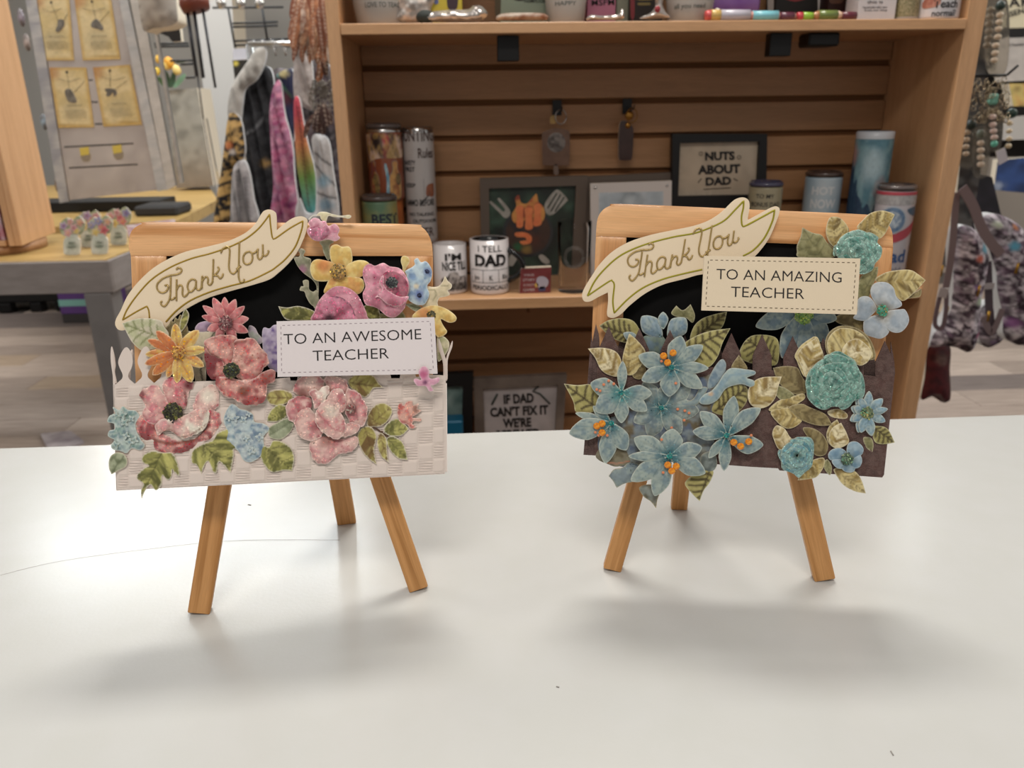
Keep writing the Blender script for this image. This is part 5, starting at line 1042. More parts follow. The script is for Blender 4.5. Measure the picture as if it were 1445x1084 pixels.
leaf(EA, B, fr, 13, [(235, 860), (240, 825), (290, 800), (350, 810), (400, 812), (430, 870), (438, 935), (410, 915), (400, 900), (395, 940), (375, 960), (345, 935), (340, 985), (310, 1015), (280, 985), (255, 1010), (240, 1040), (232, 1062, 1), (228, 1020), (240, 980), (232, 970), (205, 950), (215, 920), (250, 890), (270, 880)], 'green', (340, 810), (250, 1020), spread=90, n=5)
leaf(EA, B, fr, 13, [(560, 765), (620, 740), (650, 700), (710, 680), (720, 720), (745, 750), (755, 790), (735, 790), (735, 830), (718, 920, 1), (690, 890), (655, 860), (640, 920), (620, 910), (600, 860), (580, 870), (558, 925, 1), (535, 880), (505, 860), (510, 800)], 'green', (560, 760), (705, 890), spread=80, n=5)

# -------- right part of the pocket (read in F4)
fr = F4
for pts, b, t, kd in (([(22, 525), (50, 490), (110, 482), (165, 500), (168, 540), (110, 568), (50, 565)], (165, 530), (25, 525), 'rust'), ([(25, 660, 1), (40, 610), (90, 565), (140, 580), (150, 620), (110, 655), (60, 665)], (150, 590), (28, 658), 'green'),
                      ([(35, 700), (90, 665), (150, 640), (182, 660), (160, 720), (110, 762), (60, 760), (40, 745)], (180, 655), (40, 740), 'sage'), ([(0, 800), (40, 805), (60, 772), (110, 775), (160, 810), (182, 870), (170, 943, 1), (120, 940), (60, 950), (20, 920), (-10, 860)], (20, 810), (165, 935), 'green'),
                      ([(485, 430), (520, 400), (570, 388), (630, 405), (665, 450), (688, 470, 1), (630, 475), (600, 515), (570, 523), (530, 490), (500, 470)], (490, 440), (680, 468), 'rust')):
    leaf(EA, B, fr, 13.2, pts, kd, b, t, n=4)
st_ = MB()
for s in ([(590, 690), (640, 700), (700, 740), (790, 790)], [(680, 715), (665, 760)], [(690, 720), (720, 690)]):
    W_ = B.P(smooth_loop([fr(p) for p in s], 2, False), .0130); st_.tube(W_, .0004, 6)
st_.build('stem', mat('dark_stem', '#5b4230', .8), EA)
for pts, b, t, kd in (([(595, 685), (600, 620), (640, 570), (690, 558), (735, 590), (725, 640), (680, 685), (630, 692)], (605, 690), (728, 580), 'rust'), ([(690, 720), (700, 680), (760, 645), (810, 680), (830, 705, 1), (790, 740), (730, 745)], (692, 722), (822, 702), 'green'),
                      ([(705, 760), (740, 745), (790, 775), (815, 830), (825, 880, 1), (770, 870), (720, 820)], (712, 762), (822, 876), 'green'), ([(655, 740), (680, 728), (705, 770), (708, 840), (718, 895, 1), (675, 860), (652, 800)], (668, 735), (714, 890), 'rust'),
                      ([(540, 740), (570, 695), (620, 695), (648, 750), (635, 820), (648, 907, 1), (600, 870), (560, 820)], (580, 695), (644, 900), 'rust')):
    leaf(EA, B, fr, 13.4, pts, kd, b, t, n=4)
f = petalshape(EA, B, fr, 13.6, [(765, 620), (770, 570), (790, 555), (800, 570), (820, 550), (850, 545), (855, 570), (885, 560), (880, 590), (902, 600), (870, 625), (850, 640), (900, 645), (895, 662), (860, 660), (850, 675), (872, 695), (840, 702), (820, 680), (785, 670)], '#cf7a72', [('n', '#a84a44', 7, .8), ('n', '#e9b9a4', 7, .7), ('r', 870, 590, 30, '#8a5a48', .8), ('G', .25), ('e', 1.1, '#efcdbf', .7)], 'bud_flower', .9, label='small coral bud on a green spray')
f = petalshape(EA, B, fr, 21.5, [(885, 385), (900, 355), (925, 350), (945, 375), (945, 410), (965, 420), (1000, 412), (1003, 435), (975, 455), (955, 460), (970, 485), (945, 490), (925, 462), (880, 460), (858, 430), (870, 418), (900, 425)], '#e3a8bf', [('n', '#cf7fa0', 8, .5), ('r', 915, 395, 34, '#c75585', .95), ('r', 922, 440, 20, '#7a3a68', .95), ('e', 1, '#efcfda', .6)], 'bud_flower', .7, label='tiny pink butterfly-shaped bud by the label corner')
# peony
f = centre(B, fr, 500, 590, 30, 17.5, '#9a6a66', 16, .8, ('#7c4a48', '#b8b0a4'), .4, 'peony', EA, 'large pink peony on the basket pocket')
po = [('e', 6, '#a34e58', .75), ('n', '#c06a72', 15, .6), ('n', '#f2cfc2', 13, .6), ('n', '#f4e4cc', 5, .25), ('n', '#9a4a4c', 4, .2), ('G', .22), ('e', 1.2, '#f3d9d0', .7)]
rp = ripple(fr, 390, 640, 9, .35)
for lv, pts, ex in ((13.5, [(175, 490), (190, 440), (240, 395), (300, 390), (345, 425), (350, 480), (300, 520), (220, 520)], [('r', 230, 500, 50, '#8c5548', .8), ('r', 270, 430, 50, '#efd3c4', .6)]),
                    (13.9, [(355, 440), (365, 405), (420, 408), (470, 425), (485, 460), (470, 505), (390, 500)], []),
                    (14.0, [(265, 800), (290, 760), (350, 745), (440, 760), (530, 745), (542, 790), (510, 830), (440, 850), (395, 880), (360, 905), (310, 895), (280, 860)], [('r', 380, 760, 70, '#9c5a50', .8)]),
                    (14.5, [(135, 590), (150, 545), (190, 522), (240, 520), (280, 545), (275, 600), (230, 640), (190, 668), (150, 650)], [('n', '#a84c54', 9, .8)]),
                    (15.0, [(182, 640), (200, 590), (250, 572), (300, 620), (345, 680), (340, 740), (290, 775), (240, 765), (195, 720)], [('r', 300, 690, 40, '#9a4a50', .6)]),
                    (15.0, [(480, 480), (540, 495), (575, 540), (595, 590), (592, 650), (570, 690), (520, 690), (480, 640), (470, 560)], [('r', 510, 590, 50, '#9a5a58', .8), ('l', [(500, 530), (530, 590), (540, 650)], 8, '#8a4a50', .7)]),
                    (15.6, [(440, 690), (490, 670), (550, 680), (545, 720), (500, 745), (440, 750)], []),
                    (16.0, [(370, 530), (390, 490), (440, 475), (475, 520), (470, 590), (430, 620), (385, 590)], []),
                    (16.6, [(265, 495), (300, 480), (320, 490), (340, 465), (375, 465), (378, 500), (345, 560), (300, 590), (285, 540)], [('n', '#efe4d4', 9, .9)]),
                    (17.0, [(300, 650), (310, 590), (350, 545), (400, 530), (435, 560), (440, 610), (470, 660), (470, 720), (430, 762), (370, 745), (320, 700)], [('r', 390, 600, 60, '#e8dcc8', .75), ('l', [(310, 600), (340, 640), (400, 700), (460, 720)], 6, '#bb6068', .7)])):
    petalshape(f, B, fr, lv, pts, '#d88f92', po+ex, dome=1.1, dw=6, relief=rp, jag=1.3)
# ------------------------------------------------------------------ right card
EB = thing('easel_card', 'pine easel card with brown picket fence pocket and blue paper flowers, labelled amazing teacher', 'card', (BB.foot[0], BB.foot[1]+.03, CT))
B = BB
wood('top_rail', B, [(841, 333, 1), (843, 310), (850, 297), (862, 290), (880, 287.8), (1050, 295), (1227, 303), (1247, 309), (1259, 325), (1261, 349.5, 1)], 0, 8, [PINE], EB, seed=5)
wood('stile', B, [(841, 333.3, 1), (884, 335, 1), (872, 630, 1), (829, 625, 1)], -.2, 7.5, [PINE], EB, 1, seed=6)
wood('stile', B, [(1214, 347.5, 1), (1261, 349.5, 1), (1238, 640, 1), (1196, 640, 1)], -.2, 7.5, [PINE], EB, 1, seed=7)
wood('bottom_rail', B, [(873, 592, 1), (1197, 610, 1), (1197, 640, 1), (871, 626, 1)], -.2, 7.5, [PINE], EB, 0, seed=8)
put('chalkboard_panel', diecut(B, smooth_loop([(880, 331, 1), (1216, 345, 1), (1200, 614, 1), (870, 600, 1)], 8), -3, 2, res=30), [BOARDBLK, BOARDBLK], EB, label='matt black chalkboard panel')
legs(EB, B, ((865.5, 809), (979, 400), 25), ((1167, 823.5), (1059, 380), 29), ((960, 720.5), 22), (992, 380))
BURL = paper_mat('burlap_card', .8, 1.0, 2100, glit=False); BURL.node_tree.nodes['Bump'].inputs['Distance'].default_value = .0012
# pocket
BR = '#6c4c45'
brn = [('n', '#5a423d', 9, .6), ('n', '#7d635b', 6, .5)]
def burlap(P, d):
    a = P[:, 0]*2*math.pi/3.3; b = P[:, 1]*2*math.pi/3.3
    return (.20*np.sin(a)*np.cos(b)+.26*vnoise(P, 2.6, 5))*np.clip(d/2, 0, 1)
def picket_row(xs, y0, slope, rail, w_=13.5, sh=30, dx=0):
    pts = []
    for x in xs:
        y = y0+(x-xs[0])*slope
        pts += [(x-w_+.0, y+rail, 1), (x-w_, y+sh, 1), (x, y, 1), (x+w_, y+sh, 1), (x+w_, y+rail, 1)]
    return pts
xs = [859+43.3*i for i in range(10)]
pr = picket_row(xs, 461, .052, 50)
put('pocket_front', diecut(B, smooth_loop([(838.5, 642, 1)]+[(843, 500, 1)]+pr[1:-1]+[(1262.5, 530, 1), (1247.5, 670, 1), (1245, 674, 1), (1100, 664, 1), (1098, 661, 1), (1060, 659, 1)], 2), 12, .5, relief=burlap, res=1.5, col=BR, ops=brn, dome=.2, dw=2), [BURL, BCORE], EB, label='brown burlap-textured picket fence pocket front')
for i in range(9):
    x = xs[i]+13.5+3+1.2; y = 540+(x-859)*.055
    o = put('picket_board', diecut(B, smooth_loop([(x-13, y, 1), (x+12, y+1, 1), (x+10, y+98, 1), (x-14, y+96, 1)], 2), 12.45, .3, relief=burlap, res=2.2, col=BR, ops=brn, dome=.12, dw=1.5), [BURL, BCORE], EB)
pr = picket_row([880+43.3*i for i in range(9)], 468, .052, 50, 11)
put('pocket_back', diecut(B, smooth_loop([(845, 620, 1), (852, 505, 1)]+pr+[(1240, 640, 1)], 3), 1.2, .5, res=8, col='#5d453f', ops=brn), [BURL, BCORE], EB)
for lv, pts in ((10.8, [(841, 457, 1), (836, 485), (832, 540), (823.3, 642, 1), (842, 643, 1), (846, 500), (845, 472, 1)]), (11.6, [(835, 470, 1), (832, 500), (828, 560), (825.5, 640, 1), (829, 640, 1), (833, 560), (837, 490, 1)]), (10.8, [(1257, 482, 1), (1261, 505), (1263, 528), (1260, 528, 1), (1257, 510)])):
    put('pocket_side', diecut(B, smooth_loop(pts, 2), lv, .5, .2, 2, res=2.5, col='#6e534f', relief=burlap, ops=brn), [BURL, BCORE], EB)

F5p = lambda L: [F5(p) for p in L]; F6p = lambda L: [F6(p) for p in L]
ob = F5p([(110, 755), (130, 700), (185, 610), (240, 530), (330, 440), (450, 370), (600, 320), (760, 285), (920, 252), (1040, 208), (1130, 148), (1200, 80), (1240, 52), (1288, 45), (1322, 65), (1331, 110), (1318, 195)])+F6p([(75, 190, 1), (150, 150), (240, 103), (275, 106), (284, 132), (262, 200), (215, 310), (150, 400), (100, 450), (20, 520)])+F5p([(1150, 600), (980, 606), (850, 640), (700, 680), (570, 745), (460, 830), (400, 890), (350, 920), (312, 920), (292, 895), (300, 800), (298, 737, 1), (230, 770), (170, 802), (125, 800)])
gb = [F5p([(150, 762, 1), (200, 660), (270, 572), (370, 482), (480, 422), (620, 372), (780, 332), (930, 305), (1050, 262), (1150, 210), (1230, 130), (1288, 70, 1)])+F6p([(42, 110), (30, 170), (35, 228), (60, 228), (150, 180), (250, 125, 1), (235, 200), (182, 310), (110, 390), (40, 430)]),
      F5p([(985, 570), (850, 600), (700, 640), (560, 700), (450, 780), (345, 886, 1), (335, 800), (345, 685), (330, 655), (310, 655), (150, 762, 1)])]
src = np.array([[*F1(p)[:2], 1] for p in ((470, 800), (1295, 405), (870, 465), (630, 535), (1070, 335))]); dst = np.array([F5(p)[:2] for p in ((455, 622), (1250, 345), (862, 345), (630, 390), (1058, 245))])
XF = np.linalg.lstsq(src, dst, rcond=None)[0].T
banner(EB, B, 4.5, ob, gb, XF, mat('olive_green_ink', '#9c9420', .5, .2))
label_card(EB, B, 19, [F5((1000, 470))[:2], F6((821, 447))[:2], F6((797, 820))[:2], F5((980, 868))[:2]], [('TO AN AMAZING', (1010.8, 394), (1187.5, 399), 15.6), ('TEACHER', (1031.3, 419), (1134.8, 422), 15.6)], '#ecd8b6', '#6b5d48', CORE)

# -------- behind the fence, right (F6 / F8)
fr = F6
f = centre(B, fr, 445, 820, 70, 7.5, '#7d9a4a', 20, 1.0, ('#4f7f4a', '#b3c25c'), .5, 'flower', EB, 'large slate blue flower half hidden by the label')
for i, (t, w_, bd) in enumerate([((125, 900), 150, 0), ((300, 1110), 150, 0), ((480, 1150), 150, 0), ((610, 1010), 150, 0), ((665, 850), 130, 0)]):
    col, ops = bluecol(445, 800, *t, 150, '#5b7385', '#6f8794', '#56707f'); put('petal', diecut(B, petal(fr, (440, 790), t, w_, 'o'), 5+.4*(i % 3), .4, .9, 6, ops, col, fr, seed=sd(), grooves=[([(445, 820), t], 10, .5)]), [PAPER, CORE], f)
leaf(EB, B, fr, 4, [(400, 360), (425, 300), (435, 240, 1), (500, 275), (560, 290), (600, 340), (640, 380), (640, 440), (420, 440), (400, 400)], 'olive', (560, 440), (438, 245))
leaf(EB, B, fr, 5.5, [(592, 270), (605, 200), (630, 170), (690, 180), (738, 240), (730, 300), (700, 370), (650, 372), (610, 330)], 'gold', (660, 370), (630, 178))
leaf(EB, B, fr, 4.8, [(598, 280), (612, 205), (636, 178), (696, 190), (744, 250), (735, 310), (705, 385), (650, 385), (612, 345)], 'brown', (660, 370), (630, 178))
leaf(EB, B, fr, 6, [(800, 245), (840, 190), (890, 145), (960, 128), (1020, 140), (1050, 155, 1), (1015, 225), (980, 290), (940, 315), (880, 285)], 'gold', (830, 275), (1045, 158))
leaf(EB, B, fr, 4.5, [(805, 700), (815, 590), (850, 545), (900, 510), (940, 502, 1), (930, 570), (895, 640), (880, 700), (850, 720)], 'olive', (820, 700), (938, 506))
leaf(EB, B, fr, 5, [(650, 840), (760, 800), (850, 830), (850, 920), (760, 900), (680, 880)], 'brown', (660, 850), (850, 870))
leaf(EB, B, fr, 6.5, [(920, 590), (980, 545), (1050, 527), (1150, 523), (1210, 555), (1255, 592, 1), (1190, 665), (1110, 728), (1060, 700), (1000, 640)], 'gold', (950, 600), (1250, 594))
leaf(EB, B, fr, 5, [(1100, 720), (1190, 670), (1225, 650), (1218, 700), (1150, 712)], 'brown', (1110, 720), (1220, 655))
def rose(parent, fr, c, R_, lv, lab, base='#6f9a90', d1='#45776c', outline=None, rings=4, gl=.42, n0=7):
    cx, cy = c
    f = None
    rnd = random.Random(sd())
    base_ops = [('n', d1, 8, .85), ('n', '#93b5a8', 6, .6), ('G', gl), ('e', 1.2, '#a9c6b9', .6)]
    pts = outline or [(cx+R_*(.88+.12*math.cos(5*t))*math.cos(t), cy+R_*(.88+.12*math.cos(5*t))*math.sin(t)) for t in np.linspace(0, 6.283, 40, endpoint=False)]
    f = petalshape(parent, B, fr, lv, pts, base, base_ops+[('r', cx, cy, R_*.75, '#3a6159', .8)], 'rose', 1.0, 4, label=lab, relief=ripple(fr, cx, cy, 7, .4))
    ph = rnd.uniform(0, 3)
    for k in range(rings):
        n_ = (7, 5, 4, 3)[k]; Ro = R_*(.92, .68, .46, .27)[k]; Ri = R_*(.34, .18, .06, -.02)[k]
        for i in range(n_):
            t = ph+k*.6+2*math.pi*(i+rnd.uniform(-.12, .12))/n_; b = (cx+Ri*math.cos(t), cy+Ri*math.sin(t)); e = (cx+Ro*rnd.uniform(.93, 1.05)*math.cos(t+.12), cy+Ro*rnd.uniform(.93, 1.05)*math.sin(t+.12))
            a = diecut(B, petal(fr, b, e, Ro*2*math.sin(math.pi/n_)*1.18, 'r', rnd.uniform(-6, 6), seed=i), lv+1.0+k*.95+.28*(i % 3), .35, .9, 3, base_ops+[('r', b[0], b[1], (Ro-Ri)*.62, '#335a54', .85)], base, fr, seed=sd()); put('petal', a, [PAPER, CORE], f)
    return f
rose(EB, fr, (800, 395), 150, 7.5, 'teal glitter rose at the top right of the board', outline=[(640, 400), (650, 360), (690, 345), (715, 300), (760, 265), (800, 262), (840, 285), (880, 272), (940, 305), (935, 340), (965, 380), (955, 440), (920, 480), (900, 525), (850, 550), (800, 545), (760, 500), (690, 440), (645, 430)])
f = centre(B, fr, 968, 795, 42, 9.5, '#5a8a72', 22, 1.4, ('#2f8f78', '#8a7a4a', '#5fc0a0'), .6, 'flower', EB, 'pale grey-blue four petal flower beside the label')
for i, pts in enumerate(([(890, 650), (920, 610), (990, 605), (1040, 640), (1060, 700), (1095, 740), (1085, 770), (1000, 790), (940, 770), (895, 700)], [(775, 845), (800, 800), (805, 720), (850, 697), (895, 715), (930, 780), (890, 830), (850, 862)],
                         [(1000, 800), (1085, 785), (1120, 790), (1145, 850), (1125, 905), (1080, 940), (1020, 930), (975, 870)], [(840, 910), (850, 850), (900, 830), (970, 820), (1020, 870), (1010, 940), (960, 980), (900, 970), (855, 950)])):
    petalshape(f, B, fr, 7.5+.4*(i % 3), pts, '#a9b4bd', [('n', '#8f9fae', 14, .7), ('n', '#c4c9cb', 12, .6), ('r', 968, 795, 90, '#9a8a6c', .75), ('r', 968, 795, 50, '#5f7a64', .7), ('e', 1.2, '#cfd2cf', .7)], dome=.9, dw=6)
fr = F8
leaf(EB, B, fr, 6, [(55, 200), (90, 130), (150, 95), (260, 105), (290, 160), (280, 260), (230, 275), (120, 260), (60, 230)], 'stripe', (270, 250), (100, 120))
# on the fence, right
for lv, pts, b, t, kd, nm in ((13, [(255, 290, 1), (330, 278), (400, 290), (425, 340), (455, 390), (440, 440), (370, 440), (300, 390), (270, 340)], (440, 430), (262, 292), 'brown', None),
    (13.5, [(230, 530), (290, 480), (360, 460), (430, 440), (440, 470), (380, 510), (310, 530), (250, 545)], (240, 535), (432, 448), 'gold', None),
    (13.3, [(250, 400), (310, 400), (380, 450), (350, 480), (290, 470)], (260, 410), (370, 460), 'olive', None),
    (13.5, [(240, 550), (300, 525), (360, 530), (425, 590), (385, 635), (330, 645), (280, 610)], (420, 588), (250, 552), 'gold', None),
    (14, [(350, 520), (420, 500), (470, 520), (560, 560), (602, 625, 1), (520, 628), (430, 600), (375, 560)], (360, 520), (598, 622), 'brown', None),
    (14.3, [(105, 440), (130, 380), (190, 345), (305, 340, 1), (285, 400), (270, 460), (230, 510), (170, 527), (120, 500)], (130, 500), (300, 343), 'goldlight', None),
    (12.9, [(575, 545), (640, 530), (690, 560), (680, 588), (600, 578)], (580, 550), (685, 575), 'goldlight', None),
    (14.2, [(562, 130), (590, 75), (650, 42), (730, 50), (800, 90), (840, 150), (856, 230), (800, 245), (700, 250), (600, 240), (570, 200)], (600, 240), (760, 70), 'brown', None),
    (14.8, [(572, 140), (598, 88), (652, 55), (728, 62), (790, 100), (828, 160), (840, 225), (790, 240), (700, 245), (610, 235), (580, 200)], (610, 235), (760, 80), 'gold', None),
    (15.4, [(660, 190), (690, 135), (750, 118), (800, 150), (835, 200), (805, 258), (740, 270), (690, 240)], (690, 230), (800, 150), 'goldlight', None),
    (15.8, [(700, 225), (760, 195), (808, 258, 1), (760, 275)], (705, 228), (803, 256), 'goldlight', None),
    (14.2, [(382, 215), (420, 155), (492, 105, 1), (520, 115), (540, 200), (520, 250), (470, 290), (440, 340), (410, 290), (395, 250)], (440, 330), (495, 110), 'gold', None),
    (14.8, [(398, 215), (430, 165), (505, 112, 1), (545, 190), (545, 235), (495, 280), (450, 345), (425, 290)], (445, 330), (505, 115), 'goldlight', None),
    (13, [(840, 640), (880, 630), (930, 650), (970, 728, 1), (900, 738), (850, 720)], (842, 640), (966, 725), 'stripe', None),
    (12.8, [(785, 700), (830, 700), (845, 740), (838, 785, 1), (800, 755)], (790, 700), (836, 780), 'olive', None),
    (13.2, [(430, 645), (490, 645), (545, 680), (578, 740), (560, 800), (500, 800), (470, 720)], (560, 795), (436, 650), 'brown', None),
    (13.5, [(400, 950, 1), (420, 890), (470, 840), (550, 818), (552, 870), (510, 930), (450, 945)], (545, 825), (405, 946), 'gold', None),
    (13.2, [(550, 850), (575, 828), (600, 870), (590, 920), (560, 890)], (570, 830), (588, 918), 'olive', None),
    (14, [(250, 670), (275, 628), (320, 645), (350, 690), (372, 720), (345, 755), (290, 768), (262, 720)], (330, 760), (275, 635), 'goldlight', None),
    (13.6, [(568, 680), (590, 625), (632, 592, 1), (650, 640), (640, 700), (610, 750), (580, 730)], (590, 745), (630, 598), 'gold', None),
    (14.2, [(582, 690), (605, 640), (655, 612, 1), (690, 680), (698, 730), (640, 762), (595, 745)], (610, 755), (655, 618), 'goldlight', None),
    (13.2, [(612, 885), (680, 880), (740, 900), (775, 950), (800, 1028, 1), (735, 1015), (670, 980), (635, 935)], (620, 890), (795, 1022), 'gold', None)):
    leaf(EB, B, fr, lv, pts, kd, b, t, n=5)
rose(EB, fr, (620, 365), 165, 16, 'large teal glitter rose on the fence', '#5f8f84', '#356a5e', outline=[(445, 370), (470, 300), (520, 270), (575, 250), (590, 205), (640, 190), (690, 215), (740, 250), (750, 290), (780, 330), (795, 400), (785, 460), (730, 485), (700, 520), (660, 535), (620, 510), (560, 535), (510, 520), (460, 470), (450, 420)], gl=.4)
f = centre(B, fr, 808, 556, 42, 16, '#6d7a55', 26, 1.3, ('#3f5a46', '#c5b878', '#7fae8a'), .45, 'flower', EB, 'sky blue eight petal flower right of the rose')
for i, (t, w_) in enumerate([((820, 425), 62), ((900, 470), 66), ((930, 530), 50), ((915, 605), 62), ((835, 690), 70), ((770, 670), 66), ((722, 600), 62), ((728, 520), 62), ((760, 460), 56)]):
    for lv, off in ((13.8, -16), (15, 0)):
        if off and i not in (5, 6, 7, 8): continue
        col, ops = bluecol(808, 556, t[0]+off, t[1], 60, '#4f7f9a', '#86a9bb', '#6692ae'); put('petal', diecut(B, petal(fr, (808+off, 556), (t[0]+off, t[1]), w_, 'o'), lv+.3*(i % 3), .35, .7, 4, ops, col, fr, seed=sd()), [PAPER, CORE], f)
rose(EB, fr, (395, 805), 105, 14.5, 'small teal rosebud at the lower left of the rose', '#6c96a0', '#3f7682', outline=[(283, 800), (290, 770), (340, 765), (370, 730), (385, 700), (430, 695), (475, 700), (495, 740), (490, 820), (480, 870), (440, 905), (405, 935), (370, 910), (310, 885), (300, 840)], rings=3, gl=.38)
f = centre(B, fr, 690, 825, 40, 16, '#5a6a58', 20, 1.2, ('#2e4a3e', '#9ab38a', '#6f9a86'), .5, 'flower', EB, 'small blue five petal flower at the lower edge')
for i, pts in enumerate(([(578, 800), (600, 770), (650, 760), (690, 790), (690, 830), (630, 835), (590, 830)], [(690, 750), (710, 725), (750, 725), (785, 760), (775, 800), (720, 830), (690, 800)], [(710, 830), (760, 800), (778, 830), (765, 870), (730, 880), (700, 850)], [(650, 860), (690, 830), (730, 850), (735, 890), (710, 905), (670, 895)], [(600, 835), (650, 825), (690, 840), (670, 880), (625, 875)])):
    petalshape(f, B, fr, 14.4+.35*(i % 3), pts, '#7fa0b4', [('n', '#5f86a0', 9, .8), ('n', '#a6bcc4', 8, .5), ('r', 690, 825, 60, '#3f5f60', .7), ('Gr', 690, 825, 70, .35), ('e', 1.2, '#b9cbd0', .7)], dome=.8)

# -------- left cluster (F7)
fr = F7
petalshape(EB, B, fr, 12.6, [(360, 480), (430, 420), (470, 360), (600, 380), (760, 380), (860, 330), (900, 420), (850, 520), (800, 600), (820, 760), (760, 840), (650, 850), (500, 800), (400, 860), (250, 830), (200, 740), (240, 620), (330, 560)], '#70787a', [('n', '#6b5c3c', 12, .95), ('n', '#4e6382', 9, .8), ('n', '#8e9c9a', 9, .6)], 'flower_backing', .5, label='printed backing of mixed blue and brown petals', thick=.5)
for lv, pts, b, t, kd, nn in ((4.5, [(208, 112, 1), (250, 85), (310, 72), (370, 78), (405, 105), (425, 160), (380, 200), (320, 195), (260, 165)], (400, 170), (212, 112), 'stripe', 6),
    (5, [(690, 190), (705, 120), (750, 75), (820, 50), (882, 38, 1), (862, 110), (820, 150), (760, 190)], (705, 185), (878, 42), 'stripe', 6),
    (13.5, [(640, 230), (700, 175), (790, 140), (900, 125, 1), (860, 200), (830, 280), (780, 330), (700, 300)], (650, 250), (896, 128), 'stripe', 6),
    (5.2, [(588, 45), (615, 5, 1), (650, 30), (690, -2, 1), (713, 55), (700, 95), (665, 70), (620, 65)], (650, 65), (690, 5), 'olive', 4),
    (13.3, [(148, 232, 1), (230, 228), (295, 248), (325, 300), (318, 375), (260, 372), (215, 340), (185, 280)], (315, 370), (152, 234), 'goldlight', 4),
    (13.6, [(366, 152, 1), (345, 220), (330, 290), (340, 360), (385, 370), (430, 320), (452, 250), (410, 190)], (360, 360), (367, 158), 'gold', 4),
    (13.2, [(22, 418, 1), (90, 425), (170, 424), (200, 480), (190, 560), (90, 568), (70, 510)], (190, 540), (26, 420), 'stripe', 4),
    (13.2, [(660, 945), (700, 900), (760, 860), (810, 880), (790, 940), (760, 980), (738, 1038, 1), (700, 1000)], (790, 870), (738, 1032), 'stripe', 5),
    (13.2, [(375, 340), (400, 310), (440, 315), (455, 350), (430, 392), (390, 385)], (390, 380), (440, 320), 'brown', 3),
    (12.9, [(800, 560), (830, 480), (880, 430), (980, 430), (990, 500), (950, 560), (900, 590)], (820, 560), (985, 440), 'stripe', 6),
    (5, [(945, 260), (965, 210), (1000, 175), (1050, 160), (1060, 200), (1010, 260), (970, 280)], (960, 270), (1050, 165), 'stripe', 5),
    (13.1, [(905, 330), (945, 265, 1), (990, 335), (950, 345)], (950, 340), (945, 270), 'brown', 3)):
    leaf(EB, B, fr, lv, pts, kd, b, t, n=nn)
# back blossom above the fence
f = petalshape(EB, B, fr, 6, [(440, 175), (480, 160), (540, 165), (560, 210), (520, 260), (460, 240)], '#6f8a98', [('n', '#4f6a7c', 9, .8), ('n', '#8d9a5c', 9, .4)], 'flower', .8, label='slate blue blossom behind the picket tops')
for b, t, w_ in (((545, 130), (545, 38), 62), ((540, 175), (432, 62), 115), ((570, 175), (665, 72), 118), ((430, 200), (335, 150), 60)):
    col, ops = bluecol(b[0], b[1], *t, 60, '#5b7a80', '#8ba3b0', '#6f8fa6'); put('petal', diecut(B, petal(fr, b, t, w_, 'o'), 6.5+(b[0] % 3)*.3, .4, .9, 5, ops, col, fr, seed=sd()), [PAPER, CORE], f)
# lower grey shapes
gr = [('n', '#5f7482', 10, .8), ('n', '#8fa09c', 8, .6), ('e', 1.2, '#a9a98f', .7)]
f = petalshape(EB, B, fr, 13.2, [(258, 905, 1), (285, 870), (330, 860), (370, 830), (430, 850), (450, 900), (400, 930), (340, 945), (300, 967, 1), (280, 930)], '#7b8c92', gr+[('Gr', 390, 860, 60, .3)], 'petal', .7)
petalshape(EB, B, fr, 13.0, [(190, 790), (240, 740), (330, 740), (370, 800), (370, 835), (300, 855), (250, 840), (205, 820)], '#77705a', [('n', '#5c5236', 9, .8), ('n', '#8d8a70', 8, .6), ('l', [(250, 832), (300, 838), (365, 825)], 5, '#c07a58', .8)], 'petal', .7)
petalshape(EB, B, fr, 13.2, [(420, 965), (480, 950), (525, 985), (515, 1030), (508, 1075, 1), (480, 1040), (440, 1010)], '#77776a', [('n', '#4f4a34', 9, .8), ('n', '#8f9c98', 9, .6), ('e', 1.2, '#b7a87b', .7)], 'petal', .7)
petalshape(EB, B, fr, 13.4, [(745, 800), (790, 775), (825, 800), (828, 850), (800, 880), (750, 870)], '#6f7a78', [('n', '#55605c', 8, .8), ('n', '#93a09c', 8, .5), ('e', 1.1, '#a5a58e', .6)], 'petal', .7)
petalshape(EB, B, fr, 13.4, [(780, 440), (790, 380), (830, 310), (860, 288), (878, 320), (860, 380), (820, 430)], '#7b93a2', [('n', '#5f7a8e', 8, .8), ('n', '#9fb0b4', 8, .6), ('e', 1.2, '#b3bfb9', .7)], 'petal', .9)
petalshape(EB, B, fr, 14.4, [(735, 508), (760, 475), (800, 455), (835, 415), (865, 368), (905, 335), (985, 342), (1028, 350), (1030, 368), (988, 386), (1022, 400), (1033, 425), (1010, 436), (960, 420), (905, 430), (870, 450), (835, 500), (790, 525), (750, 525)], '#93acae', [('n', '#7193a6', 9, .8), ('n', '#a9bbb4', 8, .5), ('l', [(770, 495), (840, 440), (900, 370), (1000, 360)], 8, '#7a9aac', .6), ('r', 795, 468, 18, '#d0a878', .9), ('e', 1.3, '#c3cec4', .8)], 'trumpet_petal', .9, label='forked pale blue trumpet petal')
petalshape(EB, B, fr, 13.9, [(700, 500), (740, 440), (780, 440), (760, 480), (720, 530), (640, 540), (620, 520)], '#7f98a0', gr, 'petal', .8)
Z = None
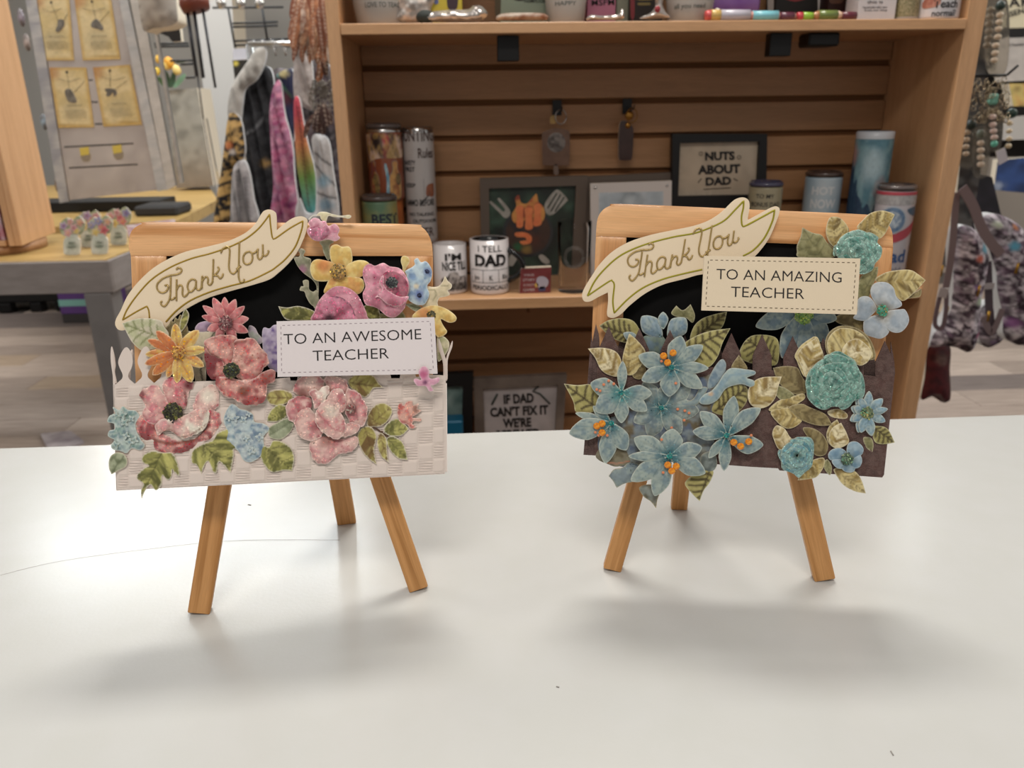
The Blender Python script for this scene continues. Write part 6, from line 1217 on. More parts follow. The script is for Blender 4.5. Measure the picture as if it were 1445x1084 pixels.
blue_flower(EB, B, fr, (535, 545), [(Z, (360, 520), 90), (Z, (440, 410), 90), (Z, (560, 420), 80), (Z, (690, 430), 100), (Z, (735, 560), 110), (Z, (640, 680), 100), (Z, (470, 700), 100), (Z, (390, 620), 90)], 13.2, 14, dot=[(622, 552), (660, 560), (682, 572), (656, 610), (590, 650)], label='dusty blue flower at the middle of the cluster', base='#7b8784', mid='#5f7480', deep='#3e6a70')
blue_flower(EB, B, fr, (590, 330), [(Z, (640, 165), 100), (Z, (755, 215), 84), (Z, (785, 335), 62), (Z, (752, 440), 84), (Z, (575, 485), 104), (Z, (432, 400), 84), (Z, (415, 270), 92)], 16.4, 16, gem=[(547, 270), (597, 254), (568, 305)], dot=[(612, 415), (537, 298)], label='blue six petal flower with three amber gems, topmost')
blue_flower(EB, B, fr, (325, 465), [(Z, (332, 298), 52), (Z, (162, 415), 100), (Z, (192, 565), 112), (Z, (325, 625), 78), (Z, (460, 560), 80), (Z, (486, 468), 84)], 16, 14, dot=[(232, 422), (258, 402), (285, 418), (195, 448), (212, 455)], label='blue six petal flower with coral dots, second from the top', deep='#3c7f80')
blue_flower(EB, B, fr, (270, 625), [(Z, (82, 572), 44), (Z, (175, 535), 52), (Z, (50, 680), 112), (Z, (240, 838), 92), (Z, (352, 768), 96)], 15, 15, gem=[(195, 640), (223, 627), (223, 675)], dot=[(188, 674), (205, 690), (250, 690)], label='blue flower with three amber gems at the left edge')
blue_flower(EB, B, fr, (580, 800), [(Z, (597, 655), 118), (Z, (750, 752), 92), (Z, (768, 890), 100), (Z, (500, 1010), 100), (Z, (375, 930), 96), (Z, (362, 800), 54), (Z, (392, 705), 104)], 17, 18, gem=[(569, 845), (614, 852), (590, 877)], dot=[(537, 712), (545, 886)], label='blue seven petal flower with three amber gems, lowest')
blue_flower(EB, B, fr, (880, 690), [(Z, (920, 482), 82), (Z, (740, 565), 84), (Z, (702, 668), 76), (Z, (785, 810), 52), (Z, (866, 878), 66), ((10, 0), (1062, 550), 84, 'o', -14), ((10, 10), (1075, 735), 96, 'o', 20)], 16.6, 16, gem=[(917, 726), (953, 747), (996, 722)], dot=[(1010, 690)], label='blue flower with three amber gems at the right of the cluster', R_=170)
# ================================================================== left of the shelf unit
ZT = .75
fr = F0
tb = thing('display_table', 'grey framed table with yellow wood top carrying the flower jars', 'table', (-1.7, 2.8, 0))
fy = on_z(90, 368, ZT)[1]; xr = on_z(166, 361, ZT)[0]
p = MB(); p.box((-3.2, fy+.012, ZT-.02), (xr-.012, fy+.62, ZT), bev=.002); p.build('table_top', YWOOD, tb)
p = MB(); p.box((-3.2, fy, ZT-.105), (xr, fy+.0115, ZT-.004), bev=.002); p.box((xr-.0115, fy+.012, ZT-.105), (xr, fy+.62, ZT-.004), bev=.002); p.build('apron', GREYP, tb)
for x0, y0 in ((xr-.1, fy+.0005), (xr-.1, fy+.52)):
    p = MB(); p.box((x0+.004, y0, 0), (x0+.088, y0+.08, ZT-.106), bev=.003); p.build('leg', GREYD, tb)
# second table edge behind it
q = [on_z(x, y, ZT) for x, y in ((60, 262), (292, 258), (307, 282), (249, 312), (60, 321))]
t2 = thing('display_table', 'yellow wood table end running back beside the garment rack', 'table', (q[2][0]-.3, q[2][1], 0))
V = [list(p_) for p_ in q]+[[p_[0], p_[1], ZT-.05] for p_ in q]
emit('table_top', V, [[0, 1, 2, 3, 4], [9, 8, 7, 6, 5]]+[[i, 5+i, 5+(i+1) % 5, (i+1) % 5] for i in range(5)], YWOOD, t2, lc=V)
c = sum(q)/5; p = MB(); p.box((c[0]-.1, c[1]+.05, 0), (c[0]-.02, c[1]+.13, ZT-.052)); p.build('leg', GREYD, t2)
# dark bench and boxes under the table
bn = thing('low_bench', 'low black bench standing beyond the table legs', 'bench', (-2.6, 5.2, 0))
Yb_ = on_z(60, 441, 0)[1]; 
p = MB(); a0 = on_y(-40, 412, Yb_); b0 = on_y(140, 412, Yb_); p.box((a0[0], Yb_, .065), (b0[0], Yb_+.5, .24), bev=.01); p.build('seat', BLACK, bn)
for x in (10, 52, 86):
    a = on_z(x, 441, 0); p = MB(); p.box((a[0]-.04, Yb_, 0), (a[0]+.04, Yb_+.08, .0645), bev=.01); p.build('leg', BLKMET, bn)
a, b = on_y(83, 428, Yb_-.3), on_y(131, 428, Yb_-.3)
p = MB(); p.box((a[0], Yb_-.3, 0.056), (b[0]+.1, Yb_-.06, .19), bev=.004); bx = p.build('storage_box', mat('purple_box', '#5b3b7c', .5)); 
tag(bx, 'purple and teal box under the table by its leg', 'box'); p = MB(); p.box((a[0], Yb_-.302, .105), (b[0]+.1, Yb_-.3005, .145)); p.build('teal_label', mat('teal_label', '#7fb5ac', .5), bx)
p = MB(); p.box((a[0]-.0, Yb_-.3, 0), (b[0]+.12, Yb_-.05, .055), bev=.004); tag(p.build('crate', mat('shadow_plinth_grey', '#3c3838', .7)), 'dark grey crate under the purple and teal box', 'crate')  # dark slab put in as the shadow beneath the purple box
# small white booklet on the floor
q = [on_z(x, y, .012) for x, y in ((57, 612), (100, 608), (118, 622), (70, 640))]; V = [list(v) for v in q]+[[v[0], v[1], .0004] for v in q]
tag(emit('booklet', V, [[0, 1, 2, 3], [7, 6, 5, 4]]+[[i, 4+i, 4+(i+1) % 4, (i+1) % 4] for i in range(4)], mat('booklet_white', '#c4bcbe', .5, noise='#8a7f86', nscale=12)), 'small white booklet lying on the plank floor at left', 'booklet')

# wooden spinner cabinet, top left
sp = thing('spinner_cabinet', 'maple revolving cabinet at the left edge, on a round base', 'cabinet', on_z(20, 352, ZT))
A_ = on_z(31, 347, ZT+.03); B_ = on_z(79, 328, ZT+.03); d = B_-A_; W_ = np.linalg.norm(d); d /= W_; s_ = np.array([-d[1], d[0], 0]); s_ = -s_ if s_[0] > 0 else s_
C_ = A_+s_*.36
Hh = 1.0; Zc = A_[2]
def obx(name, base, ax, ay, lx, ly, z0, z1, M, parent, g=2, bev=.001):
    m_ = MB(); m_.obox(base+ax*lx/2+ay*ly/2+np.array([0, 0, (z0+z1)/2-base[2]]), [ax, ay, [0, 0, 1]], (lx/2, ly/2, (z1-z0)/2), ax=g, bev=bev); return m_.build(name, M, parent)
obx('side_panel', A_, d, s_, W_, .018, Zc, Zc+Hh, MAPLE, sp)
obx('side_panel', A_+s_*.342, d, s_, W_, .018, Zc, Zc+Hh, MAPLE, sp)
obx('stile', A_+s_*.0185, s_, d, .019, .018, Zc, Zc+Hh, MAPLE, sp)
obx('back_panel', A_+d*(W_*.5)+s_*.0185, s_, d, .32, .01, Zc+.001, Zc+Hh-.001, MAPLE_D, sp)
for z in (0, .20, .42, .64, .86): obx('shelf', A_+s_*.047, s_, d, .294, W_*.48, Zc+z+.001, Zc+z+.018, MAPLE, sp, 0)
m_ = MB(); cc = A_+d*W_/2+s_*.18; m_.lathe(np.array([cc[0], cc[1], ZT+.0005]), [(1e-4, 0), (.19, 0), (.19, .027), (1e-4, .027)], 40); m_.build('round_base', MAPLE_D, sp)
bk = A_+s_*.050+d*.012; 
for i, (cc_, w_) in enumerate((('#b9b0b8', .012), ('#6f3a44', .01), ('#8f8a8c', .014))):
    o = obx('book', bk+s_*(.0+.05*0)+s_*sum((.013, .011, .015)[:i]), s_, d, w_, .06, Zc+.019, Zc+.125, mat('book_'+cc_[1:], cc_, .5, noise='#a65a6a', nscale=30), None)
    tag(o, ('pale pink-white', 'dark red', 'grey')[i]+' booklet in the lowest opening of the revolving cabinet', 'book')

# grey metal spinner with necklace cards
YS = on_z(150, 290, ZT+.04)[1]; psn = VP(YS, math.radians(-4)); psn.o = on_y(150, 290, YS)
st = thing('card_spinner', 'grey metal countertop spinner holding parchment necklace cards', 'display stand', on_z(150, 296, ZT))
flat(st, 'front_panel', psn, 0, [(40, -60), (158, -60), (224, 268), (92, 283)], '#a59a94', [('n', '#958a84', 60, .6), ('n', '#b5aaa4', 30, .4)], thick=12, res=14, sharp=True)
for q, cc in (([(26, -60), (42, -60), (97, 284), (84, 287)], '#8e8c90'), ([(156, -60), (168, -60), (236, 268), (222, 270)], '#a9a7a6'), ([(172, -60), (188, -60), (248, 262), (236, 268)], '#b3aca4'), ([(199, -60), (203, -60), (258, 258), (254, 260)], '#aaa49c')):
    flat(st, 'corner_post', psn, 6 if cc != '#aaa49c' else -20, q, cc, [('n', '#c3bcb4', 12, .5)], thick=18, res=12, sharp=True, M=[paper_mat('brushed_print', .35, .1, glit=False), STEEL])
m_ = MB(); bc = on_z(165, 292, ZT); m_.box((bc[0]-.36, bc[1]-.22, ZT+.0004), (bc[0]+.30, bc[1]-.02, ZT+.05), bev=.004); m_.build('base', BLACK, st)
m_ = MB(); a = on_z(262, 296, ZT); m_.box((a[0]-.14, a[1]-.25, ZT+.0004), (a[0]+.05, a[1]-.05, ZT+.045), bev=.01); m_.build('base_foot', mat('dark_rubber', '#2c2a29', .8), st)
for q in ([(90, 206.5), (188, 201.5), (188.6, 203.5), (90.6, 208.5)], [(97, 236), (194, 231), (194.5, 233), (97.5, 238)], [(125, 112), (131, 112), (131, 114), (125, 114)], [(129, 143), (138, 143), (138, 145), (129, 145)], [(134, 174), (145, 174), (145, 176), (134, 176)]):
    flat(st, 'slot', psn, .3, q, '#141213', thick=.2, sharp=True)
wgt = Fr(0, 0, 4.516)
cards = (([(214, -20), (440, -20), (472, 385), (245, 385)], (326, 15), (385, 170), 'upper left, with a long drop pendant'), ([(472, -20), (705, -20), (768, 378), (528, 385)], (585, 10), (618, 160), 'upper right, with a turtle-shaped pendant'),
         ([(314, 430), (550, 430), (600, 812), (372, 815)], (425, 460), (450, 610), 'lower left, with an oblong pendant'), ([(592, 430), (828, 412), (905, 795), (660, 808)], (700, 450), (702, 590), 'lower right, with an elephant-shaped pendant'))
pend = ([(370, 125), (405, 125), (410, 160), (385, 195), (365, 205), (352, 195), (365, 160)], [(580, 150), (600, 125), (620, 122), (640, 145), (660, 175), (650, 195), (625, 185), (600, 180), (582, 172)], [(412, 580), (450, 568), (490, 645), (460, 655), (430, 640)], [(665, 570), (690, 562), (735, 570), (745, 600), (725, 615), (720, 590), (700, 612), (675, 612), (680, 590)])
for (q, hole, pc, lab), pd in zip(cards, pend):
    q4 = np.array(q, float); t = thing('necklace_card', 'parchment necklace card on the grey spinner, '+lab, 'card', psn.P([wgt(q4.mean(0))])[0], 'necklace cards on the grey spinner')
    cx, cy = q4.mean(0)
    c0 = flat(t, 'card', psn, 2.5, [tuple(x) for x in q4], '#ceb67e', [('n', '#c0a562', 20, .7), ('e', 5.5, '#b98d1e', .8), ('r', q4[0][0]+20, q4[0][1]+30, 70, '#a8641f', .6), ('r', cx, cy+70, 95, '#a89a72', .5), ('l', [tuple(q4[3]+(10, -22)), tuple(q4[2]+(-10, -22))], 6, '#a5802c', .8)], fr=wgt, thick=.8, res=3, sharp=True)
    ln = MB()
    for s in ([hole, pc], [(hole[0]+110, hole[1]+60), pc], [(q4[0][0]+55, hole[1]+40), (cx-20, hole[1]+62), (cx+50, hole[1]+38)], [(cx-55+20, cy+50), (cx+45+20, cy+48)]):
        ln.tube([psn.P([wgt(x)], .0036)[0] for x in s], .0007, 5)
    for j in range(4): ln.tube([psn.P([wgt(x)], .0036)[0] for x in ((cx-62+12*j*.3+16, cy+85+14*j), (cx+70+12*j*.3+16, cy+82+14*j))], .0005, 5)
    ln.build('printed_lines', mat('sepia_ink', '#6f6650', .8), t)
    flat(t, 'pendant', psn, 4, pd, '#5a5248', [('n', '#7c7468', 4, .7)], fr=wgt, thick=1.5, res=2.5, dome=.6, dw=3); flat(t, 'peg_hole', psn, 3.6, oval(*hole, 9, 9), '#2c2621', fr=wgt, thick=.3)
for x, y, lab in ((119, 213, 'left'), (165, 210, 'right')):
    t = thing('price_clip', 'yellow tagged small clip on the grey spinner, %s of the two' % lab, 'clip', psn.P([(x, y)])[0]); flat(t, 'tag', psn, 3, [(x-7, y-4), (x+6, y-6), (x+7, y+5), (x-5, y+7)], '#c9ae1e', thick=1, sharp=True)
    flat(t, 'clip', psn, 1.5, [(x-5, y+6), (x+8, y+3), (x+8, y+13), (x-1, y+15)], '#8b7c66', thick=3, dome=1)
# things on the shelf rail left of the spinner
for i, (x, y, c_) in enumerate(((30, 25, '#9a8e98'), (38, 60, '#b9a8a0'), (62, 172, '#9fb0bd'), (82, 262, '#a58a6c'))):
    P = on_y(x, y, YS+.05); m_ = MB(); m_.sphere(P, .03, 6, sc=(.5, .4, 1.2)); tag(m_.build('trinket', mat('trinket_'+c_[1:], c_, .3, noise='#5c5450', nscale=40)), ('silvery', 'pinkish', 'pale blue', 'brown')[i]+' trinket at the left rim of the grey spinner', 'trinket')

# mason jar cut-outs
def jar(xc, yb, s, lab, cols, seed, back=0):
    P = on_z(xc, yb, ZT); pl = VP(P[1]); t = thing('flower_jar_cutout', lab, 'ornament', P+[0, .005, 0], 'flower jar cut-outs on the table')
    w_, h_ = 11.5*s, 28*s; y0 = yb-.6
    flat(t, 'jar', pl, 0, [(xc-w_*.75, y0), (xc+w_*.75, y0), (xc+w_, y0-4*s), (xc+w_, y0-h_*.72), (xc+w_*.7, y0-h_*.86), (xc+w_*.72, y0-h_), (xc-w_*.72, y0-h_), (xc-w_*.7, y0-h_*.86), (xc-w_, y0-h_*.72), (xc-w_, y0-4*s)], '#c6cabf', [('n', '#a5b0a2', 6, .6), ('e', 1.6, '#ccccc4', .8), ('r', xc, y0-h_*.45, 8*s, '#7d8b7c', .8)], thick=6, res=2.5, dome=1)
    V, F = text_px([('best', (xc-4.5, y0-h_*.55), (xc+4.5, y0-h_*.55-.3), 3), ('teacher', (xc-6, y0-h_*.33), (xc+6, y0-h_*.33-.3), 3.4)], pl, .0022, .0); emit('lettering', V, F, mat('dark_green_print', '#3a4438', .7), t)
    rnd = random.Random(seed)
    flat(t, 'foliage', pl, -1, [(xc-w_*1.2, y0-h_*1.0), (xc-w_*1.5, y0-h_*1.5), (xc-w_*.7, y0-h_*1.85), (xc+w_*.1, y0-h_*1.75), (xc+w_*.8, y0-h_*1.95), (xc+w_*1.6, y0-h_*1.6), (xc+w_*1.3, y0-h_*1.1), (xc, y0-h_*.9)], '#97a27c', [('n', '#c3c2a4', 5, .8)], thick=4, res=3)
    spots = [(-1.05, 1.45), (-.2, 1.65), (.55, 1.2), (-.5, 1.1), (.95, 1.62), (.2, 1.35)]
    for (dx, dy), cc in zip(spots, cols):
        x, y = xc+dx*w_, y0-dy*h_; r = rnd.uniform(6.0, 8.0)*s; n_ = 5; pts = [(x+r*(.78+.24*math.cos(n_*a))*math.cos(a), y+r*(.78+.24*math.cos(n_*a))*math.sin(a)) for a in np.linspace(0, 6.283, 16, endpoint=False)]
        flat(t, 'flower', pl, 1.5+rnd.random(), pts, cc, [('r', x, y, r*.35, '#d6b25a' if rnd.random() < .5 else '#8a4048', .8), ('e', 1, '#d8c9c0', .5)], thick=2, res=2, dome=.8)
Pk, Li, Re, Ye, Bl, Co = '#cf8a92', '#a58ab8', '#c9555c', '#cfb54e', '#7d7fb5', '#d08a72'
jar(125, 349, .95, 'mason jar of flowers cut-out, the one at the back of the group', (Bl, Li, Co, Ye, Pk, Re), 5)
jar(167, 346, .98, 'mason jar of flowers cut-out, farthest right of the group', (Pk, Pk, Re, Ye, Bl, Re), 6)
jar(101.5, 360, 1.0, 'mason jar of flowers cut-out at the front left of the group', (Li, Pk, Ye, Pk, Co, Pk), 7)
jar(140.5, 359, 1.0, 'mason jar of flowers cut-out at the front right of the group', (Bl, Bl, Re, Ye, Co, Re), 8)
mg = [on_z(x, y, ZT+.003) for x, y in ((178, 318), (246, 309), (250, 320), (182, 335))]; V = [list(v) for v in mg]+[[v[0], v[1], ZT+.0004] for v in mg]
tag(emit('leaflet', V, [[0, 1, 2, 3], [7, 6, 5, 4]]+[[i, 4+i, 4+(i+1) % 4, (i+1) % 4] for i in range(4)], mat('leaflet_print', '#c2bcb8', .4, noise='#7c3040', nscale=26)), 'printed leaflet lying on the table behind the flower jars', 'leaflet')

# ------------------------------------------------------------------ far left background
def block(name, label, cat, q, Y, col, thick=.1, ops=(), **k):
    pl = VP(Y); o = flat(None, name, pl, 0, q, col, ops, thick=thick*1000, res=k.get('res', 8), sharp=k.get('sharp', True), dome=k.get('dome', 0), dw=k.get('dw', 4), M=k.get('M')); return tag(o, label, cat, k.get('group'))
block('display_column', 'pale grey painted column behind the wind chime', 'column', [(262, -80), (322, -80), (352, 398), (320, 398)], 5.7, '#a9a8a6', .3)
sx = block('stone_planter', 'grey mottled stone-effect block under the yellow tulips', 'planter', [(234, 128), (278, 124), (301, 262), (249, 266)], 4.85, '#8d877c', .25, [('n', '#6f6a5f', 14, .8), ('n', '#a39c8e', 9, .5), ('g', 262, 200, 280, 265, '#77624c', .8)])
block('clear_divider', 'clear acrylic panel edge right of the stone planter', 'panel', [(286, 168), (291, 167), (313, 283), (307, 285)], 4.1, '#b5b2ac', .02, M=[CLEARP, CLEARP])
tl = thing('tulip_bunch', 'bunch of yellow tulips in green leaves on the stone planter', 'flowers', on_y(238, 124, 4.8))
rnd = random.Random(2)
for x, y, r, cc in ((223, 83, 6, '#dfb04a'), (234, 91, 7, '#e6c36c'), (242, 88, 8, '#d79a34'), (252, 98, 7, '#e2c67a'), (220, 100, 6, '#e0bd4c')):
    P = on_y(x, y, 4.78); m_ = MB(); rr = r*mpp(P); m_.lathe(P-[0, 0, rr], [(1e-4, 0), (rr*.6, rr*.2), (rr*.85, rr*.8), (rr*.75, rr*1.5), (rr*.3, rr*2)], 10, axis=(rnd.uniform(-.4, .4), -.3, 1)); m_.build('tulip', mat('tulip_'+cc[1:], cc, .5), tl)
for x, y, x2, y2, w_, cc in ((240, 124, 232, 98, 12, '#2f4a2c'), (245, 124, 262, 104, 12, '#6f9a78'), (236, 124, 222, 108, 10, '#4a6a3a'), (242, 124, 246, 100, 12, '#35543a'), (246, 90, 268, 84, 5, '#3f4a38')):
    a = diecut(VP(4.82), petal(F0, (x, y), (x2, y2), w_, 'p'), 0, 2, 2, 3, [], cc, res=3, seed=sd()); put('leaf', a, [PAPER, CORE], tl)
wc = thing('wind_chime', 'wind chime of dark tubes under a red-brown wooden disc', 'wind chime', on_y(280, 60, 3.3))
P = on_y(274, 4, 3.3); m_ = MB(); m_.lathe(P-[0, 0, .0], [(1e-4, -.03), (.05, -.028), (.056, 0), (.05, .02), (1e-4, .02)], 24, axis=(-.25, .1, 1)); m_.build('disc', mat('chime_wood', '#6b3426', .4), wc)
for (x0, y0, x1, y1, r) in ((264, 16, 278, 108, 2.6), (274, 16, 287, 110, 2.4), (286, 12, 304, 124, 1.9), (279, 108, 287, 168, 1.0)):
    a, b = on_y(x0, y0, 3.3), on_y(x1, y1, 3.3); b[0] = a[0]+(b[0]-a[0]); m_ = MB(); m_.tube([a, (a+b)/2, b], r*mpp(a), 10); m_.build('chime_tube', mat('gunmetal', '#3a3b40', .35, .6), wc)
rack = thing('wire_rack', 'black wire shelving on the grey wall behind the garments', 'rack', on_y(360, 60, 4.0))
for L in ([(300, 11), (400, 10)], [(322, 12), (332, 68)], [(370, 12), (378, 60)], [(328, 33), (392, 31)], [(329, 38), (392, 36)], [(331, 58), (425, 54)], [(332, 64), (425, 60)], [(218, 62), (266, 61)], [(219, 66), (267, 65)], [(222, 45), (226, 80)], [(240, 86), (272, 85)], [(255, 91), (274, 90)], [(262, 110), (276, 109)]):
    a, b = [on_y(*p_, 4.0) for p_ in L]; m_ = MB(); m_.tube([a, (a+b)/2, b], .005, 6); m_.build('wire', BLKMET, rack)
for i, x in enumerate((312, 340, 366)):
    m_ = MB(); m_.sphere(on_y(x, 4, 3.9), .022, 8, sc=(1, .8, 1.2)); tag(m_.build('silver_cup', CHROME), 'shiny silver cup on the wire rack, '+('leftmost', 'middle', 'rightmost')[i]+' of three', 'cup', 'silver cups on the wire rack')
block('price_strip', 'white price strip card on the wire rack', 'card', [(328, 69), (372, 66), (368, 82), (329, 85)], 3.95, '#c3c2cc', .004)
block('dark_card', 'black card with a yellow dot under the white price strip', 'card', [(328, 85), (352, 84), (352, 112), (332, 118)], 3.94, '#24221f', .004, [('r', 333, 89.5, 5, '#d8c21e', 1)], res=2.5)
block('grey_basket', 'grey-beige woven decor bag at the top left, above the spinner side', 'bag', [(194, -60), (236, -60), (250, 14), (246, 34), (216, 40), (200, 36)], 3.4, '#9a9084', .12, [('n', '#7a7166', 6, .8), ('n', '#b5aca0', 5, .7)], sharp=False, dome=20, dw=8)
block('teal_card', 'teal and yellow card behind the grey woven bag', 'card', [(240, -60), (266, -60), (262, 36), (248, 38)], 3.6, '#74aab0', .01, [('g', 250, 20, 250, -10, '#d2c878', 1)])
block('black_bracket', 'black bracket below the grey woven bag', 'bracket', [(218, 44), (254, 40), (256, 58), (243, 59), (238, 52)], 3.7, '#100f10', .03)

# garments on a rail
cloth0 = 1
gr_ = thing('garment_rail', 'chrome garment rail carrying scarves and tops left of the shelf unit', 'rail', on_y(395, 62, 2.35)*[1, 1, 0])
a, b = on_y(352, 63, 2.6), on_y(455, 62, 2.2); m_ = MB(); m_.tube([a, (a+b)/2, b], .009, 10); m_.build('rail', CHROME, gr_); m_ = MB(); m_.tube([(a[0], a[1], 0), (a[0], a[1], .7), a], .012, 10); m_.build('post', CHROME, gr_)
m_ = MB()
for k in range(7): m_.tube([a+(b-a)*(k+.5)/7+[0, 0, .012], a+(b-a)*(k+.5)/7+[.01, -.02, -.03]], .004, 6)
m_.build('hanger_hooks', CHROME, gr_, kind='stuff')
def cloth(label, pts, Y, col, ops=(), fold=14, per=9, name='garment', cat='clothing', dome=18, grp=None, seed=None, res=4, ang=.2):
    sdd = sd(); pl = VP(Y)
    rel = lambda P, d: fold*np.sin((P[:, 0]-ang*P[:, 1])/per*2*math.pi*.7+2*vnoise(P, 30, sdd))*np.clip(d/5, 0, 1)+fold*.6*vnoise(P, 14, sdd+3)
    a = diecut(pl, smooth_loop(pts, 3), 0, 14, dome, 5, ops, col, res=res, relief=rel, seed=sdd)
    o = put(name, a, [paper_mat('cloth', .85, .2, 900, glit=False), paper_mat('cloth', .85, .2, 900, glit=False)], None); return tag(o, label, cat, grp)
cloth('dark mixed-print garments hanging at the back of the rail', [(386, 100), (410, 96), (440, 80), (470, 100), (482, 160), (484, 318), (346, 318), (352, 240), (372, 150)], 2.66, '#3a3038', [('n', '#6d5a62', 9, .8), ('n', '#17151a', 7, .8), ('n', '#8f8688', 5, .4)], per=12)
cloth('black garment hanging behind the white sleeve', [(352, 95), (372, 92), (386, 110), (388, 200), (392, 310), (350, 316), (348, 230), (340, 190), (338, 130)], 2.56, '#17161a', [('n', '#2c2b30', 10, .6), ('l', [(345, 192), (365, 180), (375, 165)], 2, '#8c8c90', .6), ('r', 378, 230, 9, '#b5883a', .7), ('n', '#3a3a3e', 5, .5)], per=10)
cloth('white sleeved garment hanging leftmost on the rail', [(362, 68), (375, 70), (373, 90), (362, 112), (346, 126), (342, 150), (338, 172), (322, 164), (326, 125), (342, 97), (352, 84)], 2.47, '#bdb9b2', [('n', '#9a9690', 12, .6)], fold=8)
cloth('black, orange and yellow patterned garment hanging below the white sleeve', [(324, 160), (338, 166), (344, 190), (345, 220), (330, 238), (326, 275), (325, 312), (303, 316), (306, 280), (314, 230), (318, 195)], 2.45, '#c39a4c', [('n', '#17151a', 7, 1), ('l', [(310, 262), (326, 256)], 3, '#15131a', 1), ('l', [(308, 280), (326, 275)], 3, '#15131a', 1), ('l', [(306, 296), (324, 292)], 3, '#15131a', 1), ('l', [(314, 240), (328, 236)], 3, '#15131a', 1), ('r', 326, 205, 8, '#c9702c', .9), ('r', 332, 214, 6, '#c9c0b8', .9)], res=2.4, fold=8)
cloth('white and grey striped scarf hanging below the patterned garment', [(330, 236), (344, 226), (352, 245), (358, 280), (364, 315), (328, 315), (327, 275)], 2.43, '#b1acac', [('l', [(338, 240), (345, 312)], 3, '#4a484c', .8), ('l', [(348, 250), (356, 312)], 3, '#2c2b30', .8), ('n', '#8f8b8c', 7, .5)], res=2.6)
cloth('pink and magenta scarf hanging at the middle of the rail', [(388, 118), (396, 116), (402, 160), (412, 200), (416, 250), (420, 312), (384, 314), (386, 260), (382, 200), (381, 150)], 2.40, '#b8457c', [('n', '#d98aa6', 8, .8), ('n', '#7c2a66', 9, .8), ('l', [(385, 150), (388, 250)], 3, '#d48aa8', .7), ('n', '#c9a0b4', 5, .4)], per=8)
cloth('navy, green and yellow garment shoulder behind the pink scarf', [(390, 106), (404, 98), (414, 102), (416, 150), (414, 200), (404, 170), (398, 120)], 2.44, '#23264a', [('r', 402, 104, 9, '#c9b87a', 1), ('r', 392, 108, 5, '#7fb5b0', 1), ('l', [(398, 120), (412, 136)], 3, '#2f6a50', .9), ('r', 404, 140, 14, '#5b1624', .8)], res=2.6, fold=6)
cloth('white fringed garment hanging right of the pink scarf', [(418, 68), (430, 62), (440, 90), (442, 150), (430, 152), (416, 140), (414, 100)], 2.35, '#b9aeaa', [('n', '#9a8c88', 9, .6)], fold=7)
cloth('pink, orange and green feather-print scarf', [(415, 142), (422, 138), (428, 170), (434, 200), (444, 240), (446, 285), (442, 306), (430, 290), (420, 240), (416, 190)], 2.29, '#c9384f', [('g', 420, 160, 424, 205, '#d3803c', 1), ('g', 424, 205, 434, 250, '#6f9a3c', 1), ('g', 434, 250, 440, 300, '#3f9aa0', 1), ('l', [(422, 150), (438, 290)], 1.5, '#5c2a2c', .7)], res=2.6, fold=6, per=7)
cloth('white scarf with black lines and pale blue butterfly wings', [(440, 196), (452, 190), (464, 200), (470, 240), (478, 300), (470, 312), (420, 312), (422, 280), (432, 300), (446, 295), (446, 250)], 2.22, '#b9b6b6', [('l', [(446, 215), (470, 235)], 2, '#242226', .8), ('l', [(444, 230), (474, 262)], 2, '#242226', .8), ('r', 458, 255, 13, '#7fa5b8', .9), ('r', 462, 288, 14, '#6f93a8', .9), ('l', [(446, 270), (476, 280)], 2, '#2c2a2e', .8), ('r', 432, 290, 8, '#4f9aa5', .7)], res=2.4, fold=6)
def feathers(label, x, y0, y1, n, col, dark, spread, Y=2.22, seed=1, name='feather_bundle'):
    rnd = random.Random(seed); t = thing(name, label, 'ornament', on_y(x, y0, Y))
    for i in range(n):
        xx = x+rnd.uniform(-spread, spread); a = (xx*.6+x*.4, y0+rnd.uniform(0, (y1-y0)*.45)); b_ = (xx+rnd.uniform(-6, 6), a[1]+(y1-y0)*rnd.uniform(.35, .6))
        d_ = diecut(VP(Y-.004*i), petal(F0, a, b_, rnd.uniform(11, 20), 'p', rnd.uniform(-4, 4), seed=i, jag=.15), 0, 1, 3, 3, [('n', dark, 5, .7), ('l', [a, b_], 1, '#e0c9b4', .6)], rnd.choice(col), res=2.6, seed=sd()); put('feather', d_, [PAPER, CORE], t)
feathers('bundle of orange-brown and cream feathers hanging by the shelf unit', 438, -30, 95, 38, ('#a86a48', '#c3936f', '#b9a090', '#8a4a2c', '#b8764a'), '#7c3f24', 32, Y=2.14)
feathers('brown leather feather tassels below the chain cluster', 452, 140, 200, 9, ('#5b3a34', '#6b463c', '#4a2c28'), '#3a211d', 18, Y=2.15, seed=3, name='leather_tassel')
feathers('dark orange feathers hanging above the chain cluster', 456, 60, 125, 6, ('#8a451c', '#5c2c14', '#a35a20'), '#2a1710', 10, Y=2.16, seed=7)
ch = MB(); rnd = random.Random(9)
for i in range(60):
    c_ = on_y(rnd.uniform(438, 472), rnd.uniform(116, 154), 2.19-rnd.random()*.02); ch.tube([c_+np.array([.006*math.cos(s), rnd.uniform(-.001, .001), .008*math.sin(s)]) for s in np.linspace(0, 6.28, 9)], .0012, 5)
o = ch.build('chain_cluster', mat('aged_silver', '#8d857c', .3, .9)); o['kind'] = 'stuff'; tag(o, 'tangle of silver chain links hanging before the feathers', 'chain')

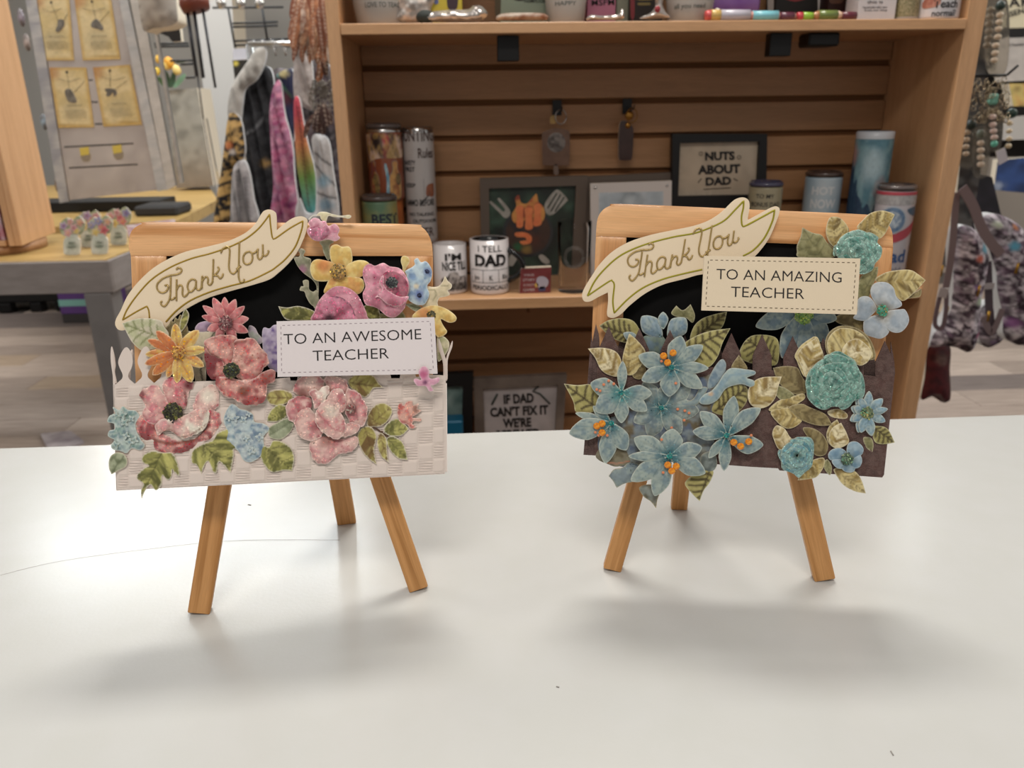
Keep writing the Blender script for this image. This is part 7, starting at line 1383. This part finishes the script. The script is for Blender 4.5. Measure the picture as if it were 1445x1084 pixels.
# ================================================================== right of the shelf unit
YR = 1.95
fx = thing('wall_fixture', 'dark shop fixture with signs at the far right', 'fixture', (2.6, 4.3, 0))
p = MB(); p.box((1.9, 4.3, .9), (3.9, 4.4, 2.6)); p.build('back_panel', mat('fixture_dark', '#1f1b1a', .7), fx)
for z in (1.02, 1.42): p = MB(); p.box((1.9, 4.02, z), (3.9, 4.299, z+.03)); p.build('shelf', BLKMET, fx)
for x in (1.95, 3.85): p = MB(); p.box((x-.03, 4.25, 0), (x+.03, 4.299, .9)); p.build('upright', BLKMET, fx)
pl = VP(4.0)
def sign(label, q, col, ops=(), Y=4.0, lines=(), name='sign', thick=6, cat='sign'):
    pl = VP(Y); P = pl.P(q); t = thing(name, label, cat, P.mean(0)); flat(t, 'panel', pl, 0, q, col, ops, thick=thick, res=8, sharp=True)
    if lines: V, F = text_px(lines, pl, .003, .02); emit('lettering', V, F, INK, t)
    return t
sign('cream sign with large outlined letters at the top right corner', [(1412, -40), (1475, -40), (1475, 38), (1414, 40)], '#c9bd9a', Y=3.98, lines=(('A', (1424, 10), (1440, 9), 14), ('K', (1442, 9), (1456, 8), 14), ('SSEN', (1421, 25), (1446, 18), 8)))
sign('white printed paper sign below the cream sign', [(1408, 54), (1475, 52), (1475, 112), (1405, 116)], '#b3aaa2', [('n', '#a39a92', 20, .5)], Y=3.97, lines=(('joy of Teaching', (1414, 66), (1446, 64), 4),))
sign('white card on the dark shelf right of the bead strands', [(1418, 166), (1475, 160), (1475, 196), (1412, 198)], '#b1aca6', Y=3.97)
sign('blue packet lying on the lower dark shelf', [(1408, 226), (1475, 220), (1475, 275), (1402, 268)], '#22437c', [('n', '#14264a', 14, .8), ('r', 1408, 262, 10, '#8f9aac', .9)], Y=3.96, name='packet', cat='packet', thick=40)
sign('orange and yellow boxed item on the upper dark shelf', [(1424, 118), (1475, 118), (1475, 150), (1430, 150)], '#b98a3c', [('n', '#4a5a2c', 8, .8), ('n', '#d6c060', 6, .6)], Y=3.96, name='gift_box', cat='box', thick=60)
# hook rail and bead strands
hk = thing('display_hook', 'black display hook with forked tip at the right edge', 'hook', on_y(1400, 107, YR)); a = on_y(1372, 107, YR); b = on_y(1421, 106, YR-.02); c_ = on_y(1437, 92, YR-.03)
m_ = MB(); m_.tube([a, (a+b)/2, b], .0034, 8); m_.tube([b, (b+c_)/2, c_], .003, 8); m_.build('rod', BLKMET, hk); m_ = MB(); m_.box((.905, YR+.02, .4), (.945, YR+.05, 1.9)); m_.tube([(.925, YR+.03, a[2]), ((.925+a[0])/2, YR+.015, a[2]), a], .0034, 8); m_.build('upright', BLKMET, hk)
YRS = [1.95, 1.99, 1.92, 1.97, 2.0, 1.955]
def strand(label, pts, col, r, cap=None, M=None, disc=True, pack=True):
    YR = YRS.pop(0); P0 = on_y(*pts[0], YR); t = thing('bead_strand', label, 'beads', P0, 'bead strands on the display hook')
    for i, (x, y) in enumerate(pts):
        P = on_y(x, y, YR-.01); m_ = MB(); rr = r*mpp(P); m_.sphere(P, rr, 8, sc=(1, .9, .78 if disc else 1)); m_.build('bead', M or mat('bead_'+col[1:], col, .3, coat=.4), t)
    if cap: P = on_y(cap[0], cap[1], YR-.01); m_ = MB(); m_.sphere(P, cap[2]*mpp(P), 8); m_.build('end_bead', mat('bead_'+cap[3][1:], cap[3], .35), t)
    if pack:
        xs = [p_[0] for p_ in pts]; ys = [p_[1] for p_ in pts]; q = [(min(xs)-9, min(ys)-18), (max(xs)+11, min(ys)-18), (max(xs)+9, max(ys)+14), (min(xs)-11, max(ys)+12)]
        flat(t, 'clear_sleeve', VP(YR+.014), 0, q, '#8d867c', [('n', '#b5ada2', 5, .8), ('n', '#5c554d', 6, .7)], thick=1, res=4, dome=1.5, M=[mat('crinkled_sleeve', '#d8d2c8', .12, trans=.9, ior=1.06, bump=.5, bscale=90)]*2)
    return t
strand('strand of cream wooden disc beads, upper right of the hook', [(1411, 21), (1410, 31), (1409, 41), (1408, 52), (1405, 64), (1404, 75), (1403, 85)], '#c9b49a', 5, (1412, 8, 6.5, '#2a3a34'))
strand('strand of grey-brown square beads left of the cream one', [(1398, 14), (1397, 24), (1396, 34), (1396, 44), (1395, 54), (1393, 64)], '#8d7c66', 5.5)
strand('strand of pink-white round beads with a mint end bead', [(1401, 165), (1401, 176), (1402, 185), (1403, 194)], '#c9b0a4', 5, (1403, 203, 4.6, '#5fae96'))
strand('strand of cream beads hanging lowest from the hook', [(1384, 202), (1384, 212), (1384, 222), (1384, 232)], '#c2ae98', 5.2, (1384, 189, 6, '#6a6f62'))
strand('strand of tan beads next to the shelf unit side', [(1365, 187), (1364, 197), (1363, 207), (1363, 217)], '#b59e84', 4.6, (1371, 176, 7, '#26302a'))
strand('strand of pale wooden beads below the dark green bead', [(1425, 174), (1424, 185), (1424, 196), (1423, 206)], '#c9b491', 4.4, (1428, 160, 7, '#223a30'), pack=False)
m_ = MB(); m_.box(on_y(1394, 148, YR-.02)-[.0, .01, 0], on_y(1408, 132, YR-.02)+[0, .01, 0], bev=.004); tag(m_.build('mint_bead', mat('mint_bead', '#79b3a0', .4)), 'mint green faceted block bead under the hook', 'bead')
ch = MB(); rnd = random.Random(5)
for i in range(70):
    c_ = on_y(rnd.uniform(1374, 1422), rnd.uniform(112, 172), YR-.02-rnd.random()*.02); R_ = rnd.uniform(.004, .008); ch.tube([c_+np.array([R_*math.cos(s), R_*.4*math.sin(s*2), R_*1.2*math.sin(s)]) for s in np.linspace(0, 6.28, 9)], .0011, 5)
o = ch.build('key_rings', mat('aged_gold_silver', '#a8977c', .25, .9)); o['kind'] = 'stuff'; tag(o, 'tangle of gold and silver key rings and clasps hanging from the hook', 'key rings')
block('price_tag', 'small white paper tag below the mint-ended strand', 'tag', [(1405, 214), (1418, 208), (1423, 226), (1410, 233)], YR-.02, '#c4bcc2', .002)
block('dark_display', 'dark hanging display stock between the shelf unit and the beads', 'stock', [(1380, 40), (1392, 60), (1390, 200), (1370, 330), (1345, 330), (1362, 150)], YR+.08, '#14100f', .05, [('n', '#3c2c26', 9, .6), ('n', '#7d7a76', 5, .4)])
block('dark_display', 'dark purple-black cloth stock above the backpacks', 'stock', [(1362, 240), (1400, 250), (1412, 300), (1420, 330), (1380, 350), (1350, 330)], YR+.16, '#19131c', .05, [('n', '#2c2230', 9, .6)])
# floral mini backpacks
flor = [('n', '#b9a3b4', 8, .9), ('n', '#5c3f56', 9, .9), ('n', '#2a1a26', 6.5, .95), ('n', '#e6dbe2', 5.5, .7), ('n', '#2a1a26', 4.6, .6)]
fr = Fr(1250, 240, 3.01)
STR = '#7c6a6a'
def bag(label, body, pops, straps, Y, zips=()):
    P = VP(Y).P([fr(p_) for p_ in body]); t = thing('floral_backpack', label, 'bag', P.mean(0)-[0, 0, np.ptp(P[:, 2])/2], 'floral backpacks hanging at the right'); fm = paper_mat('cloth', .85, .2, 900, glit=False)
    a = diecut(VP(Y), loopf(fr, body, 2.5), 0, 30, 32, 9, flor+[('r', x, y, r, c_, .95) for x, y, r, c_ in pops], '#8f7b88', fr, res=2.0, seed=sd(), relief=lambda P_, d: 5*vnoise(P_, 12, 4)); put('body', a, [fm, fm], t)
    for pts, w_, lv, cc in straps:
        L = smooth_loop([fr(p_) for p_ in pts], 4, False); W_ = VP(Y).P(L, lv*1e-3); T = np.gradient(W_, axis=0); T /= np.linalg.norm(T, axis=1)[:, None]; n = VP(Y).n; m_ = MB(); hw = w_/fr.z*mpp(W_[0])/2
        V = [];
        for c_, tt in zip(W_, T):
            s = np.cross(tt, n); V += [c_-s*hw+n*.0012, c_+s*hw+n*.0012, c_+s*hw-n*.0012, c_-s*hw-n*.0012]
        F = [[i*4+j, i*4+(j+1) % 4, i*4+4+(j+1) % 4, i*4+4+j] for i in range(len(W_)-1) for j in range(4)]+[[3, 2, 1, 0], [len(V)-4+j for j in range(4)]]
        m_.add(V, F); m_.build('strap', mat('strap_'+cc[1:], cc, .9, bump=.4, bscale=900), t)
    for x, y in zips:
        m_ = MB(); c_ = VP(Y).P([fr((x, y))], .04)[0]; m_.tube([c_, c_-[0, 0, .012], c_-[.001, 0, .026]], .0035, 6); m_.build('zip_pull', mat('brass_zip', '#b58a3c', .3, .8), t)
    return t
bag('mauve floral backpack nearest the shelf unit, with its straps bundled', [(300, 250), (345, 236), (395, 275), (425, 340), (428, 400), (405, 500), (395, 600), (385, 700), (350, 770), (305, 755), (250, 745), (190, 750), (200, 700), (270, 600), (285, 450), (285, 320)],
    [(390, 325, 26, '#4f9fb5'), (357, 365, 22, '#c9552c'), (360, 545, 24, '#a5b89a'), (412, 425, 22, '#b06a86'), (345, 485, 16, '#8a6a9c'), (365, 690, 22, '#a5557c')],
    [([(300, 95), (292, 200), (285, 300), (270, 420), (255, 500)], 30, 20, STR), ([(325, 75), (370, 150), (405, 240), (440, 300), (490, 360)], 42, 42, STR), ([(240, 500), (215, 600), (210, 660), (240, 670), (255, 600), (258, 520)], 18, 44, '#6a585c'), ([(225, 520), (262, 525)], 40, 48, '#a59a98')], 1.78, ((240, 405), (264, 580), (398, 490)))
bag('mauve floral backpack cut by the right edge of the picture', [(405, 215), (450, 185), (520, 205), (587, 255), (650, 330), (660, 500), (640, 720), (580, 742), (540, 735), (500, 700), (490, 600), (470, 500), (462, 420), (430, 320)],
    [(500, 312, 28, '#4faac8'), (562, 400, 20, '#d0702c'), (515, 235, 18, '#a8602c'), (515, 640, 30, '#9a5c9c'), (525, 690, 18, '#d6cfd2'), (440, 225, 20, '#b5c0a5')],
    [([(432, 390), (436, 500), (440, 600), (455, 700)], 34, 30, '#51444a'), ([(415, 620), (450, 690), (495, 590)], 26, 40, STR), ([(412, 495), (460, 492)], 26, 46, '#a59a98')], 1.86, ((562, 395), (440, 600)))
bag('third floral backpack showing low between the other two', [(395, 600), (450, 560), (490, 620), (500, 700), (440, 752), (395, 720)], [(430, 720, 15, '#8c6f9a')], [([(440, 600), (438, 480), (430, 330), (420, 200)], 20, 4, STR)], 1.97)
fr = F0
block('red_cloth_bag', 'dark red patterned cloth bag hanging low beside the shelf unit', 'bag', [Fr(1250, 240, 3.01)(p_) for p_ in ((185, 745), (270, 745), (272, 850), (276, 960), (262, 985), (235, 985), (200, 962), (150, 972), (165, 880))], 1.84, '#5b1018', .03, [('r', 1325, 505, 12, '#8d7468', .7), ('n', '#3a0c12', 8, .7), ('l', [(1310, 560), (1322, 556), (1330, 566)], 3, '#7d6a64', .8)], sharp=False, dome=12, dw=7, res=3)
